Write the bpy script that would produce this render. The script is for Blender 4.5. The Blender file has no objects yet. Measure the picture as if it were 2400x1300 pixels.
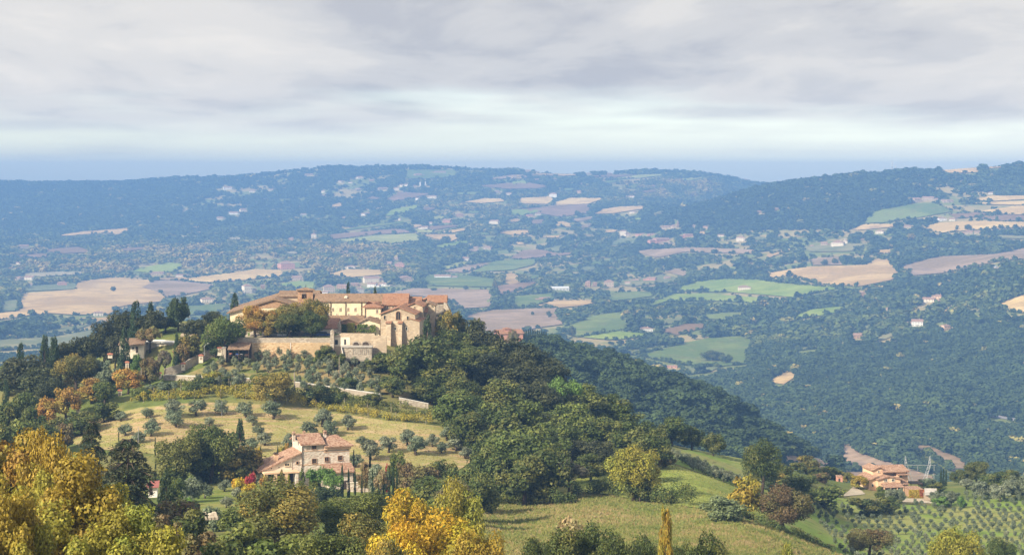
import bpy, math, random
import numpy as np
from mathutils import Vector, Matrix
from mathutils.geometry import delaunay_2d_cdt

# ------------------------------------------------------------------ camera, sky, sun, exposure
SC = bpy.context.scene
COL = SC.collection
F = 4478.0            # focal length in photo pixels (photo 2400 x 1300)
HOR = 420.0           # photo row of the true horizon
CZ = 300.0            # camera height above the datum
cam = bpy.data.cameras.new('camera'); camo = bpy.data.objects.new('camera', cam); COL.objects.link(camo)
camo.location = (0, 0, CZ); camo.rotation_euler = (math.radians(90), 0, 0)
cam.sensor_width = 36.0; cam.lens = F / 2400.0 * 36.0; cam.shift_y = -(650.0 - HOR) / 2400.0
cam.clip_start = 1.0; cam.clip_end = 60000.0
SC.camera = camo
SC.view_settings.view_transform = 'Standard'; SC.view_settings.look = 'None'
SC.view_settings.gamma = 1.0; SC.view_settings.use_curve_mapping = False
SC.view_settings.exposure = 0.82
SC.render.engine = 'CYCLES'
cy = SC.cycles
cy.use_denoising = True
try:
    cy.denoiser = 'OPENIMAGEDENOISE'; cy.denoising_input_passes = 'RGB_ALBEDO_NORMAL'; cy.denoising_prefilter = 'ACCURATE'
except Exception: pass
cy.max_bounces = 3; cy.diffuse_bounces = 1; cy.glossy_bounces = 1; cy.transmission_bounces = 2
cy.volume_bounces = 0; cy.transparent_max_bounces = 4
cy.use_adaptive_sampling = True; cy.adaptive_threshold = 0.025

SUN_DIR = Vector((-0.62, -0.56, 0.50)).normalized()   # towards the sun: over the left shoulder, veiled by cloud
sl = bpy.data.lights.new('sun', 'SUN'); sl.energy = 4.6; sl.angle = math.radians(5); sl.color = (1.0, 0.88, 0.69)
so = bpy.data.objects.new('sun', sl); COL.objects.link(so)
so.rotation_euler = SUN_DIR.to_track_quat('Z', 'Y').to_euler()

W = bpy.data.worlds.new('World'); SC.world = W; W.use_nodes = True
def world_sky():
    nt = W.node_tree; nt.nodes.clear(); N = nt.nodes.new; L = nt.links.new
    out = N('ShaderNodeOutputWorld'); bg = N('ShaderNodeBackground'); L(bg.outputs[0], out.inputs[0])
    bg.inputs[1].default_value = 1.0
    sky = N('ShaderNodeTexSky'); sky.sky_type = 'NISHITA'; sky.sun_disc = False
    sky.sun_elevation = math.asin(SUN_DIR.z); sky.sun_rotation = math.atan2(SUN_DIR.x, SUN_DIR.y)
    sky.air_density = 1.2; sky.dust_density = 0.6; sky.ozone_density = 2.0
    sc = N('ShaderNodeMix'); sc.data_type = 'RGBA'; sc.blend_type = 'MULTIPLY'; sc.inputs[0].default_value = 1
    L(sky.outputs[0], sc.inputs[6]); sc.inputs[7].default_value = (0.120, 0.128, 0.150, 1)
    tc = N('ShaderNodeTexCoord'); sx = N('ShaderNodeSeparateXYZ'); L(tc.outputs['Generated'], sx.inputs[0])
    def math_(op, a, b=None, clamp=False):
        m = N('ShaderNodeMath'); m.operation = op; m.use_clamp = clamp
        for i, v in enumerate((a, b)):
            if v is None: continue
            if isinstance(v, (int, float)): m.inputs[i].default_value = v
            else: L(v, m.inputs[i])
        return m.outputs[0]
    z = math_('MAXIMUM', sx.outputs[2], 0.0)
    den = math_('ADD', z, 0.085)
    px = math_('DIVIDE', sx.outputs[0], den); py = math_('DIVIDE', sx.outputs[1], den)
    cb = N('ShaderNodeCombineXYZ'); L(px, cb.inputs[0]); L(py, cb.inputs[1])
    def noise(scale, detail, rough, off, dist=0.0, sy=0.5):
        mp = N('ShaderNodeMapping'); L(cb.outputs[0], mp.inputs[0]); mp.inputs['Location'].default_value = off; mp.inputs['Scale'].default_value = (1, sy, 1)
        n = N('ShaderNodeTexNoise'); L(mp.outputs[0], n.inputs['Vector']); n.inputs['Scale'].default_value = scale
        n.inputs['Detail'].default_value = detail; n.inputs['Roughness'].default_value = rough; n.inputs['Distortion'].default_value = dist
        return n.outputs['Fac']
    def ramp(fac, pts):
        r = N('ShaderNodeValToRGB'); L(fac, r.inputs[0]); e = r.color_ramp.elements
        r.color_ramp.interpolation = 'EASE'
        while len(e) < len(pts): e.new(0.5)
        for el, (p, c) in zip(e, pts): el.position = p; el.color = (*c, 1)
        return r.outputs[0]
    n1 = noise(1.5, 7.0, 0.57, (3.3, 1.7, 0), 0.35)
    n2 = noise(0.75, 2, 0.5, (7.9, 4.2, 2))
    f = math_('ADD', math_('MULTIPLY', n1, 0.55), math_('MULTIPLY', n2, 0.45))
    cloud = ramp(f, [(0.36, (0.325, 0.328, 0.348)), (0.45, (0.408, 0.402, 0.400)), (0.52, (0.475, 0.458, 0.437)), (0.62, (0.535, 0.507, 0.470))])
    # cloud cover thins to bare sky low over the horizon, in streaks
    n3 = noise(0.7, 3, 0.5, (1.1, 9.7, 5), 0.0, 1.0)
    cov = math_('ADD', z, math_('MULTIPLY', math_('SUBTRACT', n3, 0.5), 0.055))
    mr = N('ShaderNodeMapRange'); mr.interpolation_type = 'SMOOTHSTEP'; L(cov, mr.inputs[0])
    mr.inputs[1].default_value = 0.012; mr.inputs[2].default_value = 0.044
    mix = N('ShaderNodeMix'); mix.data_type = 'RGBA'; L(mr.outputs[0], mix.inputs[0]); L(sc.outputs[2], mix.inputs[6]); L(cloud, mix.inputs[7])
    L(mix.outputs[2], bg.inputs[0])
world_sky()

# ------------------------------------------------------------------ numeric terrain
rng = np.random.default_rng(11)
random.seed(5)
def pchip(x, y, xi):
    x = np.asarray(x, float); y = np.asarray(y, float); xi = np.asarray(xi, float)
    h = np.diff(x); dl = np.diff(y) / h
    m = np.zeros(len(x))
    for i in range(1, len(x) - 1):
        if dl[i - 1] * dl[i] > 0:
            w1 = 2 * h[i] + h[i - 1]; w2 = h[i] + 2 * h[i - 1]
            m[i] = (w1 + w2) / (w1 / dl[i - 1] + w2 / dl[i])
    m[0] = dl[0]; m[-1] = dl[-1]
    k = np.clip(np.searchsorted(x, xi) - 1, 0, len(x) - 2)
    t = (xi - x[k]) / h[k]
    return ((1 + 2 * t) * (1 - t) ** 2 * y[k] + t * (1 - t) ** 2 * h[k] * m[k] + t * t * (3 - 2 * t) * y[k + 1] + t * t * (t - 1) * h[k] * m[k + 1])

# feature lines: column -> (depth in m, photo row) from the camera's feet to beyond the last crest
def far(*a): return list(a)
TAB = {
 -900: [(20,2600),(90,1750),(180,1480),(290,1300),(400,1200),(470,1110),(510,1060),(530,1050),(600,1060),(850,1150),(1000,1140),(1250,1050),(1600,1050),(2100,960),(2700,830),(3300,750),(4000,690),(4800,640),(5500,600),(6000,570),(6400,540),(6900,505),(7900,440),(8700,470)],
 0:    [(20,2600),(90,1700),(180,1440),(290,1270),(400,1150),(470,1015),(508,945),(530,915),(600,905),(850,1050),(1000,1080),(1250,1000),(1600,1020),(2100,950),(2700,825),(3300,755),(4000,697),(4800,645),(5500,598),(6000,565),(6400,540),(6900,500),(7900,433),(8700,465)],
 200:  [(20,2600),(90,1700),(180,1440),(290,1260),(400,1120),(470,985),(508,905),(528,880),(600,852),(850,1050),(1000,1080),(1250,1000),(1600,1020),(2100,950),(2700,825),(3300,755),(4000,697),(4800,645),(5500,595),(6000,560),(6400,535),(6900,495),(7900,430),(8700,465)],
 400:  [(20,2600),(90,1700),(180,1430),(290,1250),(400,1130),(475,950),(508,880),(530,795),(600,752),(850,1030),(1000,1080),(1250,1000),(1600,1020),(2100,950),(2700,825),(3300,755),(4000,697),(4800,643),(5500,590),(6000,555),(6400,530),(6900,490),(7900,424),(8700,460)],
 600:  [(20,2600),(90,1700),(180,1420),(290,1240),(400,1130),(478,948),(517,833),(523,791),(600,748),(850,1000),(1000,1080),(1250,950),(1600,1010),(2100,950),(2700,825),(3300,752),(4000,697),(4800,641),(5500,585),(6000,545),(6400,518),(6900,480),(7900,416),(8700,460)],
 780:  [(20,2600),(90,1720),(180,1430),(290,1240),(400,1145),(474,974),(517,833),(523,791),(600,752),(850,1000),(1000,1080),(1250,930),(1600,1000),(2100,950),(2700,825),(3300,748),(4000,692),(4800,635),(5500,580),(6000,538),(6400,510),(6900,472),(7800,400),(8700,460)],
 860:  [(20,2600),(90,1720),(180,1440),(290,1245),(400,1148),(472,980),(516,836),(523,806),(600,756),(850,1000),(1000,1080),(1250,920),(1600,1000),(2100,950),(2700,825),(3300,746),(4000,690),(4800,632),(5500,577),(6000,534),(6400,506),(6900,468),(7800,398),(8700,460)],
 1000: [(20,2600),(90,1740),(180,1450),(290,1250),(400,1155),(470,995),(508,905),(530,835),(600,790),(850,1000),(1000,1060),(1250,880),(1600,1000),(2100,950),(2700,825),(3300,745),(4000,688),(4800,628),(5500,572),(6000,530),(6400,500),(6900,462),(7800,396),(8700,450)],
 1200: [(20,2600),(90,1780),(200,1470),(295,1290),(400,1180),(465,1040),(510,950),(550,885),(620,872),(850,1000),(1000,930),(1250,800),(1600,1000),(2100,955),(2700,830),(3300,745),(4000,688),(4800,626),(5500,568),(5900,530),(6300,500),(6800,462),(7700,402),(8700,450)],
 1400: [(20,2600),(90,1820),(200,1480),(295,1300),(400,1166),(450,1090),(500,1015),(540,985),(620,1000),(850,1120),(1000,1020),(1250,838),(1600,1000),(2100,960),(2700,840),(3300,745),(4000,690),(4800,628),(5500,560),(5800,535),(6200,505),(6700,468),(7600,411),(8700,450)],
 1600: [(20,2600),(90,1850),(200,1490),(295,1310),(385,1180),(450,1100),(500,1062),(545,1048),(620,1060),(850,1200),(1000,1110),(1250,908),(1600,1060),(2100,965),(2700,850),(3300,750),(4000,690),(4600,618),(5100,560),(5500,515),(5800,488),(6500,497),(7600,404),(8700,450)],
 1800: [(20,2600),(90,1900),(200,1530),(290,1350),(350,1248),(440,1190),(505,1128),(560,1088),(630,1085),(850,1250),(1000,1180),(1250,1008),(1600,1100),(2100,968),(2700,848),(3250,768),(3850,690),(4500,606),(4950,545),(5350,485),(5650,437),(6500,520),(7800,434),(8700,460)],
 2000: [(20,2600),(90,1950),(200,1580),(300,1390),(380,1310),(480,1245),(545,1170),(590,1133),(650,1130),(850,1280),(1050,1230),(1250,1110),(1600,1122),(2100,970),(2700,842),(3200,755),(3750,682),(4350,602),(4850,532),(5250,468),(5600,415),(6500,520),(7800,455),(8700,460)],
 2200: [(20,2600),(90,1950),(200,1600),(300,1430),(390,1340),(490,1250),(560,1175),(600,1140),(660,1130),(900,1280),(1100,1240),(1300,1180),(1600,1130),(2100,972),(2650,842),(3150,742),(3650,672),(4250,602),(4750,525),(5200,455),(5600,399),(6500,520),(7800,460),(8700,460)],
 2400: [(20,2600),(90,1950),(200,1600),(300,1430),(390,1340),(500,1245),(570,1160),(620,1122),(680,1115),(900,1280),(1100,1240),(1300,1180),(1600,1130),(2100,985),(2600,838),(3050,715),(3500,622),(4100,600),(4700,520),(5200,450),(5600,388),(6500,520),(7800,460),(8700,460)],
 3300: [(20,2600),(90,1950),(200,1600),(300,1430),(390,1340),(500,1245),(570,1160),(620,1110),(680,1100),(900,1280),(1100,1240),(1300,1180),(1600,1130),(2100,990),(2600,840),(3050,720),(3500,640),(4100,585),(4700,505),(5200,430),(5600,370),(6500,520),(7800,460),(8700,460)],
}
CPX = np.array(sorted(TAB)); A = np.array([TAB[c] for c in sorted(TAB)], float)      # ncol, K, 2
K = A.shape[1]
GPX = np.concatenate([np.arange(-900, -60, 30), np.arange(-60, 2460, 9), np.arange(2460, 3301, 30)]).astype(float)
NS = 9
SS = np.linspace(0, K - 1, (K - 1) * NS + 1)
LD = np.stack([pchip(CPX, np.log(A[:, k, 0]), GPX) for k in range(K)], 1)
LP = np.stack([pchip(CPX, A[:, k, 1], GPX) for k in range(K)], 1)
D = np.exp(np.stack([pchip(np.arange(K), LD[i], SS) for i in range(len(GPX))]))
PY = np.stack([pchip(np.arange(K), LP[i], SS) for i in range(len(GPX))])
def vnoise(x, y, seed=0):
    xi = np.floor(x).astype(int); yi = np.floor(y).astype(int); fx = x - xi; fy = y - yi
    fx = fx * fx * (3 - 2 * fx); fy = fy * fy * (3 - 2 * fy)
    def h(a, b):
        n = (a * 374761393 + b * 668265263 + seed * 974711) & 0xffffffff
        n = ((n ^ (n >> 13)) * 1274126177) & 0xffffffff
        return ((n ^ (n >> 16)) & 0xffff) / 32767.5 - 1
    return (h(xi, yi) * (1 - fx) + h(xi + 1, yi) * fx) * (1 - fy) + (h(xi, yi + 1) * (1 - fx) + h(xi + 1, yi + 1) * fx) * fy
XG = (GPX[:, None] - 1200) / F * D
ZG = CZ - (PY - HOR) / F * D
amp_far = np.clip((D - 2500) / 1500, 0, 1)
ZG += amp_far * (9 * vnoise(XG / 420, D / 520, 1) + 5 * vnoise(XG / 170, D / 220, 2)) + np.clip((D - 900) / 300, 0, 1) * np.clip((2600 - D) / 600, 0, 1) * 5 * vnoise(XG / 120, D / 130, 3)
ZG += np.clip((D - 60) / 100, 0, 1) * 0.35 * vnoise(XG / 14, D / 14, 4)
PYG = HOR + (CZ - ZG) / D * F
RUN = np.minimum.accumulate(PYG, 1)
def ground_z(px, d):
    px = np.atleast_1d(np.asarray(px, float)); d = np.atleast_1d(np.asarray(d, float))
    px, d = np.broadcast_arrays(px, d)
    c = np.clip(np.searchsorted(GPX, px) - 1, 0, len(GPX) - 2); t = (px - GPX[c]) / (GPX[c + 1] - GPX[c])
    z = np.empty(len(px))
    order = np.argsort(c, kind='stable'); cs = c[order]
    b = np.searchsorted(cs, np.arange(len(GPX)))
    for i in np.unique(cs):
        ii = order[b[i]: b[i + 1] if i + 1 < len(b) else None]
        z[ii] = np.interp(d[ii], D[i], ZG[i]) * (1 - t[ii]) + np.interp(d[ii], D[i + 1], ZG[i + 1]) * t[ii]
    return z
def run_py(px, d):      # highest ground row in front of depth d, per column
    c = np.clip(np.searchsorted(GPX, px) - 1, 0, len(GPX) - 2); out = np.empty(len(px))
    for i in np.unique(c):
        m = c == i; out[m] = np.interp(d[m], D[i], RUN[i])
    return out
def vis_d(px, py, dmin=30, dmax=9000):
    """depth at which the ground seen at a photo point lies"""
    ds = np.geomspace(dmin, dmax, 700)
    z = ground_z(np.full(700, float(px)), ds); p = HOR + (CZ - z) / ds * F
    k = np.argmax(p <= py)
    if p[k] > py: return float(ds[np.argmin(p)])
    if k == 0: return float(ds[0])
    t = (p[k - 1] - py) / max(p[k - 1] - p[k], 1e-6)
    return float(ds[k - 1] * (1 - t) + ds[k] * t)
def at(px, py, d): return Vector(((px - 1200) / F * d, d, CZ - (py - HOR) / F * d))
def gnd(px, d): return Vector(((px - 1200) / F * d, d, float(ground_z(px, d)[0])))
def gpy(px, d): return HOR + (CZ - float(ground_z(px, d)[0])) / d * F
def inpoly(px, py, poly):
    r = np.zeros(len(px), bool); n = len(poly)
    for i in range(n):
        x0, y0 = poly[i]; x1, y1 = poly[(i + 1) % n]
        if y0 == y1: continue
        c = (y0 > py) != (y1 > py)
        r ^= c & (px < (x1 - x0) * (py - y0) / (y1 - y0) + x0)
    return r

# ------------------------------------------------------------------ materials
MATS = {}
def newmat(name):
    m = bpy.data.materials.new(name); m.use_nodes = True; nt = m.node_tree
    b = nt.nodes['Principled BSDF']; b.inputs['Roughness'].default_value = 0.85
    b.inputs['Specular IOR Level'].default_value = 0.2
    MATS[name] = m
    return m, nt, b
def _mix(nt, fac, a, b, mode='MIX'):
    n = nt.nodes.new('ShaderNodeMix'); n.data_type = 'RGBA'; n.blend_type = mode
    for i, v in ((0, fac), (6, a), (7, b)):
        if isinstance(v, (int, float)): n.inputs[i].default_value = v
        elif isinstance(v, tuple): n.inputs[i].default_value = (*v, 1)
        else: nt.links.new(v, n.inputs[i])
    return n.outputs[2]
def _noise(nt, vec, scale, detail=4, rough=0.55, mapping=None, dist=0.0):
    n = nt.nodes.new('ShaderNodeTexNoise'); n.inputs['Scale'].default_value = scale
    n.inputs['Detail'].default_value = detail; n.inputs['Roughness'].default_value = rough; n.inputs['Distortion'].default_value = dist
    if mapping is not None:
        mp = nt.nodes.new('ShaderNodeMapping'); nt.links.new(vec, mp.inputs[0])
        mp.inputs['Scale'].default_value = mapping[0]; mp.inputs['Rotation'].default_value = mapping[1]
        nt.links.new(mp.outputs[0], n.inputs['Vector'])
    else: nt.links.new(vec, n.inputs['Vector'])
    return n.outputs['Fac']
def _step(nt, v, lo, hi):
    m = nt.nodes.new('ShaderNodeMapRange'); m.interpolation_type = 'SMOOTHSTEP'
    nt.links.new(v, m.inputs[0]); m.inputs[1].default_value = lo; m.inputs[2].default_value = hi
    return m.outputs[0]
def _obj(nt): return nt.nodes.new('ShaderNodeTexCoord').outputs['Object']
def _pos(nt): return nt.nodes.new('ShaderNodeNewGeometry').outputs['Position']
def _bump(nt, b, h, strength, dist):
    n = nt.nodes.new('ShaderNodeBump'); n.inputs['Strength'].default_value = strength; n.inputs['Distance'].default_value = dist
    nt.links.new(h, n.inputs['Height']); nt.links.new(n.outputs[0], b.inputs['Normal'])

def ground_mat(name, c1, c2, c3, s1=0.02, s2=0.25, s3=1.5, stripe=None, thr=(0.42, 0.6), bump=0.3, streak=None, beyond=None):
    """two ground tones in patches, a third in flecks, optional rows (angle, period, colour, strength)"""
    m, nt, b = newmat(name); p = _pos(nt)
    a = _step(nt, _noise(nt, p, s1, 5), *thr)
    c = _mix(nt, a, c1, c2)
    f = _step(nt, _noise(nt, p, s2, 4, 0.65), 0.5, 0.68)
    c = _mix(nt, f, c, c3)
    if beyond:      # the drier country across the valley
        sy = nt.nodes.new('ShaderNodeSeparateXYZ'); nt.links.new(p, sy.inputs[0])
        c = _mix(nt, _step(nt, sy.outputs[1], 900, 2400), c, _mix(nt, _step(nt, _noise(nt, p, 0.009, 5), 0.45, 0.56), beyond[0], beyond[1]))
    if streak:      # swathes left by the mower: (scale along, scale across, angle, colour, amount)
        q = _noise(nt, p, 1.0, 4, 0.6, ((streak[0], streak[1], 1), (0, 0, streak[2])))
        st = nt.nodes.new('ShaderNodeMath'); st.operation = 'MULTIPLY'; st.inputs[1].default_value = streak[4]; nt.links.new(_step(nt, q, 0.45, 0.6), st.inputs[0])
        c = _mix(nt, st.outputs[0], c, streak[3])
    if stripe:
        ang, per, colr, st = stripe
        mp = nt.nodes.new('ShaderNodeMapping'); nt.links.new(p, mp.inputs[0]); mp.inputs['Rotation'].default_value = (0, 0, ang)
        w = nt.nodes.new('ShaderNodeTexWave'); nt.links.new(mp.outputs[0], w.inputs['Vector'])
        w.inputs['Scale'].default_value = 0.314 / per * 1.0; w.inputs['Distortion'].default_value = 1.5; w.inputs['Detail'].default_value = 2; w.inputs['Detail Scale'].default_value = 0.5
        ms = nt.nodes.new('ShaderNodeMath'); ms.operation = 'MULTIPLY'; ms.inputs[1].default_value = st; nt.links.new(w.outputs['Fac'], ms.inputs[0])
        c = _mix(nt, ms.outputs[0], c, colr)
    g = _noise(nt, p, s3, 4, 0.7)
    v = nt.nodes.new('ShaderNodeMapRange'); nt.links.new(g, v.inputs[0]); v.inputs[1].default_value = 0.3; v.inputs[2].default_value = 0.7; v.inputs[3].default_value = 0.78; v.inputs[4].default_value = 1.2
    cc = nt.nodes.new('ShaderNodeCombineXYZ')
    for i in range(3): nt.links.new(v.outputs[0], cc.inputs[i])
    c = _mix(nt, 1.0, c, cc.outputs[0], 'MULTIPLY')
    nt.links.new(c, b.inputs['Base Color']); b.inputs['Roughness'].default_value = 0.95; b.inputs['Specular IOR Level'].default_value = 0.05
    if bump: _bump(nt, b, g, bump, 0.3)
    return m

def leaf_mat():
    m, nt, b = newmat('foliage'); N = nt.nodes.new; L = nt.links.new
    oi = N('ShaderNodeObjectInfo')
    at_ = N('ShaderNodeAttribute'); at_.attribute_name = 'v'
    lb = N('ShaderNodeAttribute'); lb.attribute_name = 'lobe'
    ac = N('ShaderNodeAttribute'); ac.attribute_type = 'OBJECT'; ac.attribute_name = 'accent'
    k = _step(nt, lb.outputs['Fac'], 0.38, 0.85)
    kk = N('ShaderNodeMath'); kk.operation = 'MULTIPLY'; L(k, kk.inputs[0]); kk.inputs[1].default_value = 0.8
    c = _mix(nt, kk.outputs[0], oi.outputs['Color'], ac.outputs['Color'])
    h = N('ShaderNodeHueSaturation'); L(c, h.inputs['Color'])
    mr = N('ShaderNodeMapRange'); L(at_.outputs['Fac'], mr.inputs[0]); mr.inputs[3].default_value = 0.55; mr.inputs[4].default_value = 1.5
    L(mr.outputs[0], h.inputs['Value'])
    mh = N('ShaderNodeMapRange'); L(lb.outputs['Fac'], mh.inputs[0]); mh.inputs[3].default_value = 0.488; mh.inputs[4].default_value = 0.512
    L(mh.outputs[0], h.inputs['Hue'])
    L(h.outputs[0], b.inputs['Base Color']); b.inputs['Roughness'].default_value = 0.55; b.inputs['Specular IOR Level'].default_value = 0.25
    tr = N('ShaderNodeBsdfTranslucent'); L(h.outputs[0], tr.inputs[0])
    ms = N('ShaderNodeMixShader'); ms.inputs[0].default_value = 0.28
    L(b.outputs[0], ms.inputs[1]); L(tr.outputs[0], ms.inputs[2]); L(ms.outputs[0], nt.nodes['Material Output'].inputs[0])
    return m
def wood_mat():
    """crowns of the distant woods; tree tone follows place, with sun and cloud shade painted in"""
    m, nt, b = newmat('woodland_foliage'); N = nt.nodes.new; L = nt.links.new
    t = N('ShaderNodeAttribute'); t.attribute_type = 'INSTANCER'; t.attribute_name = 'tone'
    r = N('ShaderNodeAttribute'); r.attribute_type = 'INSTANCER'; r.attribute_name = 'rnd'
    v = N('ShaderNodeAttribute'); v.attribute_name = 'v'
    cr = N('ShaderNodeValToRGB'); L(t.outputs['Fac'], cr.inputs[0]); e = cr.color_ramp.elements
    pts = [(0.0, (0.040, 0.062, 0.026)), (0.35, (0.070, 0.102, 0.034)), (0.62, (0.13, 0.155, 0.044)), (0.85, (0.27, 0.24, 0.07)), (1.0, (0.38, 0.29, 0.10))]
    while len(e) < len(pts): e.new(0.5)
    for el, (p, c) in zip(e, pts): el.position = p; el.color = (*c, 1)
    h = N('ShaderNodeHueSaturation'); L(cr.outputs[0], h.inputs['Color'])
    s = N('ShaderNodeMath'); s.operation = 'ADD'; L(r.outputs['Fac'], s.inputs[0]); L(v.outputs['Fac'], s.inputs[1])
    mr = N('ShaderNodeMapRange'); L(s.outputs[0], mr.inputs[0]); mr.inputs[2].default_value = 2.0; mr.inputs[3].default_value = 0.62; mr.inputs[4].default_value = 1.42
    L(mr.outputs[0], h.inputs['Value']); L(h.outputs[0], b.inputs['Base Color'])
    b.inputs['Roughness'].default_value = 0.8; b.inputs['Specular IOR Level'].default_value = 0.1
    return m
def plain(name, c, rough=0.8, var=0.15, scale=3.0, metal=0.0, spec=0.2):
    m, nt, b = newmat(name); n = _noise(nt, _obj(nt), scale, 4, 0.6)
    lo = tuple(x * (1 - var) for x in c); hi = tuple(min(1, x * (1 + var)) for x in c)
    nt.links.new(_mix(nt, _step(nt, n, 0.3, 0.7), lo, hi), b.inputs['Base Color'])
    b.inputs['Roughness'].default_value = rough; b.inputs['Metallic'].default_value = metal; b.inputs['Specular IOR Level'].default_value = spec
    return m
def stone(name, a, b_, c, scale=2.2, blotch=0.18):
    """rubble masonry: stones of three tones in courses, mortar recessed, broad weathering"""
    m, nt, b = newmat(name); p = _obj(nt)
    mp = nt.nodes.new('ShaderNodeMapping'); nt.links.new(p, mp.inputs[0]); mp.inputs['Scale'].default_value = (1, 1, 1.9)
    v = nt.nodes.new('ShaderNodeTexVoronoi'); v.inputs['Scale'].default_value = scale; nt.links.new(mp.outputs[0], v.inputs['Vector'])
    sp = nt.nodes.new('ShaderNodeSeparateColor'); nt.links.new(v.outputs['Color'], sp.inputs[0])
    c1 = _mix(nt, _step(nt, sp.outputs[0], 0.3, 0.7), a, b_)
    c1 = _mix(nt, _step(nt, sp.outputs[1], 0.62, 0.8), c1, c)
    w = _step(nt, _noise(nt, p, blotch, 5, 0.6), 0.4, 0.65)
    c1 = _mix(nt, w, c1, tuple(x * 0.80 for x in a))
    d = _step(nt, v.outputs['Distance'], 0.28, 0.5)
    dd = nt.nodes.new('ShaderNodeMath'); dd.operation = 'MULTIPLY'; dd.inputs[1].default_value = 0.4; nt.links.new(d, dd.inputs[0])
    c1 = _mix(nt, dd.outputs[0], c1, tuple(x * 0.75 for x in b_))
    nt.links.new(c1, b.inputs['Base Color']); b.inputs['Roughness'].default_value = 0.95
    iv = nt.nodes.new('ShaderNodeMath'); iv.operation = 'SUBTRACT'; iv.inputs[0].default_value = 1; nt.links.new(v.outputs['Distance'], iv.inputs[1])
    _bump(nt, b, iv.outputs[0], 0.5, 0.12)
    return m
def tiles(name, a, b_, c, lichen=(0.25, 0.22, 0.16), lam=0.35):
    """clay pan tiles: tone from tile to tile, rows down the slope, lichen in patches"""
    m, nt, b = newmat(name); p = _obj(nt)
    v = nt.nodes.new('ShaderNodeTexVoronoi'); v.inputs['Scale'].default_value = 2.6; nt.links.new(p, v.inputs['Vector'])
    sp = nt.nodes.new('ShaderNodeSeparateColor'); nt.links.new(v.outputs['Color'], sp.inputs[0])
    c1 = _mix(nt, _step(nt, sp.outputs[0], 0.25, 0.75), a, b_)
    c1 = _mix(nt, _step(nt, sp.outputs[2], 0.7, 0.85), c1, c)
    li = _step(nt, _noise(nt, p, 0.45, 5, 0.65), 0.52, 0.72)
    l2 = nt.nodes.new('ShaderNodeMath'); l2.operation = 'MULTIPLY'; l2.inputs[1].default_value = lam; nt.links.new(li, l2.inputs[0])
    c1 = _mix(nt, l2.outputs[0], c1, lichen)
    w = nt.nodes.new('ShaderNodeTexWave'); nt.links.new(p, w.inputs['Vector']); w.inputs['Scale'].default_value = 1.3; w.inputs['Distortion'].default_value = 0.4
    c1 = _mix(nt, _step(nt, w.outputs['Fac'], 0.0, 0.5), tuple(x * 0.72 for x in a), c1)
    nt.links.new(c1, b.inputs['Base Color']); b.inputs['Roughness'].default_value = 0.9
    _bump(nt, b, w.outputs['Fac'], 0.6, 0.1)
    return m
FOL = leaf_mat(); WOOD = wood_mat()
BARK = plain('bark', (0.10, 0.075, 0.055), 0.95, 0.35, 6)
BARKL = plain('pale_bark', (0.33, 0.28, 0.22), 0.9, 0.3, 4)
CREAM = plain('cream_plaster', (0.72, 0.60, 0.42), 0.9, 0.10, 0.5)
CREAM2 = plain('pale_plaster', (0.74, 0.66, 0.53), 0.9, 0.10, 0.5)
PEACH = plain('peach_plaster', (0.74, 0.50, 0.33), 0.9, 0.10, 0.5)
PINKP = plain('pink_plaster', (0.58, 0.30, 0.23), 0.9, 0.1, 0.5)
WHITEP = plain('white_plaster', (0.80, 0.77, 0.72), 0.9, 0.06, 0.5)
GREYM = plain('galvanised_metal', (0.48, 0.49, 0.50), 0.45, 0.1, 3, 0.7, 0.5)
WHITEM = plain('white_paint', (0.80, 0.80, 0.79), 0.5, 0.05, 3)
GLASS = plain('window_glass', (0.025, 0.028, 0.035), 0.15, 0.2, 2, 0, 0.5)
SHUT = plain('grey_shutter', (0.34, 0.27, 0.20), 0.8, 0.15, 2)
DARKW = plain('dark_timber', (0.075, 0.055, 0.042), 0.85, 0.25, 3)
CONC = plain('weathered_concrete', (0.42, 0.39, 0.35), 0.95, 0.2, 0.8)
COPE = plain('white_coping', (0.64, 0.62, 0.58), 0.85, 0.08, 1.0)
ST_CH = stone('church_stone', (0.50, 0.40, 0.29), (0.60, 0.49, 0.36), (0.40, 0.30, 0.21), 1.5)
ST_FARM = stone('farmhouse_stone', (0.71, 0.60, 0.50), (0.79, 0.72, 0.63), (0.54, 0.38, 0.29), 2.0, 0.3)
ST_WALL = stone('rubble_wall_stone', (0.56, 0.40, 0.23), (0.64, 0.49, 0.31), (0.42, 0.26, 0.14), 1.7, 0.16)
ST_GREY = stone('grey_rubble_stone', (0.40, 0.34, 0.27), (0.50, 0.44, 0.36), (0.28, 0.22, 0.17), 1.7, 0.2)
BRICKM = stone('old_brick', (0.42, 0.25, 0.15), (0.50, 0.33, 0.21), (0.32, 0.18, 0.11), 3.0, 0.3)
T_OLD = tiles('old_roof_tiles', (0.29, 0.19, 0.125), (0.38, 0.26, 0.175), (0.20, 0.135, 0.095), lam=0.7)
T_NEW = tiles('terracotta_tiles', (0.36, 0.185, 0.115), (0.45, 0.265, 0.175), (0.27, 0.14, 0.095), lam=0.35)
T_FARM = tiles('mixed_roof_tiles', (0.40, 0.235, 0.16), (0.55, 0.38, 0.27), (0.26, 0.13, 0.085), lam=0.3)
T_FAR = tiles('far_roof_tiles', (0.40, 0.24, 0.17), (0.47, 0.31, 0.22), (0.32, 0.19, 0.14), lam=0.3)
REDT = plain('red_cap_tiles', (0.42, 0.17, 0.11), 0.85, 0.2, 3)
GRAVEL = plain('pale_gravel', (0.62, 0.53, 0.43), 0.95, 0.15, 0.6)
ROADM = plain('asphalt', (0.30, 0.28, 0.28), 0.9, 0.1, 0.05)

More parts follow.
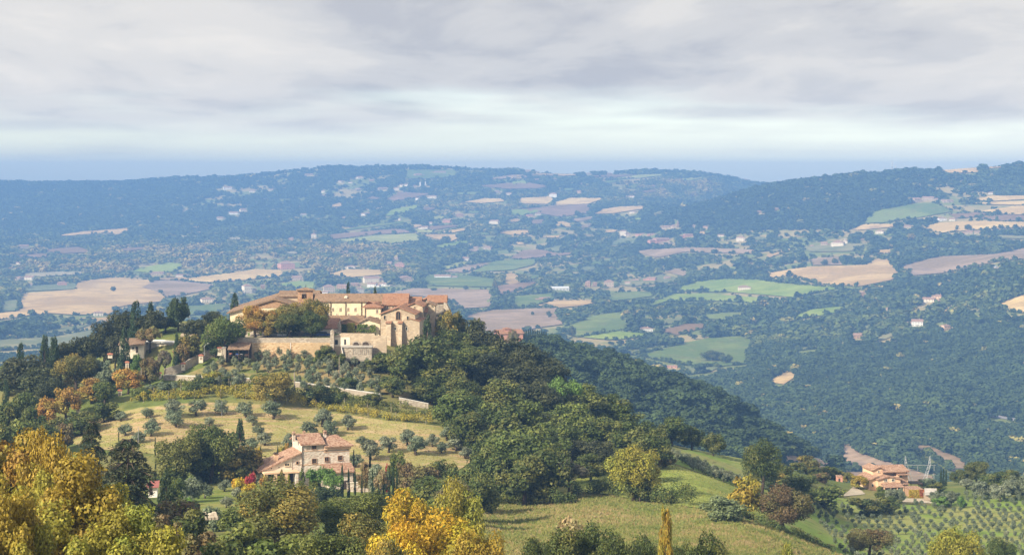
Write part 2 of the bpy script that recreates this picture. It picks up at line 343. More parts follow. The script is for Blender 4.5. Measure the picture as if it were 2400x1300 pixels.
# ------------------------------------------------------------------ object helpers
def mesh(name, v, f, mat=None, smooth=False):
    me = bpy.data.meshes.new(name)
    v = np.asarray(v, np.float32)
    if isinstance(f, np.ndarray):
        n, k = f.shape
        me.vertices.add(len(v)); me.vertices.foreach_set('co', v.ravel())
        me.loops.add(n * k); me.loops.foreach_set('vertex_index', f.astype(np.int32).ravel())
        me.polygons.add(n); me.polygons.foreach_set('loop_start', np.arange(0, n * k, k, dtype=np.int32))
        me.update(calc_edges=True)
    else:
        me.from_pydata([tuple(map(float, p)) for p in v], [], f); me.update()
    if mat is not None:
        for mm in (mat if isinstance(mat, (list, tuple)) else [mat]): me.materials.append(mm)
    if smooth: me.polygons.foreach_set('use_smooth', np.ones(len(me.polygons), bool))
    return me
def link(name, me, parent=None, loc=None):
    o = bpy.data.objects.new(name, me); COL.objects.link(o)
    if parent is not None: o.parent = parent
    if loc is not None: o.location = loc
    return o
def tag(o, label=None, cat=None, group=None, kind=None):
    if label: o['label'] = label
    if cat: o['category'] = cat
    if group: o['group'] = group
    if kind: o['kind'] = kind
    return o
def empty(name, loc, rz=0.0): 
    o = bpy.data.objects.new(name, None); COL.objects.link(o); o.location = loc; o.rotation_euler = (0, 0, rz); o.empty_display_size = 0.5
    return o
class MB:
    """collects simple solids into one mesh"""
    def __init__(s): s.v = []; s.f = []
    def add(s, v, f):
        n = len(s.v); s.v += [tuple(p) for p in v]; s.f += [tuple(i + n for i in q) for q in f]; return s
    def box(s, x0, x1, y0, y1, z0, z1):
        return s.add([(x0,y0,z0),(x1,y0,z0),(x1,y1,z0),(x0,y1,z0),(x0,y0,z1),(x1,y0,z1),(x1,y1,z1),(x0,y1,z1)],
                     [(0,3,2,1),(4,5,6,7),(0,1,5,4),(1,2,6,5),(2,3,7,6),(3,0,4,7)])
    def prism_y(s, poly, y0, y1):           # (x,z) outline, counter-clockwise seen from -y, pushed back along y
        n = len(poly); v = [(x, y0, z) for x, z in poly] + [(x, y1, z) for x, z in poly]
        return s.add(v, [tuple(range(n)), tuple(range(2 * n - 1, n - 1, -1))] + [((i + 1) % n, i, n + i, n + (i + 1) % n) for i in range(n)])
    def prism_x(s, poly, x0, x1):           # (y,z) outline pushed along x
        n = len(poly); v = [(x0, y, z) for y, z in poly] + [(x1, y, z) for y, z in poly]
        return s.add(v, [tuple(range(n - 1, -1, -1)), tuple(range(n, 2 * n))] + [(i, (i + 1) % n, n + (i + 1) % n, n + i) for i in range(n)])
    def hip(s, x0, x1, y0, y1, z0, zr, run, t=0.25):
        ym = (y0 + y1) / 2
        v = [(x0,y0,z0),(x1,y0,z0),(x1,y1,z0),(x0,y1,z0),(x0,y0,z0+t),(x1,y0,z0+t),(x1,y1,z0+t),(x0,y1,z0+t),(x0+run,ym,zr),(x1-run,ym,zr)]
        return s.add(v, [(0,3,2,1),(0,1,5,4),(1,2,6,5),(2,3,7,6),(3,0,4,7),(4,5,9,8),(6,7,8,9),(5,6,9),(7,4,8)])
    def tube(s, pts, rad, n=6):
        pts = [Vector(p) for p in pts]; rings = []; base = len(s.v)
        for i, p in enumerate(pts):
            t = (pts[min(i + 1, len(pts) - 1)] - pts[max(i - 1, 0)]).normalized()
            a = t.orthogonal().normalized() if abs(t.z) < 0.95 else Vector((1, 0, 0)); a = (a - t * a.dot(t)).normalized(); b = t.cross(a)
            for k in range(n):
                w = 2 * math.pi * k / n; s.v.append(tuple(p + (a * math.cos(w) + b * math.sin(w)) * rad[i]))
        for i in range(len(pts) - 1):
            for k in range(n):
                q = base + i * n + k; r = base + i * n + (k + 1) % n
                s.f.append((q, r, r + n, q + n))
        s.f.append(tuple(base + k for k in range(n - 1, -1, -1))); e = base + (len(pts) - 1) * n; s.f.append(tuple(e + k for k in range(n)))
        return s
    def build(s, name, mat, parent=None, loc=None, smooth=False):
        return link(name, mesh(name, s.v, s.f, mat, smooth), parent, loc)
# ------------------------------------------------------------------ the land
M_LAND = ground_mat('rough_grass', (0.14, 0.175, 0.05), (0.22, 0.205, 0.075), (0.11, 0.135, 0.04), 0.03, 0.15, 1.2, None, (0.45, 0.58), 0.3, None, ((0.20, 0.23, 0.07), (0.40, 0.32, 0.145)))
def build_ground():
    nc, ns = D.shape
    v = np.stack([XG, D, ZG], -1).reshape(-1, 3)
    i = np.arange(nc - 1)[:, None] * ns + np.arange(ns - 1)[None, :]
    f = np.stack([i, i + ns, i + ns + 1, i + 1], -1).reshape(-1, 4)
    o = link('ground', mesh('ground', v, f, M_LAND, True)); tag(o, kind='structure')
build_ground()

def sheet(name, poly, mat, lift=None, dmin=30, dmax=9000, step=12.0, ystep=5.0):
    """a piece of land: an outline seen in the photo, laid on the ground where it lies"""
    pts = []
    n = len(poly)
    for i in range(n):
        a = np.array(poly[i], float); b = np.array(poly[(i + 1) % n], float)
        m = max(1, int(max(abs(b[0] - a[0]) / step, abs(b[1] - a[1]) / ystep)))
        for k in range(m): pts.append(a + (b - a) * k / m)
    nb = len(pts)
    P = np.array(pts); x0, y0 = P.min(0); x1, y1 = P.max(0)
    gx, gy = np.meshgrid(np.arange(x0 + step / 2, x1, step), np.arange(y0 + ystep / 2, y1, ystep)); gx = gx.ravel(); gy = gy.ravel()
    k = inpoly(gx, gy, poly) if len(gx) else np.zeros(0, bool)
    allp = [Vector(p) for p in pts] + [Vector((a, b)) for a, b in zip(gx[k], gy[k])]
    vv, ee, ff, *_ = delaunay_2d_cdt(allp, [(i, (i + 1) % nb) for i in range(nb)], [list(range(nb))], 1, 1e-3)
    ds = np.array([vis_d(p[0], p[1], dmin, dmax) for p in vv]); px = np.array([p[0] for p in vv])
    z = ground_z(px, ds) + (0.12 + 0.00045 * ds if lift is None else lift)
    v = np.stack([(px - 1200) / F * ds, ds, z], -1)
    ff = [tuple(reversed(f)) if (vv[f[1]] - vv[f[0]]).cross(vv[f[2]] - vv[f[0]]) > 0 else tuple(f) for f in ff]
    o = link(name, mesh(name, v, ff, mat, True)); tag(o, kind='structure')
    return o
TAN = (0.56, 0.37, 0.15); TAN2 = (0.65, 0.455, 0.20); MAU = (0.36, 0.25, 0.135); BRN = (0.30, 0.19, 0.10)
def fm(name, c1, c2, c3, stripe=None): return ground_mat(name, tuple(x * 0.86 for x in c1), tuple(x * 1.08 for x in c2), c3, 0.008, 0.03, 0.12, stripe or (0.8, 16.0, tuple(x * 0.72 for x in c1), 0.35), bump=0)
FM = {  # brighter field tones also carry the sunlit effect as colour
 't': fm('stubble_field', TAN, TAN2, (0.43, 0.30, 0.17)),
 'T': fm('bright_stubble_field', (0.68, 0.47, 0.19), (0.74, 0.54, 0.23), (0.58, 0.40, 0.17)),
 'm': fm('ploughed_pale_field', MAU, (0.42, 0.30, 0.20), (0.30, 0.21, 0.16)),
 'b': fm('ploughed_field', BRN, (0.33, 0.21, 0.14), (0.22, 0.14, 0.10)),
 'g': fm('pasture', (0.16, 0.22, 0.055), (0.22, 0.26, 0.065), (0.20, 0.20, 0.07)),
 'G': fm('bright_pasture', (0.24, 0.33, 0.055), (0.31, 0.37, 0.07), (0.27, 0.29, 0.08)),
 'Y': fm('yellow_green_pasture', (0.38, 0.40, 0.12), (0.44, 0.43, 0.14), (0.32, 0.36, 0.11)),
 'd': fm('dry_pasture', (0.22, 0.23, 0.10), (0.30, 0.27, 0.13), (0.18, 0.20, 0.08)),
 'v': fm('vineyard_rows', (0.28, 0.30, 0.13), (0.33, 0.31, 0.15), (0.24, 0.26, 0.11), (0.9, 7.0, (0.07, 0.11, 0.05), 0.8)),
 'w': fm('pale_vineyard', (0.50, 0.43, 0.28), (0.55, 0.46, 0.30), (0.36, 0.34, 0.18), (1.4, 7.0, (0.22, 0.2, 0.1), 0.6)),
}
FIELDS = [
 ('t',[(126,555),(185,545),(250,540),(310,535),(280,552),(245,547),(175,553)]),
 ('b',[(100,588),(140,583),(190,580),(215,592),(140,596)]), ('b',[(30,600),(100,595),(120,602),(75,606)]),
 ('b',[(265,585),(330,580),(350,584),(300,589)]),
 ('G',[(305,637),(345,627),(390,617),(430,619),(422,630),(400,639),(350,640)]),
 ('w',[(55,640),(195,637),(195,644),(100,649),(60,647)]), ('t',[(220,636),(238,634),(238,639),(222,640)]),
 ('t',[(45,690),(175,680),(180,661),(270,651),(350,657),(355,665),(332,675),(375,687),(387,699),(375,708),(300,716),(275,722),(267,737),(175,739),(112,735),(0,750),(-40,752),(-40,738),(0,735),(45,730),(47,710)]),
 ('m',[(355,660),(400,658),(500,668),(490,680),(440,690),(390,699),(375,687),(334,675)]),
 ('T',[(442,653),(562,638),(600,632),(657,635),(665,642),(650,650),(612,654),(550,660),(500,663),(442,660)]),
 ('t',[(352,656),(430,650),(440,653),(440,660),(400,657)]),
 ('g',[(387,728),(440,718),(533,712),(538,722),(508,733),(443,740),(390,740)]),
 ('v',[(50,684),(60,672),(180,664),(178,679)]), ('v',[(0,706),(45,704),(42,728),(0,733)]),
 ('d',[(140,770),(200,762),(225,757),(175,775),(100,784),(60,786)]), ('t',[(0,786),(60,784),(50,792),(0,796)]),
 ('t',[(185,747),(265,745),(262,755),(225,758),(190,752)]),
 ('d',[(-40,800),(120,790),(240,770),(200,800),(100,815),(-40,825)]),
 ('g',[(945,420),(957,400),(1065,399),(1072,412),(1025,420)]),
 ('m',[(1145,420),(1200,411),(1228,411),(1240,417),(1162,422)]),
 ('b',[(1120,437),(1182,431),(1240,430),(1288,438),(1260,443),(1180,444)]),
 ('b',[(907,467),(932,451),(1010,455),(970,465),(925,473)]), ('g',[(905,462),(928,452),(930,456),(912,466)]),
 ('g',[(1050,453),(1135,451),(1120,457),(1080,458)]),
 ('T',[(1087,475),(1137,466),(1182,467),(1180,474),(1125,478)]),
 ('G',[(892,509),(922,492),(975,482),(982,487),(950,499),(920,506)]),
 ('b',[(985,487),(1030,489),(1000,495)]),
 ('g',[(795,542),(850,531),(945,520),(948,523),(875,533),(815,541)]),
 ('b',[(765,552),(900,540),(942,539),(970,546),(875,552),(780,562)]),
 ('Y',[(790,564),(875,553),(975,549),(987,557),(980,566),(912,572),(850,565),(817,568)]),
 ('t',[(990,552),(1025,550),(1072,552),(1075,560),(1057,567),(1025,563)]),
 ('T',[(1025,546),(1097,534),(1095,540),(1057,548)]), ('b',[(1000,533),(1060,528),(1080,531),(1010,541)]),
 ('t',[(1162,545),(1237,539),(1242,550),(1200,553)]), ('Y',[(970,541),(1015,541),(1015,546),(980,546)]),
 ('G',[(1012,580),(1050,569),(1112,565),(1087,574),(1037,581)]),
 ('T',[(762,645),(812,632),(900,634),(897,645),(825,651)]),
 ('G',[(640,668),(700,660),(742,662),(740,678),(700,677)]),
 ('g',[(985,653),(1015,643),(1100,648),(1165,655),(1165,674),(1060,672),(1000,670)]),
 ('m',[(910,690),(962,677),(1142,680),(1162,705),(1150,720),(1085,724),(1050,700)]),
 ('Y',[(1020,632),(1075,614),(1102,616),(1062,631)]),
 ('m',[(1035,637),(1137,616),(1150,620),(1087,640)]),
 ('g',[(1107,639),(1160,612),(1262,608),(1250,622),(1200,634)]),
 ('t',[(1180,645),(1200,640),(1222,650),(1218,664),(1195,668),(1178,662)]),
 ('b',[(1160,672),(1255,660),(1262,668),(1180,690),(1165,690)]),
 ('t',[(1232,411),(1287,405),(1365,411),(1325,414)]), ('t',[(1195,413),(1222,411),(1224,420),(1195,421)]),
 ('G',[(1200,427),(1230,425),(1240,431),(1200,434)]), ('b',[(1370,415),(1440,411),(1500,411),(1440,417)]),
 ('Y',[(1440,420),(1500,411),(1555,409),(1550,413),(1500,419)]), ('Y',[(1590,422),(1645,416),(1650,419),(1612,425)]),
 ('T',[(1215,466),(1287,462),(1300,468),(1282,480),(1225,479)]),
 ('T',[(1297,476),(1340,465),(1417,466),(1380,479),(1305,483)]),
 ('b',[(1220,493),(1300,483),(1380,480),(1387,500),(1312,510),(1275,503)]),
 ('G',[(1195,493),(1262,491),(1272,497),(1225,506),(1195,503)]),
 ('t',[(1390,503),(1412,492),(1450,486),(1512,484),(1507,491),(1437,502)]),
 ('G',[(1452,518),(1500,512),(1504,515),(1475,521)]), ('d',[(1520,505),(1552,494),(1556,498),(1532,505)]),
 ('T',[(1295,523),(1320,520),(1345,527),(1337,534),(1307,531)]),
 ('t',[(1265,557),(1317,552),(1307,559)]), ('m',[(1340,515),(1390,508),(1395,513),(1350,522)]),
 ('v',[(1425,573),(1450,560),(1500,559),(1487,571),(1450,577)]),
 ('m',[(1488,591),(1525,586),(1625,581),(1770,587),(1762,596),(1600,592),(1562,601),(1537,605)]),
 ('v',[(1267,586),(1317,575),(1310,592)]),
 ('b',[(1195,606),(1225,588),(1267,586),(1307,595),(1350,592),(1340,598),(1275,603),(1225,608)]),
 ('m',[(1560,638),(1587,631),(1622,640),(1600,648)]),
 ('d',[(1512,651),(1550,645),(1590,652),(1590,663),(1525,668),(1482,673),(1450,668)]),
 ('G',[(1575,682),(1625,662),(1700,655),(1770,656),(1830,665),(1972,676),(1900,690),(1860,698),(1800,693),(1700,685),(1640,685)]),
 ('G',[(1505,721),(1575,690),(1650,689),(1787,700),(1775,711),(1675,706),(1562,707),(1532,716)]),
 ('g',[(1422,706),(1437,687),(1500,684),(1535,687),(1525,696),(1450,705)]),
 ('g',[(1200,696),(1300,687),(1297,704),(1230,722),(1200,726)]),
 ('t',[(1240,723),(1297,705),(1420,705),(1360,718),(1305,723)]),
 ('m',[(1085,742),(1150,728),(1305,722),(1315,745),(1320,761),(1262,769),(1180,787),(1120,772)]),
 ('g',[(1305,774),(1350,757),(1375,742),(1462,732),(1458,752),(1480,762),(1460,773),(1352,792)]),
 ('G',[(1360,791),(1450,777),(1512,782),(1500,790),(1450,797),(1420,797)]),
 ('b',[(1542,776),(1612,759),(1675,762),(1625,776),(1587,786)]),
 ('g',[(1630,743),(1687,734),(1745,732),(1742,738),(1700,751),(1650,748)]), ('d',[(1540,763),(1562,750),(1610,745),(1610,757)]),
 ('g',[(1490,834),(1600,806),(1662,793),(1730,787),(1768,800),(1752,822),(1757,853),(1700,858),(1640,863),(1570,850)]),
 ('v',[(1590,858),(1687,861),(1662,873),(1612,878)]), ('d',[(1450,828),(1540,812),(1590,805),(1560,818),(1490,832)]),
 ('g',[(2025,523),(2045,497),(2125,482),(2190,477),(2235,497),(2150,512),(2072,523)]),
 ('t',[(1997,538),(2025,527),(2105,526),(2095,533),(2010,541)]),
 ('T',[(2165,533),(2200,523),(2300,519),(2440,523),(2440,533),(2325,537),(2262,542),(2210,547),(2175,541)]),
 ('T',[(2280,470),(2325,460),(2440,460),(2440,467),(2325,473)]),
 ('T',[(2265,478),(2325,475),(2440,471),(2440,483),(2325,481)]),
 ('T',[(2300,496),(2375,485),(2440,481),(2440,506),(2337,503)]),
 ('b',[(2290,511),(2350,505),(2440,507),(2440,521),(2325,518)]), ('b',[(2225,503),(2287,499),(2320,503),(2288,510),(2240,513)]),
 ('t',[(2202,397),(2295,394),(2292,406),(2225,407)]), ('t',[(2310,393),(2350,390),(2350,394),(2312,397)]),
 ('t',[(1798,641),(1887,627),(2032,622),(2050,607),(2082,610),(2110,645),(2087,658),(2012,673),(1912,666),(1857,648),(1798,652)]),
 ('m',[(2112,626),(2200,602),(2330,597),(2440,575),(2440,603),(2332,615),(2212,641),(2142,647),(2120,632)]),
 ('t',[(2040,588),(2132,582),(2100,590),(2075,596)]), ('t',[(1798,597),(1865,584),(1837,593),(1798,607)]),
 ('m',[(1900,608),(1962,602),(1975,622),(1905,623)]), ('d',[(2330,552),(2440,555),(2440,562),(2350,560)]),
 ('T',[(2337,718),(2370,700),(2440,680),(2440,738),(2362,731)]),
 ('G',[(1850,748),(1895,727),(2007,716),(1980,727),(1940,738),(1880,748)]),
 ('d',[(2045,793),(2107,777),(2095,788),(2070,798)]), ('t',[(2195,733),(2230,721),(2234,728),(2205,736)]),
 ('t',[(1800,896),(1850,867),(1867,882),(1837,902)]), ('d',[(1840,820),(1925,810),(1920,816),(1845,826)]),
 ('m',[(1965,1009),(1982,1017),(1995,1040),(2012,1060),(2075,1082),(2137,1102),(2200,1122),(2200,1135),(2040,1130),(1975,1108),(1965,1082),(1975,1040)]),
 ('m',[(1827,1066),(1917,1075),(1972,1102),(1900,1102),(1820,1085)]), ('g',[(1970,1083),(2050,1102),(1990,1106)]),
 ('m',[(2142,1042),(2175,1045),(2262,1080),(2285,1118),(2225,1102),(2162,1058)]),
 ('d',[(1810,598),(1830,585),(1800,585)]), ('d',[(1880,580),(1960,570),(2040,573),(2000,590),(1900,592)]),
]
FIELDS = [(k, [(x, y) for x, y in p]) for k, p in FIELDS]
fr = random.Random(19)
def patchwork(n, x0, x1, y0, y1, kinds):
    made = 0
    for _ in range(n * 12):
        if made >= n: break
        cx = fr.uniform(x0, x1); cy_ = fr.uniform(y0, y1); w = fr.uniform(14, 42); h = w * fr.uniform(0.13, 0.24); sl = fr.uniform(-0.22, 0.12)
        poly = [(cx - w / 2 + fr.uniform(-4, 4), cy_ + fr.uniform(-.3, .3) * h - sl * w / 2), (cx - w * fr.uniform(.1, .3), cy_ - h / 2 - sl * w * .2), (cx + w * fr.uniform(.1, .35), cy_ - h / 2 + sl * w * .2), (cx + w / 2, cy_ + sl * w / 2), (cx + w * fr.uniform(0, .25), cy_ + h / 2), (cx - w * fr.uniform(.1, .3), cy_ + h / 2 - sl * w * .2)]
        bad = any(min(p[0] for p in q) - 8 < cx + w / 2 and max(p[0] for p in q) + 8 > cx - w / 2 and min(p[1] for p in q) - 4 < cy_ + h / 2 and max(p[1] for p in q) + 4 > cy_ - h / 2 for _, q in FIELDS)
        if bad: continue
        FIELDS.append((fr.choice(kinds), poly)); made += 1
patchwork(34, 760, 1480, 440, 640, 'ttgdvmYb'); patchwork(18, 1480, 2400, 545, 650, 'tgdvmd'); patchwork(10, 480, 900, 560, 680, 'dtgwd'); patchwork(10, 1150, 1800, 640, 760, 'gdvd'); patchwork(8, 0, 480, 590, 740, 'tdwv'); patchwork(8, 1850, 2300, 690, 800, 'ddgv'); patchwork(8, 1200, 1560, 402, 450, 'tgmb')
for k, poly in FIELDS:
    sheet('field', poly, FM[k], dmin=900)

# ------------------------------------------------------------------ near ground
M_SLOPE = ground_mat('mown_slope', (0.42, 0.305, 0.165), (0.31, 0.285, 0.11), (0.47, 0.345, 0.20), 0.05, 0.35, 2.2, None, (0.42, 0.6), 0.3, (0.035, 0.42, 0.06, (0.27, 0.27, 0.085), 0.75))
M_CROP = ground_mat('cut_maize_field', (0.20, 0.24, 0.06), (0.245, 0.22, 0.08), (0.28, 0.27, 0.09), 0.05, 0.9, 3.5, None)
M_MEAD = ground_mat('meadow', (0.25, 0.30, 0.07), (0.32, 0.34, 0.09), (0.20, 0.24, 0.06), 0.06, 0.3, 2.0)
M_TERR = ground_mat('orchard_grass', (0.15, 0.18, 0.055), (0.26, 0.20, 0.095), (0.10, 0.14, 0.04), 0.12, 0.4, 2.0, (1.5, 6.0, (0.34, 0.25, 0.12), 0.5))
M_GROVE = ground_mat('grove_grass', (0.20, 0.28, 0.06), (0.28, 0.28, 0.10), (0.17, 0.23, 0.05), 0.035, 0.3, 2.0)
M_LAWN = ground_mat('garden_lawn', (0.16, 0.21, 0.05), (0.25, 0.24, 0.08), (0.12, 0.17, 0.04), 0.08, 0.4, 2.0)
M_SOIL = ground_mat('bare_soil', (0.16, 0.10, 0.06), (0.22, 0.15, 0.09), (0.12, 0.10, 0.05), 0.1, 0.5, 2.0)
M_YARD = ground_mat('gravel_yard', (0.46, 0.39, 0.30), (0.52, 0.45, 0.35), (0.36, 0.32, 0.22), 0.1, 0.5, 2.0)
def near(name, poly, mat, lift): sheet(name, poly, mat, lift, 60, 720, 14.0, 7.0)
near('meadow', [(120,1020),(170,1000),(250,973),(330,955),(420,946),(500,943),(600,946),(700,955),(800,970),(900,985),(1000,995),(1040,1000),(1070,1030),(1120,1075),(1060,1110),(900,1125),(760,1110),(640,1085),(560,1075),(440,1075),(330,1060),(200,1050)], M_SLOPE, 0.10)
near('garden', [(380,1075),(560,1077),(640,1088),(760,1113),(900,1127),(1040,1120),(980,1160),(860,1175),(700,1180),(640,1215),(520,1230),(440,1215),(380,1170)], M_LAWN, 0.09)
near('crop_field', [(1060,1185),(1150,1178),(1280,1180),(1370,1155),(1420,1162),(1500,1178),(1600,1188),(1690,1200),(1800,1235),(1900,1268),(1990,1310),(1980,1360),(1600,1360),(1300,1345),(1050,1330),(1000,1250)], M_CROP, 0.10)
near('meadow', [(1340,1150),(1365,1085),(1420,1090),(1500,1095),(1580,1090),(1640,1110),(1720,1140),(1790,1170),(1810,1215),(1700,1198),(1600,1186),(1500,1172),(1420,1158)], M_MEAD, 0.13)
near('orchard', [(430,880),(530,838),(640,834),(780,834),(860,838),(920,850),(950,890),(960,935),(890,922),(800,910),(690,897),(595,887),(480,883)], M_TERR, 0.08)
near('olive_grove', [(1800,1240),(1870,1180),(1960,1165),(2060,1180),(2180,1185),(2300,1165),(2440,1130),(2440,1360),(1990,1360),(1920,1290)], M_GROVE, 0.09)
near('olive_grove', [(1560,1060),(1650,1050),(1760,1065),(1800,1100),(1800,1165),(1720,1138),(1640,1108),(1570,1082)], M_GROVE, 0.11)
near('driveway', [(1880,1162),(1930,1157),(1985,1154),(2000,1140),(2020,1150),(2028,1158),(1960,1165)], M_YARD, 0.14)
near('driveway', [(2100,1168),(2165,1168),(2190,1180),(2110,1176)], M_YARD, 0.15)
near('courtyard', [(430,800),(500,793),(540,791),(640,790),(780,788),(780,778),(640,775),(480,780),(430,785)], M_YARD, 0.12)
near('forecourt', [(820,1130),(900,1124),(905,1134),(830,1141)], M_YARD, 0.15)

# ------------------------------------------------------------------ tree prototypes
def leaf_quads(P, Nn, size, g, aspect=0.6):
    """diamond leaves at P facing Nn"""
    n = len(P); Nn = Nn / np.linalg.norm(Nn, axis=1, keepdims=True)
    r = g.normal(size=(n, 3)); u = np.cross(Nn, r); u /= np.linalg.norm(u, axis=1, keepdims=True) + 1e-9; w = np.cross(Nn, u)
    s = (size * g.uniform(0.65, 1.35, n))[:, None]
    u = u * s; w = w * s * aspect
    v = np.stack([P - u, P - w + Nn * s * 0.12, P + u, P + w + Nn * s * 0.12], 1).reshape(-1, 3)
    f = np.arange(n * 4).reshape(n, 4)
    return v, f
def leafmesh(name, v, f, vv, lobe, mat=None):
    me = mesh(name, v, f, mat or FOL)
    a = me.attributes.new('v', 'FLOAT', 'FACE'); a.data.foreach_set('value', vv.astype(np.float32))
    a = me.attributes.new('lobe', 'FLOAT', 'FACE'); a.data.foreach_set('value', lobe.astype(np.float32))
    return me
def lobes_for(shape, g):
    """lobe centres and radii in a unit tree (height 1, spread 1)"""
    C = []; R = []
    if shape in ('round', 'oak', 'bush', 'olive', 'plane'):
        n = {'round': 30, 'oak': 40, 'bush': 18, 'olive': 19, 'plane': 46}[shape]
        zc, rz = {'round': (0.53, 0.47), 'oak': (0.53, 0.47), 'bush': (0.44, 0.56), 'olive': (0.55, 0.45), 'plane': (0.56, 0.44)}[shape]
        sq = 1 + 0.28 * g.uniform(-1, 1, 4)
        for i in range(n):
            d = g.normal(size=3); d /= np.linalg.norm(d)
            if d[2] < -0.85: d[2] *= -0.5
            r = g.uniform(0.10, 0.17) if shape != 'plane' else g.uniform(0.075, 0.125)
            if shape == 'olive': r = g.uniform(0.12, 0.19)
            if shape == 'bush': r = g.uniform(0.12, 0.2)
            az = math.atan2(d[1], d[0]); k = 1 + 0.14 * math.sin(az * 2 + sq[0] * 9) + 0.10 * math.sin(az * 3 + sq[1] * 11)
            q = g.uniform(0.72, 1.05) if i > n * 0.25 else g.uniform(0.2, 0.65)
            C.append((d[0] * (0.5 - r) * q * k, d[1] * (0.5 - r) * q * k, zc + d[2] * (rz - r * 0.8) * q)); R.append(r)
    elif shape == 'cypress':
        for i in range(46):
            z = g.uniform(0.03, 0.94); rr = 0.36 * min(1, (z / 0.10) ** 0.6) * max(0.06, (1 - z)) ** 0.55
            a = g.uniform(0, 6.283); C.append((math.cos(a) * rr * 0.8, math.sin(a) * rr * 0.8, z)); R.append(0.17 * (1 - 0.62 * z))
    elif shape == 'poplar':
        for i in range(40):
            z = g.uniform(0.08, 0.95); rr = 0.34 * min(1, (z / 0.2) ** 0.6) * max(0.08, (1 - z)) ** 0.4 * g.uniform(0.7, 1.1)
            a = g.uniform(0, 6.283); C.append((math.cos(a) * rr, math.sin(a) * rr, z)); R.append(g.uniform(0.13, 0.2) * (1 - 0.5 * z))
    elif shape == 'pine':
        for i in range(22):
            a = g.uniform(0, 6.283); q = math.sqrt(g.uniform(0, 1)) * 0.38
            C.append((math.cos(a) * q, math.sin(a) * q, 0.80 - q * 0.35 + g.uniform(-0.1, 0.06))); R.append(g.uniform(0.1, 0.16))
    elif shape == 'cone':
        for i in range(40):
            z = g.uniform(0.05, 0.93) ; rr = 0.42 * (1 - z) ** 0.85 * g.uniform(0.6, 1.05)
            a = g.uniform(0, 6.283); C.append((math.cos(a) * rr, math.sin(a) * rr, z)); R.append(0.15 * (1 - 0.7 * z))
    elif shape == 'spread':       # open crown of several upright tufts on bare limbs
        for i in range(24):
            a = g.uniform(0, 6.283); q = math.sqrt(g.uniform(0.05, 1)) * 0.40; z = 0.52 + 0.36 * (1 - (q / 0.42) ** 2) * g.uniform(0.5, 1.1)
            C.append((math.cos(a) * q, math.sin(a) * q, z)); R.append(g.uniform(0.07, 0.14))
    return np.array(C), np.array(R)
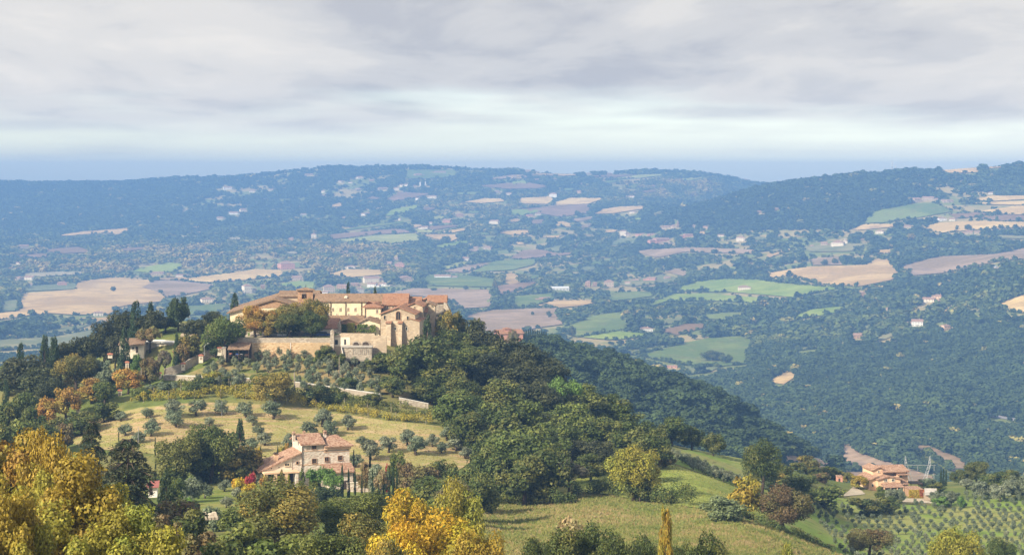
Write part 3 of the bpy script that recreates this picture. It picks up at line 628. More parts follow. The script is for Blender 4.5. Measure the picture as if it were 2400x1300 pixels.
def crown_and_trunk(kind, shape, seed, n, leaf, aspect=0.62, fuzz=0.35):
    g = np.random.default_rng(seed)
    mb = MB()
    if shape == 'cedar':
        P = []; Nn = []; lob = []; zs = np.linspace(0.16, 0.97, 13)
        mb.tube([(0, 0, 0), (0.01, 0, 0.5), (0, 0.005, 0.98)], [0.032, 0.022, 0.004])
        nb = 0; boughs = []
        for z in zs:
            rr = 0.5 * (1 - z) ** 0.55 * g.uniform(0.8, 1.05) + 0.03
            for k in range(7 if z < 0.8 else 5):
                a = g.uniform(0, 6.283); L = rr * g.uniform(0.7, 1.05); boughs.append((z, a, L))
        per = n // len(boughs)
        for bi, (z, a, L) in enumerate(boughs):
            mb.tube([(0, 0, z), (math.cos(a) * L * 0.5, math.sin(a) * L * 0.5, z + 0.02), (math.cos(a) * L * 0.95, math.sin(a) * L * 0.95, z - 0.015)], [0.007, 0.005, 0.002], 4)
            t = g.uniform(0.2, 1.0, per); sd = g.normal(size=per) * 0.065 * (1.15 - t * 0.7)
            x = np.cos(a) * L * t - np.sin(a) * sd; y = np.sin(a) * L * t + np.cos(a) * sd
            zz = z + 0.06 * t * (1 - t) * 1.2 - 0.035 * t ** 3 - np.abs(sd) * 0.35 - g.exponential(0.012, per)
            P.append(np.stack([x, y, zz], 1)); Nn.append(np.stack([g.normal(size=per) * 0.5, g.normal(size=per) * 0.5, np.ones(per)], 1)); lob.append(np.full(per, g.uniform()))
        P = np.concatenate(P); Nn = np.concatenate(Nn); lob = np.concatenate(lob)
        v, f = leaf_quads(P, Nn, leaf, g, 0.35)
        return leafmesh(kind + '_crown', v, f, g.uniform(0, 1, len(P)), lob), mesh(kind + '_trunk', mb.v, mb.f, BARK)
    C, R = lobes_for(shape, g)
    w = R ** 2; idx = g.choice(len(R), n, p=w / w.sum())
    d = g.normal(size=(n, 3)); d /= np.linalg.norm(d, axis=1, keepdims=True)
    # lumpy lobes, leaves sitting in the outer shell
    lump = 1 + 0.22 * np.sin(d[:, 0] * 5 + idx * 1.7) * np.sin(d[:, 1] * 5 + idx * 2.3) + 0.12 * np.sin(d[:, 2] * 9 + idx)
    rad = R[idx] * lump * (1 - fuzz * g.uniform(0, 1, n) ** 1.6)
    P = C[idx] + d * rad[:, None] * np.array([1, 1, 0.92])
    keep = np.ones(n, bool)
    for j in range(len(R)):
        inside = (np.linalg.norm(P - C[j], axis=1) < R[j] * 0.62) & (idx != j)
        keep &= ~(inside & (g.uniform(0, 1, n) < 0.85))
    if shape not in ('bush', 'cypress', 'cone', 'poplar'): keep &= P[:, 2] > 0.045
    P = P[keep]; d = d[keep]; idx = idx[keep]
    Nn = d + g.normal(size=P.shape) * 0.55 + np.array([0, 0, 0.25])
    lobv = g.uniform(0, 1, len(R)); hz = (C[:, 2] - C[:, 2].min()) / max(1e-3, np.ptp(C[:, 2]))
    v, f = leaf_quads(P, Nn, leaf, g, aspect)
    vv = np.clip(0.5 + g.normal(size=len(P)) * 0.22 + (lobv[idx] - 0.5) * 0.35, 0, 1)
    me = leafmesh(kind + '_crown', v, f, vv, np.clip(lobv[idx] + g.normal(size=len(P)) * 0.13, 0, 1))
    top = {'olive': 0.34, 'pine': 0.62, 'cypress': 0.5, 'poplar': 0.6, 'cone': 0.6, 'bush': 0.2}.get(shape, 0.36)
    rt = {'olive': 0.05, 'cypress': 0.02, 'poplar': 0.03, 'cone': 0.03, 'pine': 0.022, 'bush': 0.025}.get(shape, 0.032)
    lean = g.normal(size=2) * 0.02
    mb.tube([(0, 0, -0.04), (lean[0], lean[1], top * 0.55), (lean[0] * 1.5, lean[1] * 1.5, top)], [rt * 1.25, rt * 0.95, rt * 0.75], 7)
    for j in g.choice(len(R), min(10, len(R)), replace=False):
        c = C[j]; s = Vector((lean[0] * 1.5, lean[1] * 1.5, min(top, c[2] * 0.8))); e = Vector(c)
        m = s.lerp(e, 0.5) + Vector((0, 0, 0.02)); mb.tube([s, m, e], [rt * 0.55, rt * 0.35, rt * 0.12], 5)
    return me, mesh(kind + '_trunk', mb.v, mb.f, BARK, True)
PROTO = {}
def proto(kind, shape, variants, n, leaf, aspect=0.62, fuzz=0.35, seed=100):
    PROTO[kind] = [crown_and_trunk(kind, shape, seed + 17 * i, n, leaf, aspect, fuzz) for i in range(variants)]
proto('plane_tree', 'plane', 3, 44000, 0.0108, 0.7, 0.5, 10)
proto('big_oak', 'oak', 4, 18000, 0.016, 0.62, 0.42, 200)
proto('oak_tree', 'oak', 5, 8500, 0.0255, 0.62, 0.35, 300)
proto('round_tree', 'round', 4, 5500, 0.031, 0.62, 0.4, 400)
proto('bush', 'bush', 4, 3200, 0.040, 0.6, 0.4, 500)
proto('cypress', 'cypress', 3, 5000, 0.030, 0.45, 0.3, 600)
proto('poplar', 'poplar', 2, 9000, 0.022, 0.6, 0.5, 700)
proto('pine', 'pine', 2, 4500, 0.030, 0.4, 0.4, 800)
proto('conifer', 'cone', 2, 5000, 0.032, 0.4, 0.4, 900)
proto('spread_tree', 'spread', 3, 5200, 0.026, 0.6, 0.55, 1000)
proto('cedar', 'cedar', 2, 16000, 0.017, 0.3, 0.3, 1100)
proto('olive_tree', 'olive', 5, 2600, 0.046, 0.38, 0.45, 1200)
# small grove olives: crown and trunk as one mesh
def joined(c, t, name):
    v = np.concatenate([np.array([p.co for p in c.vertices]), np.array([p.co for p in t.vertices])]); n = len(c.vertices)
    f = [tuple(p.vertices) for p in c.polygons] + [tuple(i + n for i in p.vertices) for p in t.polygons]
    me = bpy.data.meshes.new(name); me.from_pydata([tuple(p) for p in v], [], f); me.materials.append(FOL); me.materials.append(BARK)
    k = len(c.polygons); me.polygons.foreach_set('material_index', np.array([0] * k + [1] * (len(f) - k), np.int32))
    for nm in ('v', 'lobe'):
        a = me.attributes.new(nm, 'FLOAT', 'FACE'); b = np.zeros(len(f), np.float32); tmp = np.zeros(k, np.float32)
        c.attributes[nm].data.foreach_get('value', tmp); b[:k] = tmp; a.data.foreach_set('value', b)
    me.update(); return me
SMALL_OLIVE = [joined(*crown_and_trunk('young_olive', 'olive', 1300 + i, 1100, 0.062, 0.55, 0.35), 'young_olive') for i in range(4)]

# ------------------------------------------------------------------ distant woods (masses of trees nobody could count)
def wood_proto(name, seed, n, leaf):
    g = np.random.default_rng(seed); C, R = lobes_for('round', g)
    R = R * 1.25; idx = g.choice(len(R), n); d = g.normal(size=(n, 3)); d /= np.linalg.norm(d, axis=1, keepdims=True)
    d[:, 2] = np.where(d[:, 2] < -0.3, -d[:, 2], d[:, 2])
    P = C[idx] + d * R[idx][:, None] * g.uniform(0.8, 1.05, n)[:, None]
    v, f = leaf_quads(P, d + g.normal(size=(n, 3)) * 0.35 + np.array([0, 0, 0.3]), leaf, g, 0.75)
    me = leafmesh(name, v, f, g.uniform(0, 1, n), g.uniform(0, 1, n), WOOD); return me
def blob_proto(name, seed, sub):
    import bmesh
    g = np.random.default_rng(seed); bm = bmesh.new(); bmesh.ops.create_icosphere(bm, subdivisions=sub, radius=0.5)
    ph = g.uniform(0, 6.28, 9)
    for v in bm.verts:
        c = v.co; k = 1 + 0.16 * math.sin(c.x * 11 + ph[0]) * math.sin(c.y * 11 + ph[1]) + 0.14 * math.sin(c.z * 13 + ph[2]) * math.sin(c.x * 9 + ph[3]) + g.normal() * 0.07
        v.co = Vector((c.x * k, c.y * k, c.z * 0.95 * k + 0.42))
    me = bpy.data.meshes.new(name); bm.to_mesh(me); bm.free(); me.materials.append(WOOD)
    a = me.attributes.new('v', 'FLOAT', 'FACE'); a.data.foreach_set('value', g.uniform(0, 1, len(me.polygons)).astype(np.float32))
    return me
def proto_coll(name, meshes):
    c = bpy.data.collections.new(name)
    for i, me in enumerate(meshes): c.objects.link(bpy.data.objects.new(f'{name}_{i}', me))
    return c
PC_NEAR = proto_coll('woodland_tree', [wood_proto('woodland_tree', 60 + i, 700, 0.075) for i in range(6)])
PC_MID = proto_coll('valley_tree', [wood_proto('valley_tree', 80 + i, 220, 0.125) for i in range(6)])
PC_FAR = proto_coll('hill_tree', [wood_proto('hill_tree', 90 + i, 70, 0.2) for i in range(6)])
def wood_nodes(name, coll):
    ng = bpy.data.node_groups.new(name, 'GeometryNodeTree')
    ng.interface.new_socket('Geometry', in_out='INPUT', socket_type='NodeSocketGeometry'); ng.interface.new_socket('Geometry', in_out='OUTPUT', socket_type='NodeSocketGeometry')
    N = ng.nodes.new; L = ng.links.new
    gi = N('NodeGroupInput'); go = N('NodeGroupOutput'); ip = N('GeometryNodeInstanceOnPoints'); ci = N('GeometryNodeCollectionInfo')
    ci.inputs['Collection'].default_value = coll; ci.inputs['Separate Children'].default_value = True; ci.inputs['Reset Children'].default_value = True
    m2p = N('GeometryNodeMeshToPoints'); L(gi.outputs[0], m2p.inputs[0]); L(m2p.outputs[0], ip.inputs['Points'])
    L(ci.outputs[0], ip.inputs['Instance']); ip.inputs['Pick Instance'].default_value = True
    def attr(nm, t):
        a = N('GeometryNodeInputNamedAttribute'); a.data_type = t; a.inputs['Name'].default_value = nm; return a.outputs[0]
    L(attr('idx', 'INT'), ip.inputs['Instance Index']); L(attr('scl', 'FLOAT_VECTOR'), ip.inputs['Scale'])
    cb = N('ShaderNodeCombineXYZ'); L(attr('rot', 'FLOAT'), cb.inputs[2]); L(cb.outputs[0], ip.inputs['Rotation'])
    L(ip.outputs[0], go.inputs[0]); return ng
def scatter(name, P, scl, tone, coll, label, nvar=6):
    n = len(P); me = bpy.data.meshes.new(name); me.vertices.add(n); me.vertices.foreach_set('co', P.astype(np.float32).ravel())
    for nm, t, val in (('idx', 'INT', rng.integers(0, nvar, n).astype(np.int32)), ('rot', 'FLOAT', rng.uniform(0, 6.283, n).astype(np.float32)), ('tone', 'FLOAT', tone.astype(np.float32)), ('rnd', 'FLOAT', rng.uniform(0, 1, n).astype(np.float32))):
        a = me.attributes.new(nm, t, 'POINT'); a.data.foreach_set('value', val)
    a = me.attributes.new('scl', 'FLOAT_VECTOR', 'POINT'); a.data.foreach_set('vector', scl.astype(np.float32).ravel())
    o = link(name, me); md = o.modifiers.new('trees', 'NODES'); md.node_group = wood_nodes(name, coll)
    tag(o, label, 'forest', None, 'stuff'); return o
# ------------------------------------------------------------------ far houses across the valley
ST_TAN = stone('tan_house_stone', (0.52, 0.41, 0.30), (0.60, 0.49, 0.37), (0.44, 0.33, 0.24), 0.9)
HW = {'c': (CREAM2, 'cream'), 'w': (WHITEP, 'white'), 'p': (PINKP, 'pink'), 's': (ST_TAN, 'tan stone'), 'b': (BRICKM, 'brick'), 'k': (PEACH, 'peach')}
FAR_H = [  # column, base row, width, height, wall, style, where
 (534,445,18,7,'w','g','alone high in the wooded slope on the left'),(591,451,13,5,'c','g','low in the dark woods right of the highest left house'),
 (547,503,20,6,'w','l','long and low in the wooded clearing at left'),(571,496,13,6,'c','g','just above the long white one in the left clearing'),(516,515,14,6,'c','g','at the bottom of the left wooded clearing'),
 (57,582,20,7,'s','g','in the misty trees near the left picture edge'),(42,619,11,4,'c','g','small, above the pale vineyard at far left'),
 (40,656,16,7,'s','h','beside the pale vineyard, left one of two'),(66,656,20,8,'c','g','beside the pale vineyard, right one of two'),(146,670,20,9,'p','h','at the corner of the striped vineyard by the big tan field'),(71,670,11,4,'w','g','tiny, above the striped vineyard at far left'),
 (370,644,24,6,'s','g','just below the bright green field on the left'),(425,650,28,6,'c','l','long and low above the mauve field'),
 (582,687,18,18,'c','t','tall and tower-like above the terrace trees'),(596,686,11,8,'c','g','low wing beside the tall tower-like house'),(616,677,9,8,'b','g','small, above the bell gable on the left'),
 (487,708,26,9,'c','h','behind the lone green field left of the monastery'),(231,740,20,9,'c','h','below the big tan field with the lone tree'),
 (725,412,16,4,'s','g','on the skyline where the far ridge starts to climb'),(635,447,9,4,'c','g','tiny, in the far dark wood left of centre'),(757,452,7,5,'c','g','tiny, alone in the dark far wood'),
 (844,419,12,5,'c','g','near the far crest above the woods'),(871,425,10,4,'b','g','small and red, near the far crest'),(796,428,8,4,'c','g','small, left below the far crest'),(821,430,9,3,'c','g','small, second below the far crest'),
 (897,445,18,5,'s','l','long one of the far ridge hamlet'),(929,446,10,6,'c','g','at the right end of the far ridge hamlet'),(940,438,7,5,'c','g','upper one of the far ridge hamlet'),(952,437,7,5,'c','h','between hamlet and far silo towers'),(972,440,7,5,'s','g','just left of the far white towers'),
 (981,414,16,6,'s','g','in the square green field on the crest'),(1032,407,24,5,'s','l','on the crest above the square green field'),(1166,453,12,6,'s','h','below the far red-brown field'),(1193,457,9,5,'c','g','right of the house under the far red-brown field'),
 (1014,465,16,6,'c','l','below the far dark red field'),(977,469,7,5,'w','g','tiny, left below the far dark red field'),(712,505,11,4,'w','g','tiny and low amid the far woods at centre left'),(850,505,12,5,'w','g','left of the small far green field'),
 (1077,508,16,7,'b','h','amid trees above the twin tan fields'),(1046,522,18,7,'p','g','left of the brick house above the twin tan fields'),(1010,526,9,5,'c','g','small, left of the pink far house'),(1157,525,20,8,'c','l','at the wood edge right of the twin tan fields'),
 (994,537,16,6,'c','g','above the yellow-green far field'),(735,557,11,9,'c','t','tall at the end of the far red-brown field'),(682,563,11,6,'b','h','small with red roof in the sunlit far wood'),(936,516,5,4,'c','g','hut by the far green field'),
 (1115,585,10,6,'s','g','left of a pair by the dark olive wood'),(1141,585,18,7,'s','h','right of a pair by the dark olive wood'),
 (675,631,32,16,'p','h','large with red walls at the right end of the tan field'),(821,630,20,7,'c','h','above the tan field behind the monastery'),(936,626,20,10,'p','h','with bright red roof above the monastery'),(910,620,14,6,'s','g','left of the bright red-roofed house'),(927,608,10,4,'s','g','above the bright red-roofed house'),
 (1092,612,14,8,'c','g','beside the rust-striped orchard slope'),(952,658,26,10,'s','h','of pale stone in the trees above the monastery roof'),(1037,652,35,7,'w','l','long and flat on the green lawn above the monastery'),
 (872,662,34,12,'c','l','large, in the hamlet right behind the monastery roof'),(870,673,20,9,'w','g','below the large one in the hamlet behind the monastery'),(897,671,18,7,'w','l','low, at the right end of the hamlet behind the monastery'),
 (772,685,24,15,'s','h','tall tan one left of the two roof cypresses'),(760,690,16,6,'w','l','low, just right of the bell gable'),(845,688,18,13,'c','h','between the two roof cypresses'),(831,671,16,7,'b','g','red-roofed, behind the taller roof cypress'),(800,677,24,9,'b','l','long, left of the taller roof cypress'),(696,656,20,8,'s','g','left above the bell gable'),
 (1237,402,12,5,'s','g','on the far skyline at centre'),(1260,402,8,4,'c','g','small, on the far skyline at centre'),(1380,410,10,4,'c','g','on the skyline right of the tree row'),(1430,410,10,4,'b','g','on the skyline near the hilltop pasture'),(1474,419,9,4,'w','g','tiny, under the hilltop pasture'),(1742,413,14,6,'c','g','on the right shoulder of the sunlit hill'),
 (1296,463,16,10,'w','h','between the two bright tan fields'),(1357,453,9,6,'k','g','above the right bright tan field'),(1480,463,12,4,'c','l','under the sunlit wooded hill'),(1482,500,13,5,'c','h','at the end of the long tan strip'),(1262,505,12,5,'c','g','below the bright green far field'),(1242,507,14,4,'p','l','left of the one below the bright green far field'),
 (1460,552,14,11,'c','h','at the top of the striped olive slope'),(1472,554,11,6,'c','g','right beside the tall house over the striped olive slope'),(1498,552,18,4,'p','l','left of the low twin sheds in the wood'),(1525,552,14,4,'p','l','right of the low twin sheds in the wood'),
 (1562,536,22,6,'s','l','long one left of the far bell tower'),(1627,534,8,6,'s','g','right of the far bell tower'),(1653,536,10,5,'k','g','second right of the far bell tower'),(1555,567,36,8,'p','l','long, with pale front in the green clearing'),(1615,555,20,6,'p','l','above the green clearing in the wooded hill'),(1689,555,14,5,'c','g','right above the green clearing'),(1735,566,18,11,'c','h','with little rooftop turret right of the clearing'),(1780,500,8,5,'b','g','alone in the dark wooded ridge'),
 (1377,672,11,12,'b','t','square and tall, left of the stone tower house'),(1394,671,9,8,'b','g','right of the square brick one'),(1427,674,20,15,'s','h','tower house with hipped roof in mid valley'),(1471,667,11,6,'c','g','small, right of the stone tower house'),(1525,659,20,8,'p','g','above the pale green valley meadow'),(1565,655,13,6,'s','g','right one above the pale green valley meadow'),(1490,659,14,4,'s','l','low sheds left above the valley meadow'),
 (1745,681,27,10,'c','h','amid the bright green valley fields'),(1277,705,22,7,'b','l','barn beside the farm track'),(1516,777,28,9,'w','h','low white one beside the brown valley field'),(1575,862,22,5,'p','l','half hidden behind the dark wooded ridge'),
 (1820,493,9,5,'b','g','in the small clearing on the right ridge'),(2152,474,18,9,'s','g','left end of the stone hamlet over the green slope'),(2175,470,24,8,'s','l','middle of the stone hamlet over the green slope'),(2227,475,16,6,'s','g','right end of the stone hamlet'),(2210,472,8,4,'s','g','between the stone hamlet and its right end'),(2322,455,9,4,'w','g','small, above the pale striped fields at right'),
 (2061,548,18,8,'c','h','at the end of the dark tree row'),(2210,518,18,8,'w','h','left one below the brown fields at right'),(2231,518,13,6,'c','g','right one below the brown fields at right'),(2127,534,14,5,'s','g','low, left of the tan field at right'),
 (1962,579,28,13,'c','h','large and pale beside the far church'),(1932,577,14,8,'s','g','left of the large pale one by the far church'),(1902,579,8,4,'s','g','hut at the left of the far church'),(2271,549,16,7,'s','g','under the lone trees of the right tan field'),(2290,548,13,6,'s','l','right one under the lone trees of the tan field'),
 (2022,700,12,14,'b','t','tall and square at the edge of the right woods'),(2175,709,26,10,'c','g','front one of the pale pair on the right wooded slope'),(2197,703,24,11,'k','h','rear one of the pale pair on the right wooded slope'),(2150,764,24,13,'w','g','with gable alone in the right woods'),(2220,773,16,10,'k','g','small, low in the right woods'),(2011,793,20,10,'b','g','barn in the woods below the others'),(2083,727,12,5,'s','g','by the pool terrace in the right woods'),(2232,719,6,4,'w','g','hut on the tan patch in the right woods'),
]
OPEN = [p for _, p in FIELDS]
def window_pair(parent, x, z, w, h, y, mat=GLASS):
    o = MB().box(x - w / 2, x + w / 2, y - 0.10, y + 0.05, z, z + h).build('window', mat, parent); return o
def far_house(px, py, w, h, wc, style, where):
    d = vis_d(px, py, 900); k = d / F
    mat, cname = HW[wc]; r = random.Random(int(px * 7 + py))
    W_ = w * k * 1.12; H_ = h * k * 1.2; rot = math.radians(r.uniform(-28, 28)); dep = {'l': 0.45, 't': 0.95, 'g': 0.72, 'h': 0.8}[style] * W_
    W_ = W_ / (abs(math.cos(rot)) + 0.35 * abs(math.sin(rot)))
    kind = {'g': 'house', 'h': 'villa', 't': 'tower_house', 'l': 'farm_building'}[style]
    root = empty('far_' + kind if False else kind, gnd(px, d), rot)
    x0, x1 = -W_ / 2, W_ / 2; rise = min(H_ * 0.34, dep * 0.25); e = H_ - rise; ov = 0.5
    if style in 'ht':
        MB().box(x0, x1, 0, dep, -4, e).build('wall', mat, root)
        MB().hip(x0 - ov, x1 + ov, -ov, dep + ov, e, H_, min(W_ * 0.45, dep * 0.5)).build('roof', T_FAR, root)
    else:
        ym = dep / 2
        MB().prism_x([(0, -4), (dep, -4), (dep, e), (ym, H_ - 0.15), (0, e)], x0, x1).build('wall', mat, root)
        MB().prism_x([(-ov, e - 0.2), (ym, H_ - 0.1), (dep + ov, e - 0.2), (dep + ov, e + 0.1), (ym, H_ + 0.25), (-ov, e + 0.1)], x0 - ov, x1 + ov).build('roof', T_FAR, root)
        if w > 13:        # a lower wing
            s = r.choice((-1, 1)); xa, xb = (x1, x1 + W_ * 0.4) if s > 0 else (x0 - W_ * 0.4, x0)
            MB().box(xa, xb, dep * 0.15, dep * 0.85, -4, e * 0.6).build('wing', mat, root)
            MB().prism_x([(dep * .1, e * .6), (dep * .5, e * .6 + rise * .7), (dep * .9, e * .6)], xa - 0.3, xb + 0.3).build('wing_roof', T_FAR, root)
    if w >= 8:
        n = max(2, int(W_ / 4.2)); fl = 2 if e > 5 else 1
        for q in range(fl):
            for i in range(n):
                window_pair(root, x0 + (i + 0.5) * W_ / n, 1.0 + q * e / 2, 1.1, min(1.5, e * 0.22), 0)
        MB().box(x0 + W_ * 0.45, x0 + W_ * 0.45 + 1.3, -0.07, 0.1, -1, 2.1).build('door', DARKW, root)
        MB().box(x1 - W_ * 0.3, x1 - W_ * 0.3 + 0.8, dep * 0.55, dep * 0.55 + 0.8, e, H_ + 0.9).build('chimney', mat, root)
    kw = {'house': 'house', 'villa': 'house', 'tower_house': 'tower house', 'farm_building': 'building'}[kind]
    tag(root, f'{cname} {kw} {where}', 'house', 'houses across the valley')
    OPEN.append([(px - w * 0.8 - 2, py - h), (px + w * 0.8 + 2, py - h), (px + w * 0.8 + 2, py + 1.5), (px - w * 0.8 - 2, py + 1.5)])
for hrow in FAR_H: far_house(*hrow)

def far_special():
    # white industrial shed
    d = vis_d(1313, 680, 900); k = d / F; r = empty('industrial_shed', gnd(1313, d), 0.12)
    MB().box(-21 * k, 21 * k, 0, 18, -3, 6 * k).build('wall', WHITEP, r)
    MB().prism_x([(-0.4, 6 * k), (9, 8.5 * k), (18.4, 6 * k)], -21.5 * k, 21.5 * k).build('roof', WHITEM, r)
    for i in range(5): MB().box((-17 + i * 8) * k, (-13 + i * 8) * k, -0.15, 0.1, 0, 3.6 * k).build('door', GREYM, r)
    tag(r, 'long white industrial shed at the head of a farm track', 'shed'); OPEN.append([(1285, 671), (1345, 671), (1345, 683), (1285, 683)])
    # far bell tower and church
    d = vis_d(1585, 534, 900); k = d / F; r = empty('country_church', gnd(1585, d), 0.2)
    MB().prism_y([(-8 * k, -3), (3 * k, -3), (3 * k, 4 * k), (-2.5 * k, 6.5 * k), (-8 * k, 4 * k)], 0, 22).build('nave', ST_TAN, r)
    MB().prism_y([(-8.6 * k, 3.7 * k), (-2.5 * k, 6.5 * k), (3.6 * k, 3.7 * k), (3.6 * k, 4.3 * k), (-2.5 * k, 7.2 * k), (-8.6 * k, 4.3 * k)], -0.5, 22.5).build('roof', T_FAR, r)
    MB().box(3.1 * k, 6.6 * k, 2, 2 + 3.5 * k, -3, 12 * k).build('bell_tower', BRICKM, r)
    MB().box(2.8 * k, 6.9 * k, 1.7, 2.3 + 3.5 * k, 12 * k, 12.5 * k).build('cornice', ST_TAN, r)
    MB().tube([(4.85 * k, 2 + 1.75 * k, 12.4 * k), (4.85 * k, 2 + 1.75 * k, 13.6 * k), (4.85 * k, 2 + 1.75 * k, 15.2 * k), (4.85 * k, 2 + 1.75 * k, 16.2 * k)], [1.7 * k, 1.6 * k, 1.0 * k, 0.05], 8).build('dome', T_FAR, r)
    for z in (9 * k,): MB().box(4.2 * k, 5.5 * k, 1.85, 2.1, z, z + 2 * k).build('belfry_opening', GLASS, r)
    tag(r, 'far church with domed brick bell tower below the dark ridge', 'church'); OPEN.append([(1574, 515), (1594, 515), (1594, 536), (1574, 536)])
    d = vis_d(1601, 537, 900); k = d / F; r = empty('brick_tower', gnd(1601, d), 0.1)
    MB().box(-2 * k, 2 * k, 0, 4 * k, -3, 8 * k).build('wall', BRICKM, r); MB().hip(-2.4 * k, 2.4 * k, -0.4 * k, 4.4 * k, 8 * k, 9.2 * k, 2.2 * k).build('roof', T_FAR, r)
    MB().box(-0.5 * k, 0.5 * k, -0.15, 0.1, 5 * k, 6.6 * k).build('window', GLASS, r)
    tag(r, 'small brick tower just right of the far church', 'tower'); OPEN.append([(1597, 527), (1605, 527), (1605, 538), (1597, 538)])
    # church with square tower among trees
    d = vis_d(1981, 573, 900); k = d / F; r = empty('country_church', gnd(1981, d), -0.2)
    MB().prism_y([(-6 * k, -3), (5 * k, -3), (5 * k, 8 * k), (-.5 * k, 10 * k), (-6 * k, 8 * k)], 0, 18).build('nave', CREAM2, r)
    MB().prism_y([(-6.5 * k, 7.8 * k), (-.5 * k, 10 * k), (5.5 * k, 7.8 * k), (5.5 * k, 8.3 * k), (-.5 * k, 10.6 * k), (-6.5 * k, 8.3 * k)], -0.5, 18.5).build('roof', T_FAR, r)
    MB().box(-2 * k, 1.5 * k, 6, 6 + 3 * k, 8 * k, 14 * k).build('bell_tower', CREAM2, r); MB().hip(-2.3 * k, 1.8 * k, 5.7, 6.3 + 3 * k, 14 * k, 15.3 * k, 2 * k).build('tower_roof', T_FAR, r)
    MB().box(-1 * k, 0.6 * k, 5.8, 6.1, 11 * k, 13 * k).build('belfry_opening', GLASS, r)
    tag(r, 'cream church with square belfry among the right valley trees', 'church'); OPEN.append([(1970, 556), (1992, 556), (1992, 575), (1970, 575)])
    # domed pavilion villa
    d = vis_d(2335, 634, 900, 4200); k = d / F; r = empty('domed_villa', gnd(2335, d), 0.1)
    MB().box(-9 * k, 9 * k, 0, 14 * k, -3, 7 * k).build('wall', PINKP, r); MB().box(-9.4 * k, 9.4 * k, -0.4 * k, 14.4 * k, 7 * k, 7.6 * k).build('cornice', WHITEP, r)
    MB().tube([(0, 7 * k, 7.5 * k), (0, 7 * k, 9.5 * k), (0, 7 * k, 11.5 * k), (0, 7 * k, 13 * k)], [6.5 * k, 5.6 * k, 2.8 * k, 0.3], 12).build('dome', GREYM, r)
    for i in range(4): MB().box((-7 + i * 4) * k, (-5.4 + i * 4) * k, -0.15, 0.1, 2 * k, 5 * k).build('window', GLASS, r)
    tag(r, 'pink villa with grey dome on the wooded spur at right', 'villa'); OPEN.append([(2322, 618), (2348, 618), (2348, 636), (2322, 636)])
    # silos on the far ridge
    for px, hh, ww, lab in ((985, 9, 4.2, 'thick white silo tower on the far ridge hamlet'), (997, 10, 2.6, 'slim white silo tower right of the thick one on the far ridge')):
        d = vis_d(px, 436, 900); k = d / F; r = empty('silo', gnd(px, d))
        MB().tube([(0, 0, -3), (0, 0, hh * k)], [ww / 2 * k] * 2, 10).build('drum', WHITEP, r); MB().tube([(0, 0, hh * k), (0, 0, (hh + 1.2) * k)], [ww / 2 * k * 1.05, 0.2], 10).build('cap', GREYM, r)
        tag(r, lab, 'silo', 'far silos'); OPEN.append([(px - 4, 424), (px + 4, 424), (px + 4, 437), (px - 4, 437)])
    # radio masts on the right ridge
    for px, top, base, lab in ((2091, 375, 405, 'taller lattice radio mast on the right skyline'), (2099, 385, 404, 'shorter slim radio mast right of the lattice one')):
        d = 5560.0; g = gnd(px, d); h = (gpy(px, d) - top) * d / F; r = empty('radio_mast', g)
        mb = MB(); s = 1.6 if px < 2095 else 0.7
        mb.tube([(0, 0, -2), (0, 0, h * 0.7), (0, 0, h)], [s, s * 0.6, s * 0.3], 4); mb.build('mast', GREYM, r)
        for q in range(3): MB().box(-s * 1.8, s * 1.8, -s, s, h * (0.6 + q * 0.12), h * (0.6 + q * 0.12) + 1.2).build('antenna', WHITEM, r)
        tag(r, lab, 'radio mast', 'radio masts on the ridge')
far_special()

# ------------------------------------------------------------------ roads and tracks in the valley
def ribbon(name, pts, width, mat, dmin, dmax, lift=0.6):
    P = []
    for (a, b), (c, e) in zip(pts[:-1], pts[1:]):
        n = max(2, int(abs(c - a) / 8 + abs(e - b) / 4))
        for i in range(n): P.append((a + (c - a) * i / n, b + (e - b) * i / n))
    P.append(pts[-1]); W_ = [gnd(x, vis_d(x, y, dmin, dmax)) for x, y in P]
    v = []; f = []
    for i, p in enumerate(W_):
        t = (W_[min(i + 1, len(W_) - 1)] - W_[max(i - 1, 0)]); t.z = 0; t.normalize(); s = Vector((-t.y, t.x, 0)) * width / 2
        for q in (p + s, p - s): v.append((q.x, q.y, float(ground_z(1200 + q.x / q.y * F, q.y)[0]) + lift))
    for i in range(len(W_) - 1): f.append((2 * i, 2 * i + 1, 2 * i + 3, 2 * i + 2))
    return tag(link(name, mesh(name, v, f, mat)), kind='structure')
ROADS = [([(1815,925),(1880,938),(1960,945),(2030,950),(2100,955),(2160,962),(2230,970),(2300,973),(2440,990)], 14, ROADM),
         ([(2290,965),(2340,975),(2440,1000)], 8, ROADM), ([(2100,726),(2180,718),(2240,706),(2300,695)], 5, GRAVEL),
         ([(1302,704),(1300,694),(1306,684)], 5, GRAVEL), ([(1478,779),(1505,781)], 6, GRAVEL), ([(1541,771),(1608,759)], 4, GRAVEL),
         ([(1560,727),(1600,735)], 4, GRAVEL), ([(1706,682),(1745,684),(1765,683)], 6, GRAVEL), ([(1060,640),(1120,624),(1160,640)], 4, GRAVEL), ([(1800,697),(1825,702)], 5, GRAVEL), ([(890,665),(925,671),(960,672)], 5, GRAVEL)]
for pts, w, m in ROADS:
    ribbon('road' if m is ROADM else 'farm_track', pts, w, m, 900, 9000)
    for (a, b), (c, e) in zip(pts[:-1], pts[1:]): OPEN.append([(a, b - 1.5), (c, e - 1.5), (c, e + 1.5), (a, b + 1.5)])

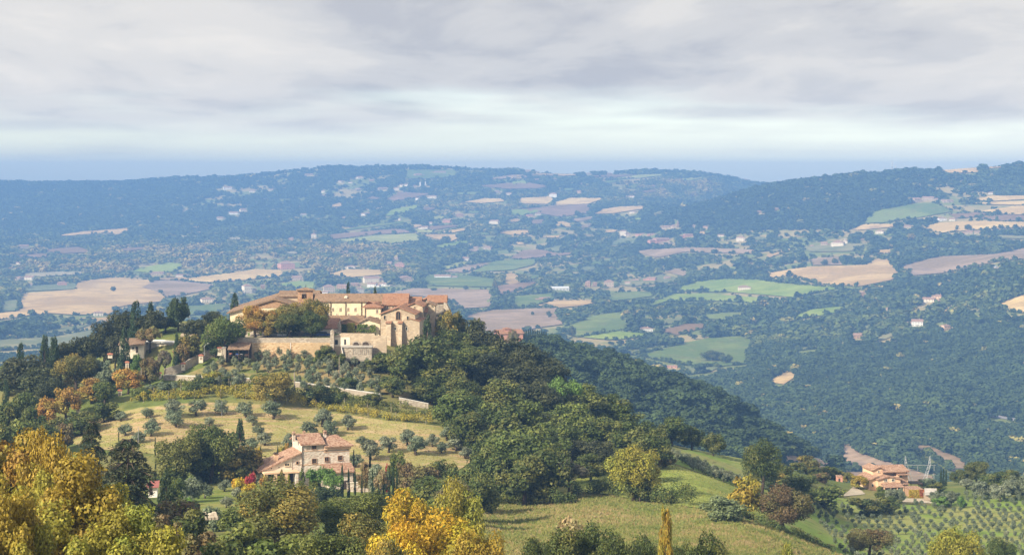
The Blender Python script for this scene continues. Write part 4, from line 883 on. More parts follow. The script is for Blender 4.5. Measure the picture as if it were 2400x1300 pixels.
# ------------------------------------------------------------------ plant the woods
tr0 = random.Random(77)
def plant():
    n = 560000
    px = rng.uniform(-170, 2570, n)
    d = np.sqrt(rng.uniform(880 ** 2, 8150 ** 2, n))
    # farther trees are planted a little wider
    keep = rng.uniform(0, 1, n) < np.where(d < 2900, 1.0, np.clip(2300 / d, 0.3, 1.0) ** 0.9)
    px = px[keep]; d = d[keep]
    z = ground_z(px, d); py = HOR + (CZ - z) / d * F
    vis = py < run_py(px, d) + 22 * F / d
    px, d, z, py = px[vis], d[vis], z[vis], py[vis]
    X = (px - 1200) / F * d
    big = vnoise(X / 600, d / 600, 21) * 0.6 + vnoise(X / 190, d / 190, 22) * 0.4
    sml = vnoise(X / 60, d / 60, 23)
    h = np.clip(rng.normal(9.2, 3.0, len(px)) + 3.4 * sml, 3.5, 19)
    hp = h * F / d
    ok = np.ones(len(px), bool)
    for poly in OPEN:
        P = np.array(poly); x0, y0 = P.min(0); x1, y1 = P.max(0)
        m = np.where(ok & (px > x0 - 4) & (px < x1 + 4) & (py > y0 - 2) & (py - hp * 0.85 < y1))[0]
        if len(m) == 0: continue
        bad = np.zeros(len(m), bool)
        for q in (0, .25, .5, .75, .98): bad |= inpoly(px[m], py[m] - hp[m] * q, poly)
        ok[m[bad]] = False
    # glades: thin the woods in patches on the valley floor and the inhabited slopes
    thin = np.clip((0.6 * vnoise(X / 210, d / 300, 31) + 0.5 * vnoise(X / 70, d / 110, 33) + 0.08) * 3.0, 0, 1) * ((d > 2500) & ((px > 420) | (py > 590))) * np.where((px > 1500) & (py < 540) & (px < 2150), 0.15, 0.92)
    thin = thin * np.where((px > 1780) & (py > 690), 0.35, 1.0)
    ok &= rng.uniform(0, 1, len(px)) > thin
    px, d, z, py, X, h, big, sml = [a[ok] for a in (px, d, z, py, X, h, big, sml)]
    w = h * rng.uniform(0.85, 1.35, len(px)) * np.where(d > 4200, 1.4, 1.2)
    tone = np.clip(0.36 + 0.34 * big + 0.18 * sml + rng.normal(0, 0.13, len(px)), 0, 0.85)
    # sunlit belts of woodland: the warm light is painted into tree tone
    for (x0, x1, y0, y1, a) in ((0, 1000, 568, 655, 0.42), (480, 760, 620, 650, 0.25), (1380, 1700, 415, 480, 0.42), (1000, 1200, 470, 560, 0.12), (2050, 2300, 990, 1060, 0.12), (1850, 2100, 690, 760, 0.10), (700, 1080, 470, 510, 0.1)):
        fx = np.clip(np.minimum(px - x0, x1 - px) / 90, 0, 1) * np.clip(np.minimum(py - y0, y1 - py) / 14, 0, 1)
        tone = np.clip(tone + a * fx * (0.6 + 0.8 * np.clip(sml + 0.3, 0, 1)), 0, 1)
    cloud_shade = np.clip((6.0e3 - d) / -500, 0, 1) * np.clip((1000 - px) / 150, 0, 1) * (py < 575) + np.clip((px - 1480) / 60, 0, 1) * np.clip((2230 - px) / 80, 0, 1) * (py < 548) * (d < 6000)     # dense high-ridge forest, cloud shade on it painted into the tone
    tone = tone * (1 - 0.62 * np.clip(cloud_shade, 0, 1))
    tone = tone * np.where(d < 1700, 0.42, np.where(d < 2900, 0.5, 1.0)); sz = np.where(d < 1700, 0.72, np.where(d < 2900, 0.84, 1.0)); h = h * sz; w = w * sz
    tone = np.where(rng.uniform(0, 1, len(px)) < np.where(d < 1700, 0.006, 0.018), rng.uniform(0.75, 0.95, len(px)), tone)
    # hedgerow trees and bushes along the field edges
    hx = []
    for kk, poly in FIELDS:
        for i in range(len(poly)):
            a = np.array(poly[i]); c = np.array(poly[(i + 1) % len(poly)]); L_ = abs(c[0] - a[0]) + 2 * abs(c[1] - a[1])
            if tr0.random() < 0.4: continue
            for q in range(int(L_ / 3.2)):
                if tr0.random() < 0.45: continue
                t = tr0.random(); e = a + (c - a) * t; hx.append((e[0] + tr0.uniform(-1.5, 1.5), e[1] + tr0.uniform(-.8, .8)))
    hd = np.array([vis_d(a, c, 900) for a, c in hx]); hpx = np.array([a for a, c in hx]); hpy = np.array([c for a, c in hx]); hz = ground_z(hpx, hd); hh = rng.gamma(3, 1.2, len(hx)) + 1.5
    px = np.concatenate([px, hpx]); d = np.concatenate([d, hd]); z = np.concatenate([z, hz]); h = np.concatenate([h, hh]); X = np.concatenate([X, (hpx - 1200) / F * hd]); w = np.concatenate([w, hh * rng.uniform(.9, 1.6, len(hx))]); tone = np.concatenate([tone, rng.uniform(.1, .6, len(hx))])
    P = np.stack([X, d, z - 0.05 * h], 1); S = np.stack([w, w, h], 1)
    print('woodland trees', len(px))
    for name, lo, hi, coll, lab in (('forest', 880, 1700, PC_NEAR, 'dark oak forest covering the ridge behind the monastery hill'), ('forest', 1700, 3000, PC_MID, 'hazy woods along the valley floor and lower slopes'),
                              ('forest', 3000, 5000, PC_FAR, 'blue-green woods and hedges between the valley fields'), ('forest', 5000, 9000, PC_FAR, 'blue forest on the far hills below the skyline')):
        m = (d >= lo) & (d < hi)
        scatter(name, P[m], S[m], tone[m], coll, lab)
plant()

# ------------------------------------------------------------------ stalks and tufts on the near fields
def tuft_mat():
    m, nt, b = newmat('stalks'); N = nt.nodes.new; L = nt.links.new
    t = N('ShaderNodeAttribute'); t.attribute_type = 'INSTANCER'; t.attribute_name = 'tone'
    cr = N('ShaderNodeValToRGB'); L(t.outputs['Fac'], cr.inputs[0]); e = cr.color_ramp.elements
    pts = [(0.0, (0.13, 0.17, 0.045)), (0.4, (0.23, 0.25, 0.07)), (0.7, (0.34, 0.26, 0.12)), (1.0, (0.47, 0.365, 0.20))]
    while len(e) < len(pts): e.new(0.5)
    for el, (p, c) in zip(e, pts): el.position = p; el.color = (*c, 1)
    L(cr.outputs[0], b.inputs['Base Color']); return m
TUFT = tuft_mat()
def tuft_proto(seed):
    g = np.random.default_rng(seed); v = []; f = []
    for i in range(12):
        a = g.uniform(0, 6.28); r = g.uniform(0, .35); x, y = math.cos(a) * r, math.sin(a) * r; w = 0.06; h = g.uniform(.5, 1); dx, dy = g.normal(size=2) * .22; b = g.uniform(0, 3.14)
        n = len(v); v += [(x - math.cos(b) * w, y - math.sin(b) * w, 0), (x + math.cos(b) * w, y + math.sin(b) * w, 0), (x + dx, y + dy, h)]; f.append((n, n + 1, n + 2))
    return mesh('grass_tuft', v, f, TUFT)
PC_TUFT = proto_coll('grass_tuft', [tuft_proto(700 + i) for i in range(6)])
def tufts(poly, n, size, lo, hi, label, row=None):
    P = np.array(poly); px = rng.uniform(P[:, 0].min(), P[:, 0].max(), n); py = rng.uniform(P[:, 1].min(), P[:, 1].max(), n); k = inpoly(px, py, poly); px, py = px[k], py[k]
    # depth of the ground at each photo point, read from a coarse table of columns
    gx = np.arange(P[:, 0].min(), P[:, 0].max() + 20, 20); ds = np.geomspace(150, 720, 500); tab = []
    for x in gx: tab.append(np.minimum.accumulate(HOR + (CZ - ground_z(np.full(500, x), ds)) / ds * F))
    tab = np.array(tab); i = np.clip(((px - gx[0]) / 20).astype(int), 0, len(gx) - 2); t = (px - gx[i]) / 20
    d = np.array([np.interp(-q, -(tab[a] * (1 - u) + tab[a + 1] * u), ds) for q, a, u in zip(py, i, t)]); d += rng.uniform(-1.5, 1.5, len(d))
    z = ground_z(px, d); X = (px - 1200) / F * d; s = size * rng.uniform(.5, 1.3, len(d)); patch = vnoise(X / 9, d / 9, 51) * .5 + vnoise(X / 3, d / 3, 52) * .3
    tone = np.clip(lo + (hi - lo) * (0.5 + patch * .6 + rng.normal(0, .22, len(d))), 0, 1)
    o = scatter('grass', np.stack([X, d, z + 0.08], 1), np.stack([s * 1.2, s * 1.2, s], 1), tone, PC_TUFT, label); o['category'] = 'grass'
tufts([(1060,1185),(1150,1178),(1280,1180),(1370,1155),(1420,1162),(1500,1178),(1600,1188),(1690,1200),(1800,1235),(1900,1268),(1990,1310),(1980,1340),(1000,1340),(1000,1250)], 34000, 0.55, 0.05, 0.82, 'cut maize stalks and grass covering the crop field')
tufts([(1340,1150),(1365,1085),(1420,1090),(1500,1095),(1580,1090),(1640,1110),(1720,1140),(1790,1170),(1810,1215),(1700,1198),(1600,1186),(1500,1172),(1420,1158)], 9000, 0.35, 0.05, 0.6, 'short grass of the green meadow')
tufts([(120,1020),(250,973),(420,946),(600,946),(800,970),(1000,995),(1070,1030),(1120,1075),(900,1125),(760,1110),(640,1085),(440,1075),(200,1050)], 13000, 0.28, 0.42, 1.0, 'mown dry grass of the olive slope')

# ------------------------------------------------------------------ the air of the valley
def haze():
    m = bpy.data.materials.new('haze'); m.use_nodes = True; nt = m.node_tree; nt.nodes.clear()
    o = nt.nodes.new('ShaderNodeOutputMaterial'); v = nt.nodes.new('ShaderNodeVolumePrincipled'); nt.links.new(v.outputs[0], o.inputs['Volume'])
    v.inputs['Color'].default_value = (0.24, 0.49, 1.0, 1); v.inputs['Density'].default_value = HAZE_DENSITY; v.inputs['Anisotropy'].default_value = 0.0
    b = MB().box(-6200, 6200, -60, 8760, ZG.min() - 1.5, CZ + 76)
    b = b.build('haze', m); tag(b, kind='stuff')
HAZE_DENSITY = 1.6e-4
haze()
# ------------------------------------------------------------------ buildings measured off the photo at their own depth
class Bd:
    def __init__(s, name, px0, py0, d, rot=0.0):
        s.px0, s.py0, s.d, s.k = px0, py0, d, d / F
        s.root = empty(name, at(px0, py0, d), math.radians(rot)); s.c = math.cos(math.radians(rot))
    def X(s, px): return (px - s.px0) * s.k / s.c
    def Z(s, py): return (s.py0 - py) * s.k
    def P(s, poly): return [(s.X(a), s.Z(b)) for a, b in poly]
    def part(s, name, mb, mat, parent=None): return mb.build(name, mat, parent or s.root)
    def front(s, name, poly, y0, y1, mat):       # outline facing the camera, pushed back
        p = s.P(poly); a = sum(p[i][0] * p[(i + 1) % len(p)][1] - p[(i + 1) % len(p)][0] * p[i][1] for i in range(len(p)))
        if a < 0: p = p[::-1]
        return s.part(name, MB().prism_y(p, y0, y1), mat)
    def gable(s, name, l, apex, r, y0, y1, mat, t=0.28, ov=0.45):
        (xl, zl), (xa, za), (xr, zr) = s.P([l, apex, r])
        kl = (za - zl) / max(xa - xl, 1e-3); kr = (za - zr) / max(xr - xa, 1e-3)
        p = [(xl - ov, zl - ov * kl), (xa, za), (xr + ov, zr - ov * kr), (xr + ov, zr - ov * kr + t), (xa, za + t), (xl - ov, zl - ov * kl + t)]
        return s.part(name, MB().prism_y(p, y0 - ov, y1 + ov), mat)
    def slope_x(s, name, pxl, pxr, eave, ridge, y0, ym, y1, mat, t=0.28, ov=0.5):   # ridge parallel to the front
        xl, xr, ze, zr = s.X(pxl), s.X(pxr), s.Z(eave), s.Z(ridge); k = (zr - ze) / (ym - y0)
        k2 = (zr - ze) / max(y1 - ym, 0.1) if y1 > ym else 0
        p = [(y0 - ov, ze - ov * k), (ym, zr)] + ([(y1 + ov, ze - ov * k2), (y1 + ov, ze - ov * k2 + t)] if y1 > ym else []) + [(ym, zr + t), (y0 - ov, ze - ov * k + t)]
        return s.part(name, MB().prism_x(p, xl - 0.2, xr + 0.2), mat)
    def hip(s, name, pxl, pxr, eave, ridge, y0, y1, run, mat, ov=0.5):
        return s.part(name, MB().hip(s.X(pxl) - ov, s.X(pxr) + ov, y0 - ov, y1 + ov, s.Z(eave), s.Z(ridge), run + ov), mat)
    def box(s, name, pxl, pxr, top, bot, y0, y1, mat, parent=None):
        return s.part(name, MB().box(s.X(pxl), s.X(pxr), y0, y1, s.Z(bot), s.Z(top)), mat, parent)
    def window(s, px, py, w, h, y=0.0, arch=False, shutters=None, frame=None, bars=True, pane=None):
        """opening with a surround standing proud, a pane set back in it, a cross bar; open or closed shutters"""
        x, z, W_, H_ = s.X(px), s.Z(py), w * s.k, h * s.k; fm_ = frame or ST_CH; t = max(0.10, W_ * 0.13)
        mb = MB()
        zt = z + H_ / 2 - (W_ / 2 if arch else 0)
        mb.box(x - W_ / 2 - t, x - W_ / 2, y - 0.13, y + 0.06, z - H_ / 2, zt); mb.box(x + W_ / 2, x + W_ / 2 + t, y - 0.13, y + 0.06, z - H_ / 2, zt)
        mb.box(x - W_ / 2 - t * 1.3, x + W_ / 2 + t * 1.3, y - 0.2, y + 0.06, z - H_ / 2 - t * 0.9, z - H_ / 2)
        n = 9
        if arch:
            for i in range(n):
                a, b = math.pi * i / n, math.pi * (i + 1) / n; R0, R1 = W_ / 2, W_ / 2 + t
                q = [(x + R0 * math.cos(a), zt + R0 * math.sin(a)), (x + R1 * math.cos(a), zt + R1 * math.sin(a)), (x + R1 * math.cos(b), zt + R1 * math.sin(b)), (x + R0 * math.cos(b), zt + R0 * math.sin(b))]
                mb.prism_y(q, y - 0.13, y + 0.06)
        else: mb.box(x - W_ / 2 - t, x + W_ / 2 + t, y - 0.13, y + 0.06, zt, zt + t)
        o = s.part('window', mb, fm_)
        pm = MB(); pts = [(x - W_ / 2, z - H_ / 2), (x + W_ / 2, z - H_ / 2), (x + W_ / 2, zt)] + ([(x + W_ / 2 * math.cos(math.pi * i / n), zt + W_ / 2 * math.sin(math.pi * i / n)) for i in range(1, n)] if arch else []) + [(x - W_ / 2, zt)]
        pm.prism_y(pts, y - 0.03, y + 0.05); s.part('pane', pm, pane or GLASS, o)
        if bars and W_ > 0.55 and pane is None:
            s.part('glazing_bar', MB().box(x - 0.035, x + 0.035, y - 0.06, y - 0.028, z - H_ / 2, z + H_ / 2), frame or DARKW, o)
        if shutters:
            for sg in (-1, 1):
                if shutters == 'open': xa = x + sg * (W_ / 2 + t * 0.2); xb = xa + sg * W_ * 0.5
                else: xa = x + sg * 0.01; xb = x + sg * W_ / 2
                s.part('shutter', MB().box(min(xa, xb), max(xa, xb), y - 0.22, y - 0.15, z - H_ / 2, z + H_ / 2), SHUT, o)
        return o
    def chimney(s, px, base, top, w, y, mat, cap=T_FARM):
        x = s.X(px); W_ = w * s.k / 2
        c = s.part('chimney', MB().box(x - W_, x + W_, y - W_, y + W_, s.Z(base), s.Z(top)), mat)
        s.part('chimney_cap', MB().box(x - W_ * 1.35, x + W_ * 1.35, y - W_ * 1.35, y + W_ * 1.35, s.Z(top) + 0.02, s.Z(top) + 0.12).hip(x - W_ * 1.2, x + W_ * 1.2, y - W_ * 1.2, y + W_ * 1.2, s.Z(top) + 0.35, s.Z(top) + 0.75, W_ * 0.9, 0.08).box(x - W_ * .9, x - W_ * .6, y - W_ * .9, y + W_ * .9, s.Z(top) + 0.1, s.Z(top) + 0.4).box(x + W_ * .6, x + W_ * .9, y - W_ * .9, y + W_ * .9, s.Z(top) + 0.1, s.Z(top) + 0.4), cap, c)
    def tag(s, label, cat, group=None): tag(s.root, label, cat, group); return s

# ---- the long cream dormitory wing
b = Bd('monastery_wing', 850, 790, 552)
b.box('wall', 738, 955, 706, 800, 0, 10, CREAM)
b.slope_x('roof', 737, 902, 706, 692, 0, 5, 10, T_OLD)
b.slope_x('new_roof', 903, 956, 706, 691.5, -0.3, 4.7, 10, T_NEW)
b.box('eave_board', 737, 902, 705.6, 707.4, -0.42, -0.1, DARKW)
for px in (761, 779, 797, 815, 832): b.window(px, 724.5, 3.6, 6.6, 0, shutters='closed', frame=CREAM2)
for px in (770, 789.5, 817, 837): b.window(px, 736.8, 3.4, 2.2, 0, frame=CREAM2, bars=False)
for px in (775, 810, 847): b.box('downpipe', px - 0.5, px + 0.5, 707, 745, -0.28, -0.06, DARKW)
b.part('dormer', MB().prism_y([(b.X(806), b.Z(699)), (b.X(813), b.Z(699)), (b.X(813), b.Z(695.6)), (b.X(809.5), b.Z(693.6)), (b.X(806), b.Z(695.6))], 1.0, 3.4), CREAM2)
b.box('lower_wall', 738, 856, 745, 800, -3.4, -0.05, CREAM2)
b.part('lower_roof', MB().prism_x([(-4.0, b.Z(745.8)), (-0.06, b.Z(740.4)), (-0.06, b.Z(738.6)), (-4.0, b.Z(744))], b.X(738), b.X(856)), T_OLD)
b.tag('long cream monastery wing with shuttered windows and brown tiled roof', 'monastery')
# ---- cream corner block with pyramid roof
b = Bd('monastery_block', 873, 790, 541)
b.box('wall', 855, 892, 721, 800, 0, 9, CREAM)
b.hip('roof', 853.5, 894, 721, 708.5, 0, 9, 4.0, T_NEW)
b.window(882.5, 729, 3.8, 8, 0, shutters='closed', frame=CREAM2); b.window(882.5, 746, 3.8, 5.5, 0, shutters='open', frame=CREAM2)
b.box('downpipe', 855.2, 856.2, 722, 760, -0.25, -0.05, DARKW)
b.tag('square cream block with red pyramid roof at the end of the long wing', 'monastery')
# ---- red-roofed link range behind the church
b = Bd('monastery_range', 925, 790, 547)
b.box('wall', 897, 954, 714, 800, 0, 8, ST_CH)
b.slope_x('roof', 896, 955, 714, 693.5, 0, 7, 11, T_NEW)
b.part('gable_end', MB().prism_x([(0.1, b.Z(716)), (11, b.Z(716)), (7, b.Z(695.5))], b.X(894.6), b.X(895.8)), CREAM2)
for px in (909, 921.5): b.window(px, 720, 4, 4.6, 0, frame=CREAM2)
b.tag('stone range with large bright red roof rising behind the church', 'monastery')
# ---- the stone church
b = Bd('stone_church', 935, 815, 530, -4)
b.front('facade', [(892, 840), (973, 840), (973, 736), (934, 721.5), (892, 736.5)], 0, 19, ST_CH)
b.gable('roof', (892, 736.5), (934, 721.0), (973, 736), 0, 19, T_NEW)
b.front('side_aisle', [(960.5, 840), (984, 840), (984, 753), (976, 750), (960.5, 746.5)], -0.5, 18, ST_CH)
b.part('aisle_roof', MB().prism_y([(b.X(960), b.Z(746.2)), (b.X(985.5), b.Z(753)), (b.X(985.5), b.Z(751.2)), (b.X(960), b.Z(744.6))], -0.8, 18.2), T_NEW)
b.part('quoins', MB().box(b.X(961), b.X(966), -0.62, -0.4, b.Z(800), b.Z(748)), WHITEP) if False else None
for (l, r_, bot, tw) in ((905.5, 917.5, 835, 0.0), (934.5, 943.5, 830, 0.0)):
    x0, x1 = b.X(l), b.X(r_)
    o = b.part('buttress', MB().prism_x([(-2.6, b.Z(bot)), (0.05, b.Z(bot)), (0.05, b.Z(754)), (-1.0, b.Z(756)), (-1.5, b.Z(790))], x0, x1), ST_CH)
    b.part('buttress_cap', MB().prism_x([(-1.35, b.Z(757.2)), (0.04, b.Z(753.6)), (0.04, b.Z(752)), (-1.35, b.Z(755.6))], x0 - 0.15, x1 + 0.15), T_NEW, o)
b.window(933.5, 739, 10, 19, 0, arch=True, frame=BRICKM)
b.part('mullion', MB().box(b.X(931.6), b.X(932.1), -0.09, -0.035, b.Z(748.2), b.Z(731)).box(b.X(935), b.X(935.5), -0.09, -0.035, b.Z(748.2), b.Z(731)), DARKW)
b.window(901.5, 743.8, 4, 8.4, 0, frame=ST_CH); b.window(956, 744.6, 4, 7.6, 0, frame=ST_CH)
b.window(926.4, 769.8, 4, 7.4, 0, arch=True, frame=CREAM2); b.window(953.2, 770, 4, 7.4, 0, arch=True, frame=CREAM2)
b.box('side_door', 887.8, 891.6, 774, 786, 0.5, 3, DARKW)
b.tag('tall stone church with arched window and two buttresses', 'church')
# ---- roofs stepping down behind the church to the right
b = Bd('monastery_house', 965, 790, 552); b.box('wall', 955, 986, 712, 800, 0, 9, ST_CH); b.slope_x('roof', 954, 986, 712, 699.5, 0, 5, 9, T_NEW); b.chimney(962, 705, 700.5, 2.6, 3.2, WHITEP, T_NEW)
b.tag('small house with red roof and white chimney behind the church roof', 'house')
b = Bd('gabled_house', 972, 790, 540, -6); b.front('wall', [(955, 800), (991, 800), (991, 718), (972, 710.5), (955, 717)], 0, 9, ST_CH); b.gable('roof', (955, 717), (972, 710.2), (991, 717.5), 0, 9, T_NEW); b.window(971.5, 720, 2.6, 2.6, 0)
b.tag('stone gabled house with one tiny window right of the church ridge', 'house')
b = Bd('gabled_house', 990, 790, 560); b.front('wall', [(978, 800), (1004, 800), (1004, 703), (1000, 700), (978, 711)], 0, 8, CREAM2); b.gable('roof', (976, 711.5), (1001, 699), (1005, 701.5), 0, 8, T_NEW); b.window(982.5, 709, 2.6, 3.4, 0)
b.tag('pale gabled house with sloping half roof below the rightmost roof', 'house')
b = Bd('stone_house', 1024, 790, 556); b.box('wall', 1003, 1047, 708, 800, 0, 10, ST_GREY); b.slope_x('roof', 1002, 1046, 708, 695.5, 0, 5, 10, T_NEW)
b.part('gable_end', MB().prism_x([(0, b.Z(708)), (10, b.Z(708)), (5, b.Z(696.5))], b.X(1046.6), b.X(1047.2)), ST_GREY); b.window(1014, 716, 2.6, 3.4, 0)
b.tag('grey stone house with red roof at the right end of the monastery', 'house')
b = Bd('low_house', 1005, 790, 545); b.front('wall', [(992, 800), (1020, 800), (1020, 716), (1004, 710.5), (992, 715)], 0, 7, ST_CH); b.gable('roof', (992, 715), (1004, 710.2), (1020, 715.8), 0, 7, T_OLD); b.window(1013, 717, 2.6, 3.2, 0)
b.box('lean_to_wall', 988, 1003, 730, 800, -3, -0.05, ST_GREY); b.part('lean_to_roof', MB().prism_x([(-3.4, b.Z(730)), (-0.06, b.Z(722)), (-0.06, b.Z(720.4)), (-3.4, b.Z(728.4))], b.X(987), b.X(1004)), T_NEW)
b.tag('low stone house with flat gable below the rightmost red roof', 'house')
b = Bd('ruined_wall', 1048, 790, 552, -30); b.front('wall', [(1040, 800), (1062, 800), (1058, 738), (1052, 724), (1046, 712), (1040, 709)], 0, 0.8, ST_GREY); b.tag('sloping ruined stone wall at the right end of the monastery', 'wall')
# ---- little houses below the long wing
b = Bd('stone_cottage', 820, 790, 533); b.front('wall', [(796, 800), (844, 800), (844, 757), (816, 749), (796, 756.5)], 0, 10, BRICKM); b.gable('roof', (796, 756.5), (816, 748.6), (844, 757), 0, 10, T_OLD)
b.box('plaster_bay', 815, 829, 760, 783, -0.25, -0.03, CREAM2); b.window(834, 767, 4, 8, 0); b.box('door', 802, 808, 766, 783, -0.12, -0.02, DARKW)
b.tag('brown stone cottage with low gable under the long wing', 'house')
b = Bd('cream_cottage', 868, 790, 531); b.front('wall', [(843, 800), (891, 800), (891, 757.5), (861, 748.5), (843, 756)], 0, 9, CREAM); b.gable('roof', (843, 756), (861, 748), (891.5, 757.5), 0, 9, T_OLD)
b.window(872, 765, 4.4, 9, 0, frame=CREAM2); b.window(856.5, 766, 4.2, 4.6, 0, frame=CREAM2); b.box('brick_corner', 881, 893, 757.5, 787, 0.4, 5, BRICKM); b.box('doorway', 884, 890, 771, 786, 0.25, 0.5, DARKW)
b.tag('cream cottage with climbing vine beside the stone church', 'house')
b = Bd('low_cottage', 775, 792, 529); b.box('wall', 727, 788, 769, 800, 0, 8, CREAM2); b.slope_x('roof', 726, 790, 769, 751, 0, 7, 9, T_NEW); b.front('gable_wall', [(788, 800), (798, 800), (798, 765), (793, 754), (788, 768)], 0.2, 8, ST_GREY)
b.window(738, 780, 4, 8, 0, frame=WHITEP); b.window(756.5, 780.5, 5, 9, 0, frame=WHITEP); b.box('door', 783, 786.5, 777, 790, -0.1, -0.02, DARKW)
b.tag('low cottage with red roof and white framed windows by the car park', 'house')
# ---- church of the left with its broad gable, bell gable above
b = Bd('gabled_church', 640, 790, 545, 3); b.front('wall', [(540, 800), (745, 800), (745, 731), (642, 703), (540, 733)], 0, 30, CREAM)
b.gable('roof', (538, 733.3), (642, 702.5), (745, 731), 0, 30, T_OLD, 0.4, 0.7)
b.front('gable_stone', [(596, 722), (686, 720), (686, 716.5), (642, 704.2), (596, 717.4)], -0.12, -0.02, BRICKM)
b.box('upper_nave', 648, 740, 698, 800, 12, 28, ST_CH); b.slope_x('nave_roof', 646, 742, 701, 692, 12, 19, 28, T_OLD)
for px in (560, 600, 720): b.window(px, 764, 6, 11, 0, frame=CREAM2)
b.front('portico_roof', [(545, 772), (595, 752), (598, 752), (598, 754), (548, 775)], -4, -0.05, T_OLD); b.box('door', 636, 650, 765, 792, -0.15, -0.03, DARKW)
b.tag('broad cream church with low brown gable behind the terrace trees', 'church')
b = Bd('bell_gable', 716, 705, 556, 4)
xl, xr = b.X(698), b.X(733); za, zb = b.Z(685), b.Z(712); n = 12; cx = b.X(713); R = 5.6 * b.k; zt = b.Z(690)
mb = MB(); mb.box(xl, cx - R, 0, 1.6, zb, b.Z(682)); mb.box(cx + R, b.X(728.5), 0, 1.6, zb, b.Z(682)); mb.box(b.X(728.5), xr, 0.05, 1.55, zb, b.Z(682))
for i in range(n):
    a, c = math.pi * i / n, math.pi * (i + 1) / n
    mb.prism_y([(cx + R * math.cos(a), zt + R * math.sin(a)), (cx + R * math.cos(a), b.Z(682)), (cx + R * math.cos(c), b.Z(682)), (cx + R * math.cos(c), zt + R * math.sin(c))], 0.02, 1.58)
mb.box(cx - R, cx + R, 0.03, 1.57, zb, b.Z(700)); b.part('wall', mb, BRICKM)
b.part('cornice', MB().box(b.X(697), b.X(734.5), -0.3, 1.9, b.Z(682), b.Z(680.6)), ST_CH)
b.hip('roof', 697, 734, 680.4, 674, -0.2, 1.8, 2.0, T_OLD, 0.35)
o = b.part('bell', MB().tube([(cx + 0.1, 0.8, b.Z(698)), (cx + 0.1, 0.8, b.Z(696)), (cx + 0.1, 0.8, b.Z(692.5)), (cx + 0.1, 0.8, b.Z(691))], [0.5, 0.38, 0.28, 0.1], 10), DARKW)
b.part('headstock', MB().box(cx - R, cx + R, 0.7, 0.9, b.Z(691), b.Z(690.2)), DARKW, o)
b.part('cross', MB().box(b.X(716.2), b.X(716.8), 0.75, 0.85, b.Z(674.5), b.Z(667)).box(b.X(715), b.X(718), 0.76, 0.84, b.Z(670.4), b.Z(669.8)), DARKW)
b.tag('brick bell gable with arched opening, small roof and iron cross', 'bell tower')

# ---- retaining walls and terraces
b = Bd('retaining_wall', 660, 832, 515.8)
b.box('upper_wall', 545, 778, 791.5, 803, 0.25, 1.0, ST_GREY); b.box('lower_wall', 540, 778, 803, 845, 0, 1.0, ST_WALL)
b.box('downpipe', 680.5, 681.5, 803, 828, -0.12, -0.02, WHITEM)
b.front('corner_pier', [(773, 850), (784, 850), (783, 775), (780, 772), (775, 774)], -0.9, 1.4, ST_GREY)
b.tag('long rubble retaining wall with brown upper band below the car park', 'wall')
b = Bd('terrace_wall', 845, 822, 516.2)
k = b
b.front('wall', [(783, 850), (906, 850), (906, 788), (878, 786.5), (878, 782), (800, 781), (783, 788)], 0.3, 1.5, ST_CH)
b.box('doorway', 785, 792, 796, 807, 0.12, 0.28, GLASS); b.box('window', 806.5, 810.5, 795, 807, 0.15, 0.28, GLASS)
b.box('plaster_panel', 784, 820, 790, 811, 0.24, 0.297, CREAM2)
for cx_, w_ in ((834.5, 13), (857, 15)):
    x = b.X(cx_); R = w_ / 2 * b.k; zt = b.Z(806.5); nn = 10
    q = [(x + R * math.cos(math.pi * i / nn), zt + R * 0.75 * math.sin(math.pi * i / nn)) for i in range(nn + 1)] + [(x - R, b.Z(812)), (x + R, b.Z(812))]
    o = b.part('arch', MB().prism_y(q, 0.20, 0.295), DARKW)
    mbv = MB()
    for i in range(nn):
        a, c = math.pi * i / nn, math.pi * (i + 1) / nn
        mbv.prism_y([(x + R * math.cos(a), zt + R * .75 * math.sin(a)), (x + (R + .35) * math.cos(a), zt + (R * .75 + .35) * math.sin(a)), (x + (R + .35) * math.cos(c), zt + (R * .75 + .35) * math.sin(c)), (x + R * math.cos(c), zt + R * .75 * math.sin(c))], 0.12, 0.28)
    b.part('arch_ring', mbv, ST_GREY, o)
b.tag('stone terrace wall with two low arches beside the church', 'wall')
b = Bd('lower_terrace', 835, 832, 511.5); b.box('wall', 801, 871, 813.5, 846, 0, 4, ST_GREY); b.box('slab', 800, 872, 812, 813.5, -0.25, 4.2, CONC)
for i in range(9): b.box('rail_post', 828 + i * 5, 828.5 + i * 5, 816, 830, -0.12, -0.02, CONC)
b.front('stair', [(801, 812), (805, 830), (803.5, 830), (800, 813)], -0.6, -0.05, WHITEP)
b.tag('grey stone terrace with concrete slab below the arched wall', 'terrace')
